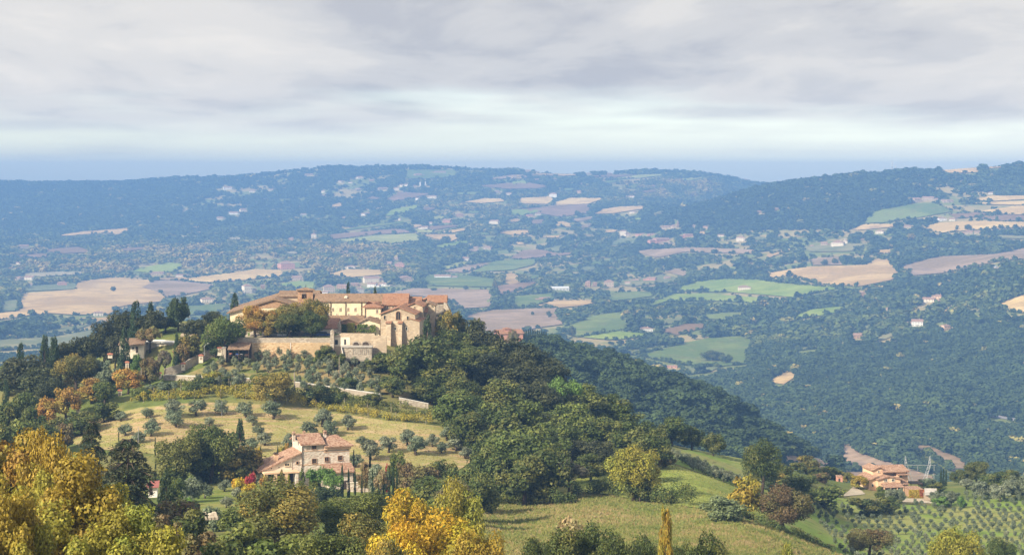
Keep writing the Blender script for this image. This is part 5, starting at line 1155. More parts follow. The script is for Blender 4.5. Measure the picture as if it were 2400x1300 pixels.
# lean-to shed under the wall
b = Bd('lean_to_shed', 563, 832, 513.8); b.part('roof', MB().prism_x([(-3.2, b.Z(817)), (1.4, b.Z(804)), (1.4, b.Z(802.6)), (-3.2, b.Z(815.4))], b.X(537), b.X(588)), T_OLD)
for px in (540, 563, 586): b.box('post', px - 0.6, px + 0.6, 816, 840, -3.0, -2.7, DARKW)
b.box('back_wall', 537, 588, 806, 842, 1.0, 1.35, DARKW)
b.tag('open lean-to shed with old tile roof against the retaining wall', 'shed')
for px, w_, h_, m_, lab in ((557, 7, 6, plain('blue_tarp', (0.05, 0.12, 0.42)), 'blue covered machine under the lean-to shed'), (541, 6, 6, REDT, 'red machine at the left post of the lean-to shed'), (566, 5, 5, WHITEP, 'white container under the lean-to shed'), (578, 7, 4, plain('rusty_red', (0.25, 0.07, 0.05)), 'rusty red implement at the right end of the lean-to')):
    o = MB(); k_ = 517 / F
    o.prism_x([(-1.0, 0), (0.6, 0), (0.6, h_ * k_ * 0.7), (0.0, h_ * k_), (-0.9, h_ * k_ * 0.8)], -w_ * k_ / 2, w_ * k_ / 2)
    r = empty('farm_machine', at(px, 833, 512.5)); o.build('body', m_, r); MB().tube([(-w_ * k_ * .3, -1.05, 0.25), (-w_ * k_ * .3, -0.9, 0.25)], [0.25, 0.25], 8).build('wheel', DARKW, r); MB().tube([(w_ * k_ * .3, -1.05, 0.25), (w_ * k_ * .3, -0.9, 0.25)], [0.25, 0.25], 8).build('wheel', DARKW, r)
    tag(r, lab, 'machine')

# ---- walls that follow the ground
def path_wall(name, pts, h, mat, label, coping=None, thick=0.45, dmin=300, dmax=700, cat='wall', step=18):
    P = []
    for (a, b0), (c, e) in zip(pts[:-1], pts[1:]):
        n = max(1, int(math.hypot(c - a, e - b0) / step))
        for i in range(n): P.append((a + (c - a) * i / n, b0 + (e - b0) * i / n))
    P.append(pts[-1]); Wp = [gnd(x, vis_d(x, y, dmin, dmax)) for x, y in P]
    root = empty(name, Wp[len(Wp) // 2]); o = root.location
    def strip(z0, z1, th):
        mb = MB(); v = []; n = len(Wp)
        for i, p in enumerate(Wp):
            t = Wp[min(i + 1, n - 1)] - Wp[max(i - 1, 0)]; t.z = 0; t.normalize(); s = Vector((-t.y, t.x, 0)) * th / 2; q = p - o
            v += [q + s + Vector((0, 0, z0)), q - s + Vector((0, 0, z0)), q - s + Vector((0, 0, z1)), q + s + Vector((0, 0, z1))]
        f = []
        for i in range(n - 1):
            for j in range(4): f.append((4 * i + j, 4 * i + (j + 1) % 4, 4 * i + 4 + (j + 1) % 4, 4 * i + 4 + j))
        f += [(0, 3, 2, 1), (4 * n - 4, 4 * n - 3, 4 * n - 2, 4 * n - 1)]
        return mb.add(v, f)
    strip(-1.0, h, thick).build('wall', mat, root)
    if coping: strip(h, h + 0.14, thick + 0.16).build('coping', coping, root)
    tag(root, label, cat); return root
path_wall('boundary_wall', [(384, 890), (480, 893), (597, 898)], 1.25, ST_GREY, 'white-capped stone wall along the vine rows, left stretch', COPE)
path_wall('boundary_wall', [(690, 906), (730, 911), (800, 921), (893, 935)], 1.25, ST_GREY, 'white-capped stone wall below the olive terraces, middle stretch', COPE)
path_wall('boundary_wall', [(935, 944), (965, 950), (1004, 958)], 1.35, ST_GREY, 'short white-capped wall stretch right of the round bush', COPE)
path_wall('boundary_wall', [(205, 893), (240, 891), (275, 889)], 1.1, ST_WALL, 'low stone wall left of the orange trees', None)
path_wall('boundary_wall', [(110, 908), (150, 903), (178, 900)], 1.1, ST_WALL, 'low stone wall at the foot of the round green tree', None)
path_wall('ramp_wall', [(385, 884), (425, 872), (460, 852), (470, 848), (520, 826)], 2.3, ST_GREY, 'rising stone ramp wall with little shrines below the car park', None, 0.6)
b = Bd('gate_pier', 524, 835, 512); b.front('pier', [(521, 845), (529, 845), (529, 815), (521, 816)], 0, 1.4, ST_GREY); b.box('coping', 520, 530, 813.6, 815, -0.2, 1.6, CONC); b.tag('square stone pier at the top end of the ramp wall', 'pier')
# shrines of the way up: little white pillars with red tile caps
for px, top, base, w_, d, lab in ((515, 812, 829, 11, 513, 'wayside shrine with red cap at the top of the ramp wall'), (471, 830, 846, 11, 511, 'wayside shrine with red cap halfway down the ramp wall'), (429, 849, 864, 10, 509, 'wayside shrine with red cap at the foot of the ramp wall'), (298, 846, 866, 9, 507, 'wayside shrine behind the orange tree left of the tall cypress'),
                              (281, 912, 934, 10, 492, 'white wayside shrine with red cap beside the vine rows'), (183, 952, 966, 11, 478, 'small white shrine with red cap half hidden in bushes'), (258, 827, 835, 12, 512, 'red-capped gate pillar near the left outbuilding'), (375, 871, 884, 8, 507, 'red capped pillar at the left end of the white-capped wall')):
    bb = Bd('wayside_shrine', px, base, d, 12); bb.box('pillar', px - w_ * .42, px + w_ * .42, top + 4, base + 4, 0, w_ * bb.k * .8, CREAM2)
    bb.hip('cap', px - w_ * .45, px + w_ * .45, top + 4, top, 0, w_ * bb.k * .8, w_ * bb.k * .35, REDT, 0.12)
    bb.box('niche', px - w_ * .2, px + w_ * .2, top + 6.5, base - 4, -0.05, 0.02, SHUT); bb.tag(lab, 'shrine', 'wayside shrines on the ramp')
# left outbuilding with terrace
b = Bd('outbuilding', 310, 826, 517, 6); b.box('wall', 281, 336, 806, 840, 0, 8, CREAM2); b.part('roof', MB().prism_x([(-1.2, b.Z(808)), (8.2, b.Z(799)), (8.2, b.Z(797.5)), (-1.2, b.Z(806.3))], b.X(278), b.X(338)), T_OLD)
b.window(312, 816, 4, 6, 0, frame=WHITEP); b.box('door', 318, 323, 812, 826, -0.1, -0.02, DARKW); b.window(292, 815, 4, 5, 0, frame=WHITEP); b.chimney(284, 806, 800, 4, 2, CREAM2, T_OLD)
b.tag('low cream outbuilding with brown roof behind the tall dark cypress', 'house')
b = Bd('garage', 385, 812, 525, -4); b.box('wall', 338, 415, 803, 822, 0, 7, CREAM2); b.box('flat_roof', 336, 417, 801, 803, -0.6, 7.5, WHITEP)
for px in (350, 368, 400): b.box('door', px - 4, px + 4, 806, 817, -0.1, -0.02, GREYM)
b.tag('flat white roofed garage row left of the car park', 'garage')
b = Bd('parking_wall', 470, 797, 532, 8); b.front('wall', [(424, 800), (500, 800), (500, 775), (455, 772), (436, 770), (424, 784)], 0, 0.8, ST_CH); b.tag('pale stone wall behind the parked cars below the double lamp', 'wall')
# double street lamp
def lamp(px, base, top, d, heads, lab):
    k_ = d / F; r = empty('street_lamp', at(px, base, d)); h = (base - top) * k_
    MB().tube([(0, 0, -1), (0, 0, h)], [0.07, 0.05], 8).build('pole', GREYM, r)
    for sg in heads:
        MB().tube([(0, 0, h - 0.05), (sg * 0.45, 0, h + 0.55), (sg * 0.85, 0, h + 0.72)], [0.04, 0.04, 0.04], 6).build('arm', GREYM, r)
        MB().tube([(sg * 0.75, 0, h + 0.7), (sg * 1.0, 0, h + 0.76), (sg * 1.35, 0, h + 0.72)], [0.06, 0.13, 0.05], 8).build('lamp_head', WHITEM, r)
    tag(r, lab, 'street lamp', 'street lamps')
lamp(431, 775, 764, 533, (-1, 1), 'white double-headed street lamp above the car park wall')
lamp(479, 827, 811, 512, (1,), 'short lamp post on the ramp below the car park')
# cars on the terrace
def car(px, py, d, rot, col, lab, kind='car', grp='cars parked by the monastery'):
    r = empty('parked_car', at(px, py, d), math.radians(rot)); L = 4.2; Wd = 1.72; m = plain('car_paint', col, 0.3, 0.05, 1, 0.2, 0.5)
    body = [(-2.1, 0.30), (2.1, 0.30), (2.12, 0.72), (1.9, 0.88), (1.05, 0.95), (0.45, 1.42), (-1.15, 1.46), (-1.85, 0.98), (-2.12, 0.9)]
    bo = MB().prism_y(body, 0, Wd).build('body', m, r)
    MB().prism_y([(-1.6, 0.98), (0.92, 0.97), (0.42, 1.36), (-1.1, 1.40)], -0.012, Wd + 0.012).build('side_windows', GLASS, r)
    MB().add([(1.04, 0.12, 0.99), (1.04, Wd - .12, 0.99), (0.49, Wd - .12, 1.42), (0.49, 0.12, 1.42)], [(0, 1, 2, 3)]).build('windscreen', GLASS, r)
    for x in (-1.3, 1.3):
        for y in (0.02, Wd - 0.2):
            w = MB().tube([(x, y - 0.02, 0.32), (x, y + 0.2, 0.32)], [0.32, 0.32], 12).build('wheel', DARKW, r); MB().tube([(x, y - 0.035, 0.32), (x, y + 0.215, 0.32)], [0.17, 0.17], 8).build('rim', GREYM, w)
    for y in (0.15, Wd - 0.45): MB().box(2.08, 2.14, y, y + 0.3, 0.62, 0.76).build('headlight', WHITEM, r)
    tag(r, lab, 'car', grp)
for px, col, rot, lab in ((668, (0.75, 0.76, 0.78), 10, 'white car parked behind the retaining wall under the trees'), (690, (0.03, 0.03, 0.035), 4, 'black car right of the white one on the terrace'), (708, (0.05, 0.05, 0.06), -6, 'dark car third along the terrace wall'), (727, (0.06, 0.07, 0.09), 8, 'dark grey car left of the low cottage windows'), (745, (0.03, 0.04, 0.10), 0, 'dark blue car in front of the low cottage'), (760, (0.04, 0.08, 0.25), 5, 'bright blue car nearest the corner pier'), (645, (0.35, 0.36, 0.37), -4, 'grey car left of the white one on the terrace')):
    car(px, 789.5, 524.5, rot, col, lab)
car(468, 800, 529, 20, (0.10, 0.16, 0.5), 'blue car below the pale parking wall'); car(485, 800, 530, 10, (0.06, 0.10, 0.35), 'dark blue car right below the pale parking wall')

# ---- the farmhouse on the slope
b = Bd('farmhouse', 709, 1150, 400, 20)
def FX(px): return (px - 709) * b.k / b.c
xm = FX(757); x1 = FX(816); zl = b.Z(1041.5); zr = b.Z(1050)
b.part('tall_wall', MB().box(0, xm, 0, 9, -3, zl), ST_FARM); b.part('wall', MB().box(xm, x1, 0.02, 9.02, -3, zr), ST_FARM)
b.part('tall_roof', MB().prism_x([(-0.6, zl - 0.15), (4.6, zl + 1.45), (9.6, zl - 0.15), (9.6, zl + 0.15), (4.6, zl + 1.75), (-0.6, zl + 0.15)], -0.5, xm + 0.25), T_FARM)
b.part('roof', MB().hip(xm + 0.05, x1 + 0.75, -0.7, 9.7, zr, zr + 1.95, 0.2 + 2.2).add([], []), T_FARM)
b.part('cornice', MB().box(xm + 0.1, x1 + 0.25, -0.3, 0.0, zr - 0.55, zr - 0.05), PEACH)
b.part('string_course', MB().box(0, xm, -0.09, 0.0, b.Z(1057.5), b.Z(1056)).box(xm, x1, -0.07, 0.01, b.Z(1062), b.Z(1060.4)), PEACH)
b.part('string_course', MB().box(0, x1 + 0.05, -0.08, 0.0, b.Z(1090), b.Z(1088.6)), PEACH)
b.part('downpipe', MB().tube([(-0.1, -0.12, b.Z(1045)), (-0.1, -0.12, b.Z(1100))], [0.07, 0.07], 6), DARKW)
BT = BRICKM
for px, py, w_, h_ in ((735, 1048, 9, 9.5), (762.5, 1055.5, 5, 5.5), (794, 1053, 5, 5.5), (735, 1081, 9, 10), (764, 1078.5, 9, 10), (794, 1077, 9, 10)): b.window(px, py, w_, h_, 0.02 if px > 757 else 0, frame=BT)
b.part('putlog_holes', MB().box(FX(775), FX(776.3), -0.02, 0.03, b.Z(1056.5), b.Z(1055)).box(FX(729), FX(730.2), -0.03, 0.01, b.Z(1068), b.Z(1066.7)).box(FX(748), FX(749.2), -0.03, 0.01, b.Z(1066), b.Z(1064.7)), GLASS)
# left wing with its roof falling to the left
xw = -8.6; z0 = b.Z(1062); z1 = b.Z(1098)
b.part('wing_wall', MB().prism_y([(xw, -3), (-0.02, -3), (-0.02, z0), (xw, z1)], 0.6, 8.4), ST_FARM)
b.part('plaster_front', MB().prism_y([(xw + 0.02, b.Z(1108)), (-2.1, b.Z(1101)), (-2.1, z0 - 0.24 * 2.1 * 1.36), (xw + 0.02, z1 - 0.02)], 0.5, 0.597), CREAM2)
b.part('wing_roof', MB().prism_y([(xw - 0.7, z1 - 0.45), (-0.05, z0 + 0.02), (-0.05, z0 + 0.3), (xw - 0.7, z1 - 0.15)], 0.1, 9.0), T_FARM)
b.window(675.5, 1087, 10, 5.6, 0.5, frame=CREAM); b.window(699, 1084, 5, 5, 0.6, frame=BT)
b.part('vent_holes', MB().box(-7.2, -7.0, 0.46, 0.52, 4.9, 5.1).box(-6.6, -6.4, 0.46, 0.52, 4.9, 5.1).box(-5.0, -4.8, 0.46, 0.52, 5.05, 5.25), GLASS)
# porch
b.part('porch_slab', MB().box(xw, -1.2, -2.2, 0.58, b.Z(1103), b.Z(1099.6)), PEACH)
for x in (xw + 0.4, -6.2, -3.9, -1.7): b.part('porch_pillar', MB().box(x - 0.32, x + 0.32, -2.1, -1.5, -3, b.Z(1103)), ST_FARM if x > -2 else PEACH)
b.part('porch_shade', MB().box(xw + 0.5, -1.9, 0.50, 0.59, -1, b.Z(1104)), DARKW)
# right lean-to
b.part('lean_to_wall', MB().box(FX(764), x1 - 0.1, -3.2, -0.01, -3, b.Z(1104)), ST_FARM)
b.part('lean_to_roof', MB().prism_x([(-3.8, b.Z(1106)), (-0.1, b.Z(1091)), (-0.1, b.Z(1088.4)), (-3.8, b.Z(1103.4))], FX(751), x1 + 0.3), T_FARM)
b.part('garage_door', MB().box(FX(790), FX(802), -3.26, -3.19, -0.5, 2.2), DARKW)
b.chimney(697.5, 1038, 1022, 6.5, 3.2, ST_FARM); b.chimney(727, 1030, 1025, 5.5, 5.5, BRICKM); b.chimney(771, 1034, 1024, 6.5, 4.2, ST_FARM)
o = b.part('chimney', MB().box(-5.4, -4.6, 2.6, 3.4, 4.5, 7.6), PEACH); b.part('chimney_cap', MB().box(-5.55, -4.45, 2.45, 3.55, 7.6, 7.75).box(-5.3, -5.1, 2.7, 3.3, 7.75, 8.0).box(-4.9, -4.7, 2.7, 3.3, 7.75, 8.0), DARKW, o)
b.tag('stone farmhouse with mottled tiled roofs and chimneys on the olive slope', 'house')
b = Bd('garden_wall', 860, 1150, 396, 14); b.box('wall', 815, 868, 1130, 1160, 0, 0.5, ST_FARM); b.box('coping', 814, 869, 1128.8, 1130, -0.1, 0.6, CREAM2); b.tag('low stone garden wall right of the farmhouse behind the cypresses', 'wall')
b = Bd('red_roof_shed', 357, 1160, 318, 8); b.box('wall', 348, 368, 1140, 1165, 0, 3, WHITEP); b.part('roof', MB().prism_x([(-0.6, b.Z(1141)), (3.4, b.Z(1134)), (3.4, b.Z(1132.6)), (-0.6, b.Z(1139.6))], b.X(343), b.X(372)), plain('red_sheet_roof', (0.33, 0.12, 0.10), 0.6, 0.12, 2)); b.box('door', 350, 357, 1143, 1158, -0.08, -0.01, DARKW); b.tag('small shed with red sheet roof behind the cedar', 'shed')
b = Bd('stone_outcrop', 485, 1208, 258, 0)
mb = MB(); 
for i in range(5): 
    x = -0.9 + i * 0.45; mb.hip(x - 0.6, x + 0.6, -0.5 + 0.1 * i, 0.7, -0.5, 0.35 + 0.2 * math.sin(i * 2.1), 0.35, 0.3)
b.part('rock', mb, ST_GREY); b.tag('pale rock outcrop among the shrubs below the farmhouse', 'rock')

# ---- peach villa on the right
b = Bd('peach_villa', 2080, 1150, 575, 10)
b.front('wall', [(2050, 1165), (2108, 1165), (2108, 1116), (2050, 1116)], 0, 10, PEACH)
b.front('front_gable', [(2050, 1166), (2104, 1166), (2104, 1120), (2074, 1114), (2050, 1120)], -2.5, 0, PEACH); b.gable('gable_roof', (2050, 1120), (2075, 1113.6), (2105, 1120), -2.5, 1, T_FARM)
b.front('left_wing', [(2032, 1166), (2052, 1166), (2052, 1113), (2032, 1122)], -1.0, 8, PEACH); b.part('wing_roof', MB().prism_y([(b.X(2029), b.Z(1124)), (b.X(2053), b.Z(1113)), (b.X(2053), b.Z(1111)), (b.X(2029), b.Z(1122))], -1.6, 8.4), T_FARM)
b.box('upper_wall', 2049, 2112, 1101, 1118, 2.5, 10.2, PEACH); b.box('right_wall', 2104, 2131, 1106, 1166, 0.5, 9.5, PEACH)
b.front('turret_gable', [(2048, 1118), (2073, 1118), (2073, 1101), (2062, 1097), (2048, 1102)], 1.2, 2.6, PEACH); b.gable('turret_roof', (2048, 1102), (2063, 1096), (2073, 1100), 1.2, 9, T_FARM)
b.slope_x('roof', 2070, 2132, 1106, 1097, 0.4, 5.5, 10.4, T_FARM)
b.part('solar_panel', MB().add([(b.X(2080), 1.4, b.Z(1104.2)), (b.X(2093), 1.4, b.Z(1104.2)), (b.X(2093), 3.2, b.Z(1100.6)), (b.X(2080), 3.2, b.Z(1100.6)), (b.X(2080), 1.4, b.Z(1103.2)), (b.X(2093), 1.4, b.Z(1103.2)), (b.X(2093), 3.2, b.Z(1099.6)), (b.X(2080), 3.2, b.Z(1099.6))], [(0, 3, 2, 1), (4, 5, 6, 7), (0, 1, 5, 4), (1, 2, 6, 5), (2, 3, 7, 6), (3, 0, 4, 7)]), plain('solar_glass', (0.55, 0.62, 0.75), 0.2, 0.1, 2, 0, 0.5))
b.part('porch_roof', MB().prism_x([(-5.6, b.Z(1135)), (-2.5, b.Z(1129)), (-2.5, b.Z(1127.6)), (-5.6, b.Z(1133.6))], b.X(2056), b.X(2104)), T_FARM)
for px in (2057, 2072, 2088, 2103): b.box('porch_pillar', px - 1, px + 1, 1134, 1166, -5.4, -5.0, PEACH)
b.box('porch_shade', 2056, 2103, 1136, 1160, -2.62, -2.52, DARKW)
for px, py, w_, h_, y in ((2068, 1121.5, 7, 5.5, -2.5), (2086, 1121.5, 7, 5.5, -2.5), (2062, 1105.5, 3.5, 3.5, 1.2), (2114, 1117, 6, 6.5, 0.5), (2112, 1139, 6, 6.5, 0.5), (2041, 1134, 4, 6, -1.0), (2127, 1112, 3.5, 9, 0.5), (2126, 1140, 4, 7, 0.5)): b.window(px, py, w_, h_, y, frame=CREAM2)
b.box('balcony_slab', 2104, 2131, 1110.5, 1112.5, -1.2, 0.45, T_FARM); b.box('lower_bay', 2103, 2124, 1131, 1168, -1.8, 0.45, PEACH); b.part('bay_roof', MB().prism_x([(-2.3, b.Z(1133)), (0.4, b.Z(1127)), (0.4, b.Z(1126)), (-2.3, b.Z(1131.8))], b.X(2101), b.X(2126)), T_FARM)
b.tag('peach villa with terracotta roofs and porch on the right ridge', 'villa')
b = Bd('ivy_annex', 2147, 1168, 566, 6); b.box('wall', 2131, 2164, 1147, 1175, 0, 6, BRICKM); b.box('parapet', 2130, 2165, 1145.5, 1147, -0.15, 6.2, T_FARM); b.window(2151, 1161.5, 6, 5, 0, frame=CREAM2); b.tag('low annex with red and yellow creeper beside the peach villa', 'annex')
b = Bd('garden_shed', 2180, 1165, 560, -10); b.box('wall', 2166, 2182, 1158, 1172, 0, 4, SHUT); b.part('roof', MB().prism_x([(-0.6, b.Z(1159)), (4.5, b.Z(1150)), (4.5, b.Z(1149)), (-0.6, b.Z(1158))], b.X(2168), b.X(2196)), CONC); b.tag('small shed with pale sloping roof right of the annex', 'shed')
b = Bd('pergola', 2145, 1150, 580, 0); b.part('roof', MB().box(b.X(2131), b.X(2160), -2, 3, b.Z(1131.5), b.Z(1130)), DARKW)
for px in (2132, 2158):
    for y in (-1.8, 2.8): b.part('post', MB().box(b.X(px) - .08, b.X(px) + .08, y - .08, y + .08, b.Z(1156), b.Z(1131.5)), DARKW)
b.tag('dark timber pergola right of the peach villa', 'pergola')
b = Bd('gate_house', 1968, 1126, 590, 0); b.box('wall', 1963, 1975, 1117, 1132, 0, 3, PINKP); b.box('parapet', 1962, 1976, 1115.6, 1117, -.1, 3.1, T_FARM); b.box('gate', 1965, 1969, 1120, 1128, -.08, -.01, DARKW); b.tag('little pink gate building left of the peach villa', 'gate house')
# pylon beyond the ridge
def pylon(px, top, d, h, lab):
    base = at(px, top, d); base.z -= h; r = empty('pylon', base)
    def lat(a, b_, n, w0, w1, name):
        mb = MB(); a = Vector(a); b_ = Vector(b_)
        for sx, sy in ((-1, -1), (1, -1), (1, 1), (-1, 1)): mb.tube([a + Vector((sx * w0, sy * w0, 0)), b_ + Vector((sx * w1, sy * w1, 0))], [0.07, 0.06], 4)
        for i in range(n):
            t0, t1 = i / n, (i + 1) / n
            for (p, q) in (((-1, -1), (1, -1)), ((1, -1), (1, 1)), ((-1, 1), (1, 1)), ((-1, -1), (-1, 1))):
                A = a.lerp(b_, t0); B = a.lerp(b_, t1); wa = w0 + (w1 - w0) * t0; wb = w0 + (w1 - w0) * t1
                mb.tube([A + Vector((p[0] * wa, p[1] * wa, 0)), B + Vector((q[0] * wb, q[1] * wb, 0))], [0.04, 0.04], 3)
        mb.build(name, GREYM, r)
    lat((0, 0, 0), (-h * .26, 0, h * .82), 6, h * .05, h * .022, 'leg'); lat((0, 0, 0), (h * .26, 0, h * .82), 6, h * .05, h * .022, 'leg')
    lat((-h * .38, 0, h * .80), (h * .38, 0, h * .80), 6, h * .02, h * .02, 'cross_arm')
    lat((-h * .26, 0, h * .82), (-h * .27, 0, h), 3, h * .022, 0.1, 'peak'); lat((h * .26, 0, h * .82), (h * .27, 0, h), 3, h * .022, 0.1, 'peak')
    for x in (-h * .36, 0, h * .36): MB().tube([(x, 0, h * .79), (x, 0, h * .68)], [0.12, 0.16], 6).build('insulator', GREYM, r)
    tag(r, lab, 'pylon')
pylon(2151, 1068, 800, 19, 'lattice electricity pylon with splayed legs behind the peach villa')
# poles
def pole(px, top, base, d, r_, mat, lab, arm=False):
    k_ = d / F; r = empty('utility_pole', at(px, base, d)); h = (base - top) * k_
    MB().tube([(0, 0, -1), (0, 0, h)], [r_, r_ * .75], 8).build('pole', mat, r)
    if arm: MB().box(-0.5, 0.5, -.06, .06, h - 0.4, h - 0.3).build('cross_arm', mat, r)
    tag(r, lab, 'pole', 'utility poles')
pole(690, 872, 932, 487, 0.18, BARKL, 'thick pale pole in front of the orange-green bush by the wall'); pole(795, 836, 884, 502, 0.10, BARKL, 'thin leaning pole among the terrace olives'); pole(520, 940, 992, 468, 0.07, GREYM, 'thin metal pole in the mown slope'); pole(331, 862, 890, 497, 0.10, BARKL, 'wooden pole right of the orange tree'); pole(253, 962, 978, 470, 0.08, BARKL, 'short post at the left end of the mown slope'); pole(324, 1000, 1056, 330, 0.05, GREYM, 'thin pole above the cedar'); pole(2189, 1108, 1145, 600, 0.10, GREYM, 'pole on the right ridge between pylon and cypress trio', True)
# ------------------------------------------------------------------ trees near the camera and on the monastery hill
PAL = {  # leaf colour, colour of the turned boughs
 'oak': ((0.092, 0.132, 0.034), (0.18, 0.175, 0.045)), 'holm': ((0.06, 0.076, 0.033), (0.105, 0.11, 0.044)), 'green': ((0.115, 0.165, 0.04), (0.19, 0.205, 0.048)),
 'fresh': ((0.12, 0.21, 0.05), (0.16, 0.25, 0.055)), 'dark': ((0.06, 0.095, 0.038), (0.09, 0.12, 0.045)), 'orange': ((0.42, 0.25, 0.055), (0.30, 0.25, 0.06)),
 'rust': ((0.26, 0.19, 0.08), (0.22, 0.20, 0.075)), 'brown': ((0.20, 0.155, 0.07), (0.17, 0.17, 0.06)), 'yellow': ((0.56, 0.38, 0.03), (0.44, 0.36, 0.04)),
 'lime': ((0.32, 0.30, 0.045), (0.22, 0.24, 0.045)), 'gold': ((0.38, 0.285, 0.04), (0.28, 0.255, 0.045)), 'copper': ((0.38, 0.25, 0.045), (0.30, 0.25, 0.045)),
 'mixed': ((0.17, 0.185, 0.05), (0.36, 0.25, 0.06)), 'red': ((0.42, 0.04, 0.06), (0.40, 0.11, 0.06)), 'cyp': ((0.045, 0.08, 0.032), (0.065, 0.10, 0.036)),
 'olive': ((0.21, 0.24, 0.15), (0.28, 0.305, 0.20)), 'olive2': ((0.16, 0.20, 0.115), (0.22, 0.25, 0.155)), 'cedar': ((0.07, 0.10, 0.05), (0.13, 0.12, 0.06)), 'reed': ((0.15, 0.20, 0.09), (0.21, 0.25, 0.12)), 'tan': ((0.40, 0.31, 0.16), (0.32, 0.28, 0.14)), 'grey': ((0.20, 0.175, 0.12), (0.16, 0.155, 0.085)),
}
tr = random.Random(3)
def put_tree(kind, name, base, w, h, pal, label, cat='tree', group=None, small=None):
    c1, c2 = PAL[pal]; j = 1 + tr.uniform(-0.10, 0.12); hue = tr.uniform(-0.05, 0.05)
    if pal in ('oak', 'holm', 'green', 'dark', 'mixed', 'cyp', 'cedar', 'brown'): j *= 0.90; hue += 0.02
    col = (c1[0] * j * (1 + hue), c1[1] * j, c1[2] * j, 1); acc = [c2[0] * j * (1 + hue), c2[1] * j, c2[2] * j]
    rz = tr.uniform(0, 6.283)
    if small is not None:
        o = link(name, small); o.location = base; o.rotation_euler = (0, 0, rz); o.scale = (w, w, h); o.color = col; o['accent'] = acc
        return tag(o, label, cat, group)
    cm, tm = tr.choice(PROTO[kind]); r = empty(name, base, rz)
    c = link('crown', cm, r); c.scale = (w, w, h); c.color = col; c['accent'] = acc
    t = link('trunk', tm, r); t.scale = (w, w, h) if kind not in ('cypress',) else (w * 1.2, w * 1.2, h)
    return tag(r, label, cat, group)
NAMES = {'plane_tree': 'plane_tree', 'big_oak': 'oak_tree', 'oak_tree': 'oak_tree', 'round_tree': 'broadleaf_tree', 'bush': 'shrub', 'cypress': 'cypress_tree', 'poplar': 'poplar_tree', 'pine': 'umbrella_pine', 'conifer': 'conifer_tree', 'spread_tree': 'broadleaf_tree', 'cedar': 'cedar_tree', 'olive_tree': 'olive_tree'}
def T(kind, px, top, w, d, pal, label, group=None, base=None):
    """a tree whose top and spread are read off the photo, rooted at depth d (or at the ground seen in row base)"""
    if base is not None: d = vis_d(px, base, 60, 760)
    g = gnd(px, d); k = d / F; h = max(1.0, (gpy(px, d) - top) * k)
    if base is None and h / k < 0.5 * w and kind in ('bush', 'round_tree', 'oak_tree', 'big_oak', 'spread_tree'):
        d = vis_d(px, top + (0.7 if kind == 'bush' else 0.95) * w, 60, 760); g = gnd(px, d); k = d / F; h = max(1.0, (gpy(px, d) - top) * k)
    W_ = w * k * (1.24 if kind not in ('cypress', 'poplar') else 1.25)
    W_ = min(W_, h * (2.3 if kind == 'bush' else 1.75 if kind != 'pine' else 3))
    put_tree(kind, NAMES[kind], g, W_, h * 1.02, pal, label, 'shrub' if kind == 'bush' else 'tree', group)
G1 = 'plane trees in the foreground'
T('plane_tree', 0, 978, 300, 178, 'copper', 'orange-tinged plane tree filling the left picture edge', G1)
T('plane_tree', 118, 1005, 190, 168, 'gold', 'olive-gold plane tree behind the big golden plane', G1)
T('plane_tree', 165, 1062, 330, 142, 'gold', 'big golden plane tree in the lower left', G1)
T('plane_tree', 318, 1172, 285, 118, 'lime', 'yellow-green plane tree at the bottom left, nearest of all', G1)
T('plane_tree', 20, 1150, 210, 120, 'gold', 'shaded golden plane tree in the bottom left corner', G1)
T('cedar', 300, 1030, 215, 262, 'cedar', 'large dark cedar with layered drooping boughs')
T('cedar', 215, 990, 120, 285, 'cedar', 'smaller cedar top rising left of the large cedar')
T('conifer', 390, 1098, 62, 300, 'dark', 'dense dark green conifer right of the cedar')
T('big_oak', 432, 1003, 115, 392, 'oak', 'dark green oak left of the twin pair above the garden'); T('big_oak', 492, 976, 118, 397, 'oak', 'taller dark oak with spreading side bough above the garden')
T('bush', 408, 1160, 110, 268, 'brown', 'red-brown shrub below the green conifer'); T('bush', 450, 1185, 95, 250, 'oak', 'dark green shrub mass in front of the rock outcrop')
T('bush', 380, 1205, 90, 235, 'brown', 'dusky brown shrub behind the yellow-green plane'); T('bush', 560, 1215, 110, 225, 'green', 'mid green shrub at the bottom left of the big walnut')
T('bush', 470, 1245, 110, 200, 'brown', 'brown twiggy shrub at the bottom edge below the rock'); T('bush', 520, 1255, 120, 195, 'oak', 'green shrub at the bottom edge right of the brown one')
T('big_oak', 655, 1122, 205, 252, 'mixed', 'large brownish green walnut below the farmhouse'); T('big_oak', 848, 1140, 140, 275, 'green', 'light green tree in front of the cypress row')
T('big_oak', 780, 1165, 110, 262, 'green', 'low green tree left of the light green one'); T('big_oak', 855, 1205, 150, 205, 'mixed', 'brown-green tree at the bottom left of the yellow trees'); T('big_oak', 745, 1228, 170, 195, 'green', 'green tree at the bottom edge below the walnut')
T('bush', 640, 1255, 130, 185, 'green', 'green shrub at the bottom edge left of centre'); T('big_oak', 910, 1262, 110, 165, 'mixed', 'mixed green tree at the bottom edge under the yellow ones')
G2 = 'yellow trees at the bottom centre'
T('big_oak', 950, 1148, 135, 222, 'yellow', 'bright yellow tree at the back left of the yellow clump', G2); T('big_oak', 1040, 1198, 200, 190, 'yellow', 'largest yellow tree at the bottom centre', G2); T('big_oak', 1120, 1212, 130, 182, 'gold', 'golden-green tree at the right of the yellow clump', G2); T('big_oak', 940, 1215, 130, 182, 'yellow', 'yellow tree at the lower left of the yellow clump', G2)
T('big_oak', 1070, 1122, 115, 236, 'lime', 'yellow-green poplar-like tree behind the yellow clump', G2); T('big_oak', 1000, 1160, 100, 240, 'green', 'green tree between the two yellow crowns')
G3 = 'oaks between farmhouse and field'
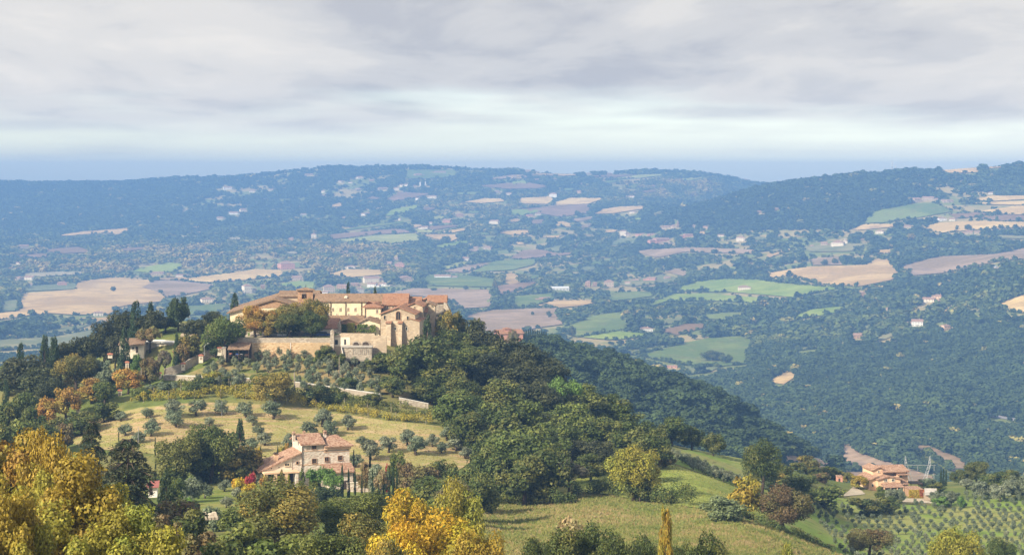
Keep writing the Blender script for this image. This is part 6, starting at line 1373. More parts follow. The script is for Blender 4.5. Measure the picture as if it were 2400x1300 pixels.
T('oak_tree', 1030, 1068, 85, 388, 'oak', 'dark oak at the foot of the mown slope', G3); T('oak_tree', 985, 1085, 85, 378, 'brown', 'brownish oak left of the dark oak below the slope', G3); T('oak_tree', 930, 1052, 48, 392, 'green', 'slim green tree rising above the cypress row', G3); T('oak_tree', 1085, 1090, 95, 372, 'oak', 'dark oak right below the mown slope', G3); T('oak_tree', 1000, 1115, 110, 345, 'oak', 'dark oak just above the yellow clump', G3); T('oak_tree', 1120, 1100, 95, 355, 'oak', 'dark oak at the corner of the field', G3); T('oak_tree', 1060, 1120, 90, 330, 'brown', 'brown-tinged oak over the yellow clump', G3)
G4 = 'oaks on the wooded flank of the hill'
FL = [(1150,1048,110,402,'oak','with its lower edge on the field corner'),(1205,1010,170,408,'green','large and light, above the field edge'),(1250,985,160,430,'green','tall and pale at the middle of the flank'),(1290,1040,120,398,'oak','dark over the field edge'),(1230,1060,130,394,'oak','low and dark right on the field edge'),
 (1085,912,118,470,'green','light topped, right of the vine rows'),(1180,940,150,458,'oak','broad, in the centre of the flank'),(1110,962,100,452,'oak','below the light topped one'),(1235,935,130,462,'green','right of the broad one in the flank centre'),(1150,1000,110,430,'oak','between slope and flank centre'),
 (990,785,150,503,'oak','big and rounded below the church buttresses'),(1040,835,110,498,'oak','right beside the big rounded one'),(950,806,80,505,'green','left of the big rounded one'),(1080,880,100,490,'oak','below the big rounded one'),(1010,880,110,492,'oak','under the big rounded one by the short wall'),
 (1092,742,95,548,'holm','dark, at the crest right of the monastery'),(1045,730,60,545,'mixed','small and yellowish under the grey stone house'),(1130,768,105,545,'holm','dark, second along the crest'),(1180,786,115,545,'holm','dark, third along the crest'),(1235,805,115,548,'holm','dark, fourth along the crest'),(1285,838,105,545,'holm','dark, where the crest drops to the ridge'),
 (1150,825,125,520,'holm','dark, below the third crest oak'),(1230,850,125,518,'holm','dark, below the fourth crest oak'),(1090,815,110,522,'green','pale, below the dark first crest oak'),(1160,885,130,490,'oak','olive green, above the flank centre'),(1250,890,110,498,'holm','very dark, in the shaded hollow'),
 (1300,900,95,505,'holm','black-green, in the hollow beside the bright pine'),(1355,897,105,522,'green','on the crest right of the bright pine'),(1410,912,115,522,'oak','on the falling crest right of the hollow'),(1450,945,110,518,'green','next down the falling crest'),(1490,975,115,510,'oak','lower down the falling crest'),(1528,1008,95,500,'oak','at the foot of the falling crest'),
 (1340,940,115,472,'green','pale, below the bright pine'),(1410,975,120,470,'oak','mid green, in the right flank'),(1465,1018,105,462,'oak','low in the right flank'),(1380,1022,120,440,'holm','dark, low over the green meadow'),(1512,1050,85,458,'mixed','orange tinged at the meadow edge'),(1320,985,95,450,'green','over the bare shrubs by the field'),(1300,960,90,470,'holm','dark, between hollow and field'),(1440,1045,90,448,'oak','right at the top of the meadow'),(1560,1052,66,452,'mixed','small and orange tipped beside the olive rows'),(1385,1060,80,425,'oak','at the left top of the meadow'),
 (1060,770,90,535,'oak','behind the conifer at the church corner'),(1120,800,100,530,'oak','between church corner and dark crest'),(1200,820,100,530,'holm','dark, in the middle of the crest band')]
for px, top, w, d, pal, wh in FL: T('oak_tree', px, top, w, d, pal, f'oak {wh}', G4)
T('conifer', 1001, 733, 46, 523, 'dark', 'tall dark conifer at the right corner of the church'); T('conifer', 1073, 728, 24, 548, 'cyp', 'narrow dark conifer at the crest right of the monastery'); T('pine', 1322, 878, 80, 505, 'fresh', 'bright green pine standing out of the dark flank')
T('spread_tree', 1330, 1062, 85, 398, 'grey', 'bare grey-brown thicket tree at the field edge'); T('spread_tree', 1062, 712, 50, 548, 'mixed', 'thin open tree against the mauve field')
G5 = 'trees along the right of the meadow'
T('oak_tree', 1575, 974, 80, 530, 'oak', 'rounded dark oak at the left of the skyline trio', G5); T('oak_tree', 1621, 997, 60, 534, 'oak', 'dark oak in the middle of the skyline trio', G5); T('oak_tree', 1672, 1010, 48, 530, 'oak', 'dark oak at the right of the skyline trio', G5)
T('big_oak', 1785, 1028, 92, 468, 'oak', 'big dark oak standing alone right of the olive rows')
T('big_oak', 1485, 1042, 118, 393, 'lime', 'yellowing tree with ivy foot in the hedge of the meadow'); T('bush', 1500, 1120, 60, 391, 'oak', 'ivy clad shrub at the foot of the yellowing tree')
T('bush', 1748, 1108, 76, 382, 'gold', 'yellow-brown round bush at the right end of the meadow'); T('big_oak', 1838, 1136, 120, 380, 'brown', 'rust-brown spreading tree at the corner of the grove')
T('bush', 1695, 1158, 90, 378, 'reed', 'grey-green clump of reeds at the meadow corner')
G6 = 'dark oaks along the bottom edge'
for px, top, w, d, pal, lab in ((1255,1262,90,205,'oak','at the left end of the bottom row'),(1310,1238,125,215,'oak','second of the bottom row'),(1385,1224,120,218,'oak','tallest of the bottom row'),(1445,1252,120,210,'oak','right of the tallest in the bottom row'),(1515,1252,95,214,'oak','left of the golden poplar'),(1605,1256,95,214,'oak','right of the golden poplar'),(1665,1250,120,212,'oak','at the right end of the bottom row')): T('big_oak', px, top, w, d, pal, f'dark green oak {lab}', G6)
T('poplar', 1560, 1184, 46, 208, 'gold', 'slim golden poplar rising from the bottom edge'); T('bush', 1340, 1208, 80, 245, 'tan', 'dry tan shrub behind the bottom row of oaks')
T('big_oak', 2035, 1228, 88, 395, 'brown', 'dark brown round tree inside the right olive grove'); T('big_oak', 2242, 1222, 112, 330, 'lime', 'yellow-green tree at the bottom right over the olives'); T('big_oak', 2345, 1262, 95, 372, 'oak', 'dark green tree at the bottom right corner'); T('bush', 1848, 1268, 34, 262, 'lime', 'little yellow-green bush at the bottom right of the field'); T('bush', 1798, 1284, 18, 255, 'lime', 'tiny yellow bush at the bottom edge of the field'); T('big_oak', 2200, 1275, 70, 345, 'lime', 'low yellow-green tree left under the bottom right one')
G7 = 'trees on the right ridge'
for row in (('big_oak',2290,1074,64,620,'oak','big dark oak on the right ridge skyline'),('oak_tree',2250,1100,46,618,'oak','smaller oak left of the skyline oak'),('oak_tree',2338,1100,66,628,'oak','low oak right of the skyline oak'),('oak_tree',2385,1112,60,628,'olive2','grey-green tree at the right picture edge'),('round_tree',2012,1112,44,572,'gold','yellow-green rounded tree left of the peach villa'),('round_tree',1985,1104,34,600,'mixed','small tree behind the driveway'),
  ('round_tree',1890,1066,62,592,'mixed','yellow tipped tree left on the right ridge'),('round_tree',1945,1090,52,600,'oak','dark tree above the gate building'),('round_tree',1862,1108,74,555,'oak','dark bush mass above the rust-brown tree'),('round_tree',1910,1092,46,582,'oak','dark green tree on the bank above the drive'),('round_tree',1835,1085,50,560,'oak','dark tree right of the big lone oak'),('bush',1930,1128,90,560,'green','green bank shrub above the driveway'),('bush',1880,1135,60,545,'oak','dark bank shrub left of the driveway'),
  ('round_tree',2032,1106,34,590,'dark','dark tree behind the left wing of the villa'),('round_tree',2110,1142,28,545,'olive','grey olive in front of the villa bay'),('round_tree',2088,1141,28,545,'olive','grey olive in front of the villa porch'),('round_tree',2063,1138,26,550,'green','small green tree at the villa corner'),('bush',2030,1158,70,545,'oak','clipped hedge below the villa lawn'),('bush',2085,1162,60,545,'oak','clipped hedge right below the villa'),
  ('bush',2175,1118,44,585,'olive2','grey shrub below the pylon'),('bush',2195,1128,40,580,'oak','dark shrub left of the cypress trio'),('bush',2205,1160,40,545,'fresh','bright shrub on the right lawn'),('bush',2252,1156,18,545,'fresh','round bright bush on the right lawn'),('round_tree',2195,1150,40,550,'olive2','grey tree right of the garden shed'),('round_tree',2230,1150,34,552,'olive2','grey tree on the right lawn beside the round bush'),('round_tree',2265,1120,40,590,'olive','grey olive below the skyline oak'),('round_tree',2300,1125,46,592,'olive','grey olive right below the skyline oak'),('round_tree',2345,1132,46,588,'olive','grey olive near the right picture edge')): T(row[0], row[1], row[2], row[3], row[4], row[5], row[6], G7)
for j_, (px, top, w, d, pal, lab) in enumerate(((1812,1085,40,545,'oak','dark shrub under the big lone oak'),(1822,1105,46,530,'mixed','brownish shrub on the bank under the lone oak'),(1850,1122,50,530,'oak','shrub on the bank over the rust-brown tree'),(1900,1110,40,568,'green','green shrub in the middle of the bank'),(1925,1102,40,585,'brown','brown shrub high on the bank'),(1965,1100,30,605,'oak','dark shrub at the gate building'),(1870,1080,40,585,'oak','dark shrub at the skyline of the bank'),(1905,1082,44,595,'mixed','ochre shrub at the skyline of the bank'),(1800,1120,40,505,'olive2','grey shrub at the end of the olive rows'),(2320,1108,40,630,'oak','dark shrub on the ridge right of the skyline oak'),(2368,1098,50,640,'oak','dark shrub on the ridge at the picture edge'),(2270,1098,40,628,'oak','dark shrub under the skyline oak'))): T('bush', px, top, w, d, pal, lab, G7)
for i, px in enumerate((2205.5, 2211.5, 2217.5)): T('cypress', px, 1097 + i * 0.5, 6.5, 604, 'cyp', ('left', 'middle', 'right')[i] + ' one of three slim cypresses on the right ridge', 'cypress trio on the ridge')
for px, top, w, b_, lab in ((1908, 1130, 9, 1163, 'small cypress beside the driveway bend'), (1874, 1112, 8, 1150, 'slim cypress in the dark bank left of the drive'), (1843, 1118, 7, 1150, 'slim cypress by the rust-brown tree')): T('cypress', px, top, w, 560, 'cyp', lab, 'small cypresses near the villa')
# left of the monastery
G8 = 'trees on the left of the hilltop'
for row in (('round_tree',418,694,56,545,'dark','dark rounded cypress-like tree on the hilltop skyline'),('cypress',551,686,30,566,'cyp','solid dark cypress left of the broad church'),('cypress',318,704,44,540,'cyp','broad cypress in the left hilltop group'),('cypress',353,706,26,545,'cyp','narrow cypress behind the left hilltop group'),('cypress',291,768,36,513,'cyp','tall dark cypress in front of the outbuilding'),('cypress',414,778,19,511,'cyp','slender cypress below the car park'),('cypress',126,787,40,512,'cyp','broad dark cypress on the left slope'),('cypress',105,784,34,520,'cyp','cypress just left behind the broad dark one'),('cypress',48,802,32,522,'cyp','cypress at the far left skyline'),('cypress',14,888,24,490,'cyp','cypress low at the left picture edge'),
  ('cypress',816,660,17,578,'cyp','taller cypress rising behind the long roof'),('cypress',879,671,15,580,'cyp','shorter cypress rising behind the long roof'),('cypress',745,694,10,580,'cyp','tip of a cypress behind the bell gable'),
  ('oak_tree',288,716,62,548,'holm','dark oak at the left of the hilltop group'),('oak_tree',352,724,70,540,'holm','dark oak in the middle of the hilltop group'),('oak_tree',388,736,60,545,'holm','dark oak right in the hilltop group'),('oak_tree',245,752,82,540,'holm','dark oak left of the outbuilding'),('oak_tree',190,778,80,532,'holm','dark oak above the round green tree'),('oak_tree',140,800,60,525,'holm','dark oak between the left cypresses'),('oak_tree',458,742,60,548,'holm','dark tree left of the broad church'),('oak_tree',500,728,60,555,'holm','dark tree behind the double lamp'),('round_tree',475,752,46,540,'rust','rusty shrub tree above the parking wall'),
  ('big_oak',181,822,95,502,'mixed','big round green tree on the left slope'),('oak_tree',60,828,115,508,'holm','dark oak mass at the left picture edge'),('oak_tree',95,858,95,500,'holm','dark oak under the left cypresses'),('oak_tree',20,845,80,515,'oak','green oak at the left edge skyline'),('oak_tree',120,885,80,488,'holm','low dark oak above the orange trees'),('spread_tree',352,758,60,522,'rust','rust-coloured tree above the garages'),('round_tree',440,778,56,514,'mixed','green and brown tree left of the parking wall'),('round_tree',425,800,40,512,'rust','brown tree right of the slender cypress'),
  ('big_oak',531,733,92,514,'green','large leafy tree at the left end of the retaining wall'),('oak_tree',505,790,50,516,'dark','dark bush under the large leafy tree'),('round_tree',320,828,32,503,'fresh','bright green little tree right of the tall cypress'),('round_tree',352,832,44,500,'brown','dark brown tree below the garages'),('spread_tree',385,816,36,506,'grey','bare grey tree left of the slender cypress'),('round_tree',300,860,64,493,'orange','orange tree by the wooden pole'),('round_tree',215,885,70,488,'orange','orange and green tree left on the slope'),('round_tree',155,903,70,476,'orange','yellow-orange tree on the left slope'),('round_tree',108,928,64,462,'orange','orange tree above the copper plane'),
  ('round_tree',245,890,60,484,'green','green tree beside the orange slope tree'),('round_tree',58,912,66,468,'oak','green tree at the lower left slope'),('round_tree',392,893,46,488,'olive2','grey-green shrub tree left of the vine rows'),('round_tree',350,900,36,490,'olive2','grey olive tree by the white shrine'),('bush',500,868,46,496,'lime','yellow-green shrub on the left wall stretch'),('bush',530,880,30,495,'oak','dark shrub on the left wall stretch'),('bush',470,878,60,494,'oak','dark creeper shrub against the left wall stretch'),('big_oak',645,860,96,494,'mixed','big orange-green bush tree between the wall stretches'),('round_tree',610,872,60,492,'green','green bush left of the orange-green one'),
  ('bush',760,806,42,514,'oak','round dark bush at the foot of the retaining wall'),('bush',742,902,66,488,'oak','dark shrub below the middle wall stretch'),('round_tree',815,882,56,494,'green','green tree on the middle wall stretch'),('bush',785,905,50,487,'oak','shrub right along the middle wall'),('round_tree',920,878,72,490,'oak','round dark green tree covering the wall gap'),('bush',870,915,50,486,'oak','dark shrub left of the round dark tree'),('bush',900,822,50,511,'green','ivy shrub at the foot of the church'),('bush',795,828,40,509,'oak','shrub left of the lower terrace'),('bush',885,835,60,507,'oak','hedge shrub below the lower terrace'),('bush',1055,960,40,470,'lime','yellow-green shrub at the right end of the vines'),
  ('round_tree',270,795,50,520,'holm','dark tree behind the tall cypress'),('round_tree',235,838,60,508,'olive2','grey-green thicket right of the big round tree'),('round_tree',255,862,60,500,'olive2','grey-green thicket below the outbuilding'),('bush',330,905,46,484,'green','green bush right of the white shrine'),('bush',245,940,70,478,'oak','dark shrub above the left end of the mown slope'),('bush',190,960,80,466,'oak','dark shrub mass beside the small shrine'),('bush',140,975,70,455,'oak','dark shrub at the foot of the orange trees'),('round_tree',15,935,70,455,'oak','green tree at the left edge above the plane'),('round_tree',75,950,64,448,'oak','dark tree just above the tops of the planes'),('bush',45,975,90,430,'green','green shrub between plane tops and left trees'),('bush',100,990,80,430,'oak','dark shrub behind the plane tops'),('bush',0,985,80,420,'oak','dark shrub at the left edge behind the plane'),('round_tree',150,985,50,440,'brown','brownish tree left below the mown slope')): T(row[0], row[1], row[2], row[3], row[4], row[5], row[6], G8)
G9 = 'autumn trees on the terrace'
for row in ((598,716,78,524,'orange','orange tree at the left of the terrace row'),(642,716,90,526,'mixed','green and orange tree second in the terrace row'),(688,704,86,528,'mixed','broad tree in the middle of the terrace row'),(738,690,66,529,'mixed','tallest tree at the right of the terrace row over the low cottage'),(680,728,80,523,'oak','darker green tree in front of the terrace row'),(730,728,66,523,'oak','dark green tree right in front of the terrace row'),(628,742,50,523,'mixed','low tree at the left front of the terrace row')): T('big_oak', *row, G9)
# garden of the farmhouse
G10 = 'garden trees of the farmhouse'
for row in (('cypress',563,980,30,425,'cyp','big solid cypress on the slope left of the farmhouse'),('cypress',532,1028,7,420,'cyp','thin young cypress left of the big one'),('cypress',611,1042,7,418,'cyp','thin young cypress between big cypress and farmhouse'),('cypress',651,1043,6,425,'cyp','thin young cypress at the farmhouse roof edge'),('cypress',364,1022,6,400,'cyp','thin young cypress above the cedar'),('cypress',278,1010,8,395,'cyp','short cypress at the right of the cedar top'),
  ('cypress',802,1087,10,383,'cyp','first slim cypress in front of the farmhouse corner'),('cypress',817,1096,8,381,'cyp','second slim cypress in front of the farmhouse corner'),('cypress',829,1052,8,408,'cyp','slim cypress on the slope right of the farmhouse'),('cypress',832,1098,7,380,'cyp','third slim cypress of the front row'),('cypress',848,1104,6,379,'cyp','fourth, thin cypress of the front row'),('cypress',867,1055,9,408,'cyp','slim cypress farther right on the slope'),('cypress',873,1098,7,377,'cyp','fifth slim cypress of the front row'),('cypress',889,1100,7,377,'cyp','sixth slim cypress of the front row'),('cypress',899,1098,6,378,'cyp','seventh slim cypress of the front row'),('cypress',912,1100,7,376,'cyp','eighth slim cypress of the front row'),('cypress',922,1078,9,378,'cyp','tall dark cypress near the end of the front row'),('cypress',930,1088,8,377,'cyp','last cypress of the front row'),
  ('bush',587,1098,26,378,'red','crimson maple shrub left of the farmhouse porch'),('bush',575,1040,90,402,'mixed','brownish rounded tree left of the crimson maple') ,('bush',620,1110,22,382,'orange','small orange shrub by the porch'),('bush',545,1066,70,398,'mixed','rounded green-brown shrub under the big cypress'),('conifer',660,1098,22,380,'mixed','small conical shrub in front of the porch'),('conifer',708,1092,26,380,'green','conical green tree in front of the farmhouse wall'),('conifer',677,1106,14,379,'lime','little yellow conifer by the porch pillar'),
  ('pine',752,1086,62,378,'fresh','umbrella pine left before the farmhouse'),('pine',782,1104,52,374,'fresh','umbrella pine right before the farmhouse'),('bush',735,1108,30,378,'green','green shrub between conifer and umbrella pine'),('round_tree',760,1135,60,350,'dark','clipped dark hedge tree below the umbrella pines'),('bush',720,1150,60,345,'dark','dark hedge shrub in front of the garden path'),('bush',560,1110,34,372,'yellow','yellow shrub on the lawn left of the maple'),('bush',585,1125,30,366,'yellow','low yellow shrub on the lawn'),('bush',602,1040,20,418,'yellow','yellow sapling right of the big cypress'),('bush',660,1042,22,428,'gold','golden shrub behind the farmhouse wing'),('bush',672,1036,12,430,'orange','orange sapling behind the farmhouse'),
  ('bush',910,1078,16,398,'red','small dark red shrub right of the farmhouse'),('round_tree',855,1080,30,392,'rust','brown rounded tree right of the farmhouse'),('round_tree',885,1088,50,388,'olive','silvery tree behind the cypress row'),('round_tree',950,1078,60,385,'brown','brownish tree right of the cypress row'),('spread_tree',895,1098,34,368,'tan','leafless pale tree in front of the cypress row'),('bush',450,1115,60,360,'olive2','grey-green shrub left in the garden'),('bush',415,1118,40,355,'green','light green shrub right of the dark conifer'),('bush',470,1055,80,398,'oak','dark shrub under the twin oaks'),('bush',415,1070,80,392,'oak','dark shrub left under the twin oaks'),
  ('bush',440,1160,26,320,'fresh','small bright conifer-like bush in the garden'),('bush',458,1168,22,312,'dark','small dark bush in the lower garden'),('bush',500,1180,60,290,'olive2','pale shrub at the bottom of the garden'),('bush',545,1185,60,282,'green','green shrub at the bottom right of the garden')): T(row[0], row[1], row[2], row[3], row[4], row[5], row[6], G10)
# ------------------------------------------------------------------ olives
def olive(px, base, w, label, group, pal='olive', asp=0.92, dmax=720):
    d = vis_d(px, base, 60, dmax); k = d / F; w_ = w * k
    put_tree('olive_tree', 'olive_tree', gnd(px, d), w_ * 1.3, w_ * asp * 1.06, pal if tr.random() < .6 else 'olive2', label, 'olive tree', group)
SL = [(283,988,26),(221,990,18),(343,980,28),(355,998,22),(405,978,45),(413,1001,45),(461,975,42),(521,972,38),(577,978,40),(640,982,46),(592,998,28),(165,1019,44),(293,1022,32),(353,1023,38),(605,1022,28),(620,1044,33),(755,1000,47),(777,1023,41),(815,1008,38),(728,1024,40),(676,1036,24),(590,1060,36),(678,1054,30),(850,1048,29),(868,1078,50),(910,1061,43),(955,1045,41),(975,1067,48),(1013,1047,32),(1047,1033,37),(1068,1057,43),(1090,1075,31),(832,1096,34),(562,1034,22),(490,1000,26),(325,1038,30),(1035,1062,28)]
WH = ['small, left near the slope top','smallest, at the far left end of the slope','above the round pair on the left','slim, under the one above','big, left in the top row','big, just below the first of the top row','second big in the top row','third big in the top row','fourth big in the top row','fifth big in the top row','little tree under the fourth','wide, low at the left end','left above the cedar','round, above the twin oaks','left above the big cypress','open-crowned, right of the big cypress','big, right of the gap in the top row','wide twin-stemmed under the gap','big round, right in the top row','behind the farmhouse roof ridge','small, left behind the farmhouse chimney','beside the big cypress','left of the farmhouse roof','small, right of the farmhouse roof','wide, right below the farmhouse roof','second right of the farmhouse','upper of the pair right of the farmhouse','lower of the pair right of the farmhouse','small open one towards the right','upper one at the wood edge','round one at the wood edge','last one at the right end of the slope','close to the farmhouse right wall','slim, above the thin young cypress','behind the twin oaks','over the cedar boughs','low, right of the lower pair']
for (px, py, w), wh in zip(SL, WH): olive(px, py, w, f'olive tree on the mown slope, {wh}', 'olive trees on the mown slope')
for (px, py, w, wh) in ((480,1168,36,'in the middle of the lawn'),(526,1152,30,'right on the lawn'),(556,1170,32,'at the right lawn edge'),(420,1140,28,'beside the dark conifer'),(462,1138,24,'upper one on the lawn'),(505,1132,24,'small, under the rounded shrub'),(440,1185,26,'lowest on the left of the lawn'),(600,1140,28,'below the crimson maple'),(530,1190,30,'lowest on the right of the lawn'),(880,1110,26,'right of the garden wall')):
    olive(px, py, w, f'garden olive {wh}', 'olive trees in the garden')
# terraces above the white-capped wall
n = 0
ORD = ['first', 'second', 'third', 'fourth', 'fifth', 'sixth', 'seventh', 'eighth', 'ninth', 'tenth', 'eleventh', 'twelfth', 'thirteenth', 'fourteenth', 'fifteenth', 'sixteenth', 'seventeenth', 'eighteenth', 'nineteenth', 'twentieth', 'twenty-first', 'twenty-second', 'twenty-third', 'twenty-fourth', 'twenty-fifth', 'twenty-sixth', 'twenty-seventh', 'twenty-eighth', 'twenty-ninth', 'thirtieth', 'thirty-first', 'thirty-second', 'thirty-third', 'thirty-fourth']
TR = ['topmost', 'second', 'third', 'fourth', 'fifth', 'sixth', 'lowest']
TG = [(835,16),(845,17),(857,18),(870,18),(884,19),(897,19),(908,19)]
for i, (yy, w) in enumerate(TG):
    cnt = 0
    for j in range(15):
        px = 452 + j * 33 + (i % 2) * 16 + tr.uniform(-6, 6); py = yy + 3 + max(0, (px - 620) * 0.055) + tr.uniform(-2.5, 2.5)
        lo = 545 - i * 26 if i < 4 else 440 + i * 3
        if px < lo or px > 905 - (6 - i) * 3 or (570 < px < 690 and i > 3) or (i == 0 and 795 < px < 880): continue
        if tr.random() < 0.12: continue
        d = vis_d(px, py, 300, 600); k = d / F
        put_tree('olive_tree', 'olive_tree', gnd(px, d), w * k * 1.3, w * k * tr.uniform(1.3, 1.75), 'olive' if tr.random() < .6 else 'olive2', f'silvery olive on the monastery terraces, {ORD[cnt]} from the left in the {TR[i]} row', 'olive tree', 'terrace olives below the monastery'); n += 1; cnt += 1
# rows right of the meadow
for i in range(8):
    cnt = 0
    for j in range(11):
        px = 1570 + j * 20 + i * 9 + tr.uniform(-4, 4); py = 1066 + i * 9 + j * 8.2 - i * 3.4 + tr.uniform(-2, 2)
        if px > 1790 or py > 1146 or py < 1064 or py > 1080 + (px - 1560) * 0.36: continue
        d = vis_d(px, py, 300, 700); w = (19 - i * 0.5) * d / F
        put_tree('olive_tree', 'olive_tree', gnd(px, d), w * 1.2, w * 1.15, 'olive' if tr.random() < .6 else 'olive2', f'olive right of the green meadow, {ORD[cnt]} down in the {ORD[i]} row from the wood', 'olive tree', 'olive rows beside the meadow'); cnt += 1
# big grove on the right: 300 that show largest as trees, the rest as one mass
cand = []
for i in range(15):
    for j in range(34):
        px = 1862 + j * 18.2 + (i % 2) * 8 + tr.uniform(-3.5, 3.5); py = 1172 + i * 10.8 - max(0, px - 2150) * 0.10 + (px - 1900) * 0.01 + tr.uniform(-2.2, 2.2) + i * i * 0.06
        if px > 2425 or py > 1325: continue
        if px < 1880 + max(0, (py - 1200)) * 0.95 - max(0, 1240 - py) * 0.0: continue
        if py < 1190 and 1950 < px < 2200 and py < 1184: continue
        if tr.random() < 0.07: continue
        cand.append((px, py, i))
cand.sort(key=lambda c: -c[1])
big = sorted(cand[:140], key=lambda c: (c[2], c[0])); rows = sorted({c[2] for c in big}, reverse=True); names = {}
for r_ in rows:
    for q_, c in enumerate([c for c in big if c[2] == r_]): names[c] = f'young olive in the right grove, row {ORD[rows.index(r_)]} from the bottom, tree {ORD[q_]} from the left'
rest = []
for i, (px, py, r_) in enumerate(cand):
    d = vis_d(px, py, 200, 720); k = d / F; w = tr.uniform(11.5, 16) * (1 + (py - 1200) * 0.0014) * k; h = w * tr.uniform(1.0, 1.3)
    if i < 140: put_tree(None, 'olive_tree', gnd(px, d), w, h, 'olive2' if tr.random() < .6 else 'olive', names[(px, py, r_)], 'olive tree', 'young olives of the right grove', SMALL_OLIVE[i % 4])
    else: rest.append((gnd(px, d), w, h))
if rest:
    vs = []; fs = []; va = []; lo = []; off = 0
    for p, w, h in rest:
        me = SMALL_OLIVE[tr.randrange(4)]; k = np.array([q.co for q in me.vertices]) * np.array([w, w, h]) + np.array(p); vs.append(k)
        for pl in me.polygons:
            if len(pl.vertices) == 4: fs.append([q + off for q in pl.vertices])
        off += len(k)
    fs = np.array(fs); o = link('olive_trees', leafmesh('olive_trees', np.concatenate(vs), fs, rng.uniform(0, 1, len(fs)), rng.uniform(0, 1, len(fs)))); o.color = (0.165, 0.205, 0.125, 1); o['accent'] = [0.2, 0.23, 0.15]
    tag(o, 'upper rows of young olives toward the villa in the right grove', 'olive trees', None, 'stuff')
print('olives', n, len(cand))
# ------------------------------------------------------------------ hedges, vines
def leaf_row(name, pts, height, width, leaf, dens, pal, label, cat, group=None, dmin=60, dmax=720, posts=None, wob=0.35):
    P = []
    for (a, b0), (c, e) in zip(pts[:-1], pts[1:]):
        m = max(2, int(math.hypot(c - a, e - b0) / 6))
        for i in range(m): P.append((a + (c - a) * i / m, b0 + (e - b0) * i / m))
    P.append(pts[-1]); Wp = np.array([gnd(x, vis_d(x, y, dmin, dmax)) for x, y in P])
    seg = np.linalg.norm(np.diff(Wp, axis=0), axis=1); cum = np.concatenate([[0], np.cumsum(seg)]); Ltot = cum[-1]
    root = empty(name, Vector(Wp[len(Wp) // 2])); org = np.array(root.location)
    nl = int(Ltot / (width * 0.55)) + 1; g = np.random.default_rng(int(pts[0][0] * 13 + pts[0][1]))
    s = g.uniform(0, Ltot, nl * 2); C = np.stack([np.interp(s, cum, Wp[:, q]) for q in range(3)], 1)
    C[:, 0] += g.normal(size=len(s)) * width * 0.15; C[:, 1] += g.normal(size=len(s)) * width * 0.2
    hz = g.uniform(0.35, 0.9, len(s)) * height * (1 + wob * np.sin(s * 0.35 + g.uniform(0, 6))); C[:, 2] += hz; R = np.minimum(g.uniform(0.35, 0.6, len(s)) * width, hz * 1.1)
    n = int(dens * Ltot * (height + width)); idx = g.integers(0, len(s), n); d = g.normal(size=(n, 3)); d /= np.linalg.norm(d, axis=1, keepdims=True)
    Pp = C[idx] + d * R[idx][:, None] * g.uniform(0.7, 1.08, n)[:, None] - org
    v, f = leaf_quads(Pp, d + g.normal(size=(n, 3)) * 0.5 + np.array([0, 0, .3]), leaf, g, 0.65); lv = g.uniform(0, 1, len(s))
    c = link('foliage', leafmesh('foliage', v, f, np.clip(0.5 + g.normal(size=n) * .22, 0, 1), np.clip(lv[idx] + g.normal(size=n) * .12, 0, 1)), root)
    c1, c2 = PAL[pal]; c.color = (*c1, 1); c['accent'] = list(c2)
    if posts:
        pm = MB().tube([(0, 0, -0.4), (0, 0, posts[1])], [0.06, 0.055], 5); me = mesh('post', pm.v, pm.f, BARKL)
        for q in np.arange(posts[0] / 2, Ltot, posts[0]):
            p = np.array([np.interp(q, cum, Wp[:, a]) for a in range(3)]) - org; o = link('post', me, root); o.location = (p[0], p[1] - 0.45, p[2])
    return tag(root, label, cat, group)
PAL['vine'] = ((0.30, 0.29, 0.045), (0.46, 0.34, 0.06)); PAL['vine2'] = ((0.13, 0.16, 0.045), (0.28, 0.26, 0.06)); PAL['creeper'] = ((0.38, 0.30, 0.04), (0.35, 0.06, 0.05))
GV = 'vine rows under the boundary wall'
leaf_row('vine_row', [(310,944),(400,936),(480,932),(560,933),(640,940)], 1.9, 1.5, 0.16, 40, 'vine', 'yellow vine row along the top of the mown slope, left', 'vine row', GV, posts=(6.5, 2.3))
leaf_row('vine_row', [(640,941),(720,953),(800,966),(900,982),(1012,994)], 2.0, 1.7, 0.16, 40, 'vine', 'thick yellow-green vine row curving down to the wood', 'vine row', GV, posts=(7.5, 2.2))
leaf_row('vine_row', [(395,918),(470,914),(560,916),(640,926)], 1.7, 1.4, 0.16, 36, 'vine', 'yellow vine row in the middle below the left wall stretch', 'vine row', GV, posts=(6.5, 2.3))
leaf_row('vine_row', [(330,930),(400,925),(500,922),(600,926),(690,936)], 1.7, 1.4, 0.16, 34, 'vine', 'yellow vine row second from the top of the slope', 'vine row', GV, posts=(7.0, 2.3))
leaf_row('vine_row', [(400,906),(480,904),(590,908)], 1.5, 1.3, 0.16, 34, 'vine2', 'green vine row right under the left wall stretch', 'vine row', GV, posts=(6.5, 2.2))
leaf_row('vine_row', [(780,948),(860,958),(950,970),(1020,978)], 1.7, 1.5, 0.16, 36, 'vine2', 'dark green vine row above the thick one at right', 'vine row', GV, posts=(6.5, 2.2))
leaf_row('vine_row', [(800,936),(870,946),(960,958)], 1.4, 1.4, 0.16, 34, 'vine2', 'dark green vine row under the middle wall stretch', 'vine row', GV, posts=(6.5, 2.0))
GH = 'hedges'
leaf_row('hedge', [(1350,1160),(1400,1158),(1450,1162),(1520,1172)], 2.4, 2.6, 0.2, 34, 'oak', 'dark bramble hedge between the field and green meadow, left part', 'hedge', GH)
leaf_row('hedge', [(1520,1174),(1570,1180),(1622,1188)], 3.0, 3.2, 0.2, 34, 'oak', 'bulky dark bramble hedge right of the yellowing tree', 'hedge', GH)
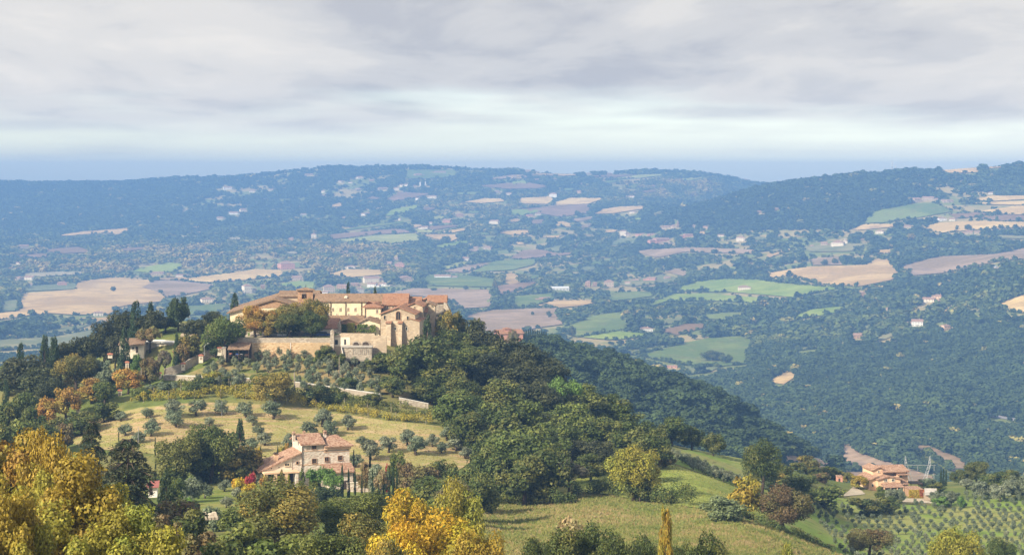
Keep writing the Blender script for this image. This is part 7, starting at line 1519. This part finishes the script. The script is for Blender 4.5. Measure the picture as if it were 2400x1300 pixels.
leaf_row('hedge', [(1690,1200),(1760,1216),(1800,1236),(1880,1264),(1960,1296)], 1.3, 1.6, 0.16, 34, 'oak', 'low dark hedge dividing field from the right olive grove', 'hedge', GH)
leaf_row('hedge', [(700,1172),(760,1176),(800,1172)], 1.6, 1.6, 0.16, 44, 'dark', 'clipped dark hedge at the bottom of the farmhouse garden', 'hedge', GH)
leaf_row('hedge', [(640,922),(700,934),(760,944),(830,950)], 2.0, 2.4, 0.18, 34, 'oak', 'dark shrub hedge under the thick pale pole', 'hedge', GH)
leaf_row('hedge', [(1160,1182),(1220,1184),(1300,1184),(1345,1178)], 2.2, 2.8, 0.2, 34, 'oak', 'dark undergrowth hedge at the foot of the flank oaks', 'hedge', GH)
leaf_row('hedge', [(800,838),(850,841),(900,846)], 1.4, 1.8, 0.16, 36, 'green', 'green hedge below the lower terrace of the monastery', 'hedge', GH)
leaf_row('hedge', [(1040,1000),(1080,1040),(1120,1080)], 2.2, 3.0, 0.2, 30, 'oak', 'dark undergrowth along the right end of the mown slope', 'hedge', GH)
# climbing vine on the cream cottage, creeper on the annex
def creeper(name, px0, px1, py0, py1, d, n, leaf, pal, label, bands=None, parent=None):
    g = np.random.default_rng(int(px0)); px = g.uniform(px0, px1, n); py = g.uniform(py0, py1, n)
    if bands:
        ok = np.zeros(n, bool)
        for (a, b0, c, e) in bands: ok |= (px > a) & (px < c) & (py > b0 + np.sin(px) * 0.8) & (py < e + np.sin(px * .7) * 1.0)
        px, py = px[ok], py[ok]
    n = len(px); o_ = np.array(at((px0 + px1) / 2, py1, d)); P = np.stack([(px - 1200) / F * d, d - g.uniform(0.1, 0.5, n), CZ - (py - HOR) / F * d], 1) - o_
    v, f = leaf_quads(P, np.stack([g.normal(size=n) * .6, -np.ones(n), g.normal(size=n) * .6], 1), leaf, g, 0.7)
    c = link(name, leafmesh(name, v, f, g.uniform(0, 1, n), np.clip(vnoise(P[:, 0] * .8, P[:, 2] * .8, 3) * .6 + .5, 0, 1))); c.location = o_
    c1, c2 = PAL[pal]; c.color = (*c1, 1); c['accent'] = list(c2); tag(c, label, 'climbing plant')
creeper('climbing_vine', 834, 882, 758, 785, 530.6, 2200, 0.2, 'green', 'green climbing vine trained across the cream cottage front', [(838,760,862,767),(834,772,880,777),(868,762,880,777),(838,764,844,776),(806,781,880,784)])
creeper('climbing_vine', 815, 831, 757, 784, 532.4, 1500, 0.18, 'lime', 'yellow-green creeper on the brown stone cottage')
creeper('climbing_vine', 798, 812, 760, 784, 532.6, 700, 0.2, 'oak', 'dark shrub trained at the brown cottage door')
creeper('climbing_vine', 2130, 2166, 1147, 1170, 565.6, 1800, 0.2, 'creeper', 'red and yellow creeper covering the villa annex')
# palms by the villa drive
def palm(px, base, top, label):
    d = vis_d(px, base, 300, 720); k = d / F; h = (base - top) * k; r = empty('palm_tree', gnd(px, d)); g = np.random.default_rng(int(px))
    MB().tube([(0, 0, -.3), (0, 0, h * .72)], [0.2, 0.15], 7).build('trunk', BARK, r)
    mb = MB()
    for i in range(16):
        a = i * 0.393 + g.uniform(-.2, .2); L = h * g.uniform(.36, .46); up = g.uniform(.1, .5); pts = []
        for t in (0, .35, .7, 1): pts.append(Vector((math.cos(a) * L * t, math.sin(a) * L * t, h * .72 + L * (up * t * 1.6 - 1.1 * t * t))))
        w = [0.05, .16, .13, .02]; sd = Vector((-math.sin(a), math.cos(a), 0))
        n0 = len(mb.v); mb.v += [tuple(p + sd * q) for p, q in zip(pts, w)] + [tuple(p - sd * q) for p, q in zip(pts, w)]
        mb.f += [(n0 + q, n0 + q + 1, n0 + q + 5, n0 + q + 4) for q in range(3)]
    c = mb.build('crown', FOL, r); c.color = (0.12, 0.17, 0.06, 1); c['accent'] = [0.15, 0.18, 0.07]
    tag(r, label, 'palm tree', 'palms by the drive')
palm(1960, 1163, 1146, 'small palm at the left beside the villa driveway'); palm(1975, 1164, 1142, 'taller palm at the right beside the villa driveway')
# lone and scattered trees in the far fields
def far_tree(px, base, w, h, tone, label):
    d = vis_d(px, base, 900); k = d / F
    put_tree('oak_tree', 'oak_tree', gnd(px, d), w * k * 1.1, h * k * 1.1, tone, label, 'tree', 'single trees in the far fields')
for row in ((265,684,15,13,'oak','lone round tree in the middle of the big tan field'),(858,552,7,6,'oak','left tree of two on the far red-brown field edge'),(881,552,8,6,'oak','right tree of two on the far red-brown field edge'),(1044,571,30,18,'oak','broad tree cluster head at the far tan field'),(1010,634,20,16,'oak','round dark tree right of the bright red-roofed house'),(990,642,30,20,'oak','round dark tree just left of that by the red-roofed house'),(1050,614,16,14,'gold','golden tree above the orchard slope'),(1160,680,14,22,'mixed','tall pale tree at the right end of the green lawn'),(1092,680,12,12,'oak','tree below the green lawn behind the monastery'),(1017,682,14,8,'oak','low tree above the monastery right roof'),
  (1248,740,9,10,'oak','left tree of two on the mauve field'),(1287,745,14,16,'oak','right tree of two on the mauve field'),(1340,790,22,26,'oak','tree in the mist at the end of the pale green field'),(1206,726,14,14,'oak','tree at the left edge of the dull green field'),(1636,681,6,5,'oak','left bush of three in the bright green field'),(1648,681,6,5,'oak','middle bush of three in the bright green field'),(1660,681,6,6,'oak','right bush of three in the bright green field'),(2269,540,20,15,'oak','parasol shaped tree in the right tan field'),(2243,540,9,12,'oak','slim tree left in the right tan field'),(2330,540,14,11,'oak','left of two round trees in the right tan field'),(2346,539,16,13,'oak','right of two round trees in the right tan field'),(2339,504,16,13,'oak','round dark tree below the yellow striped field'),(1933,622,18,14,'oak','left of two round trees beside the mauve patch'),(1957,620,17,16,'oak','right of two round trees beside the mauve patch'),(1670,846,60,24,'oak','dark tree island in the large hazy green field'),(1700,852,36,22,'oak','right end of the tree island in the hazy green field'),(2135,565,24,18,'gold','pale yellow tree by the far church'),(1850,490,8,6,'gold','yellow tree in the small ridge clearing')): far_tree(*row)
# cypress row and pink house on the wooded ridge
for i in range(11):
    px = 1228 + i * 5.2; d = 1205 + i * 4
    g_ = gnd(px, d); h = (gpy(px, d) - (772 + i * 3 + tr.uniform(-3, 3))) * d / F
    put_tree('cypress', 'cypress_tree', g_, 2.8, max(9, h), 'cyp', f'{ORD[i]} cypress from the left in the row starting the wooded ridge', 'tree', 'cypress row on the ridge')
b = Bd('pink_house', 1190, 790, 1190, 15); b.box('wall', 1170, 1226, 782, 815, 0, 12, PINKP); b.slope_x('roof', 1168, 1228, 782, 774, 0, 6, 12, T_NEW); b.box('tower', 1187, 1200, 772, 784, 3, 8, PINKP); b.hip('tower_roof', 1186, 1201, 772, 768, 3, 8, 2, T_NEW); b.window(1178, 786, 3, 3, 0); b.window(1216, 786, 3, 3, 0)
b.tag('pink house peeping over the hill flank before the wooded ridge', 'house')
d_ = 1150; put_tree('big_oak', 'oak_tree', gnd(1202, d_), 7.5, max(6, (gpy(1202, d_) - 766) * d_ / F), 'rust', 'rust-coloured tree in front of the pink house', 'tree')
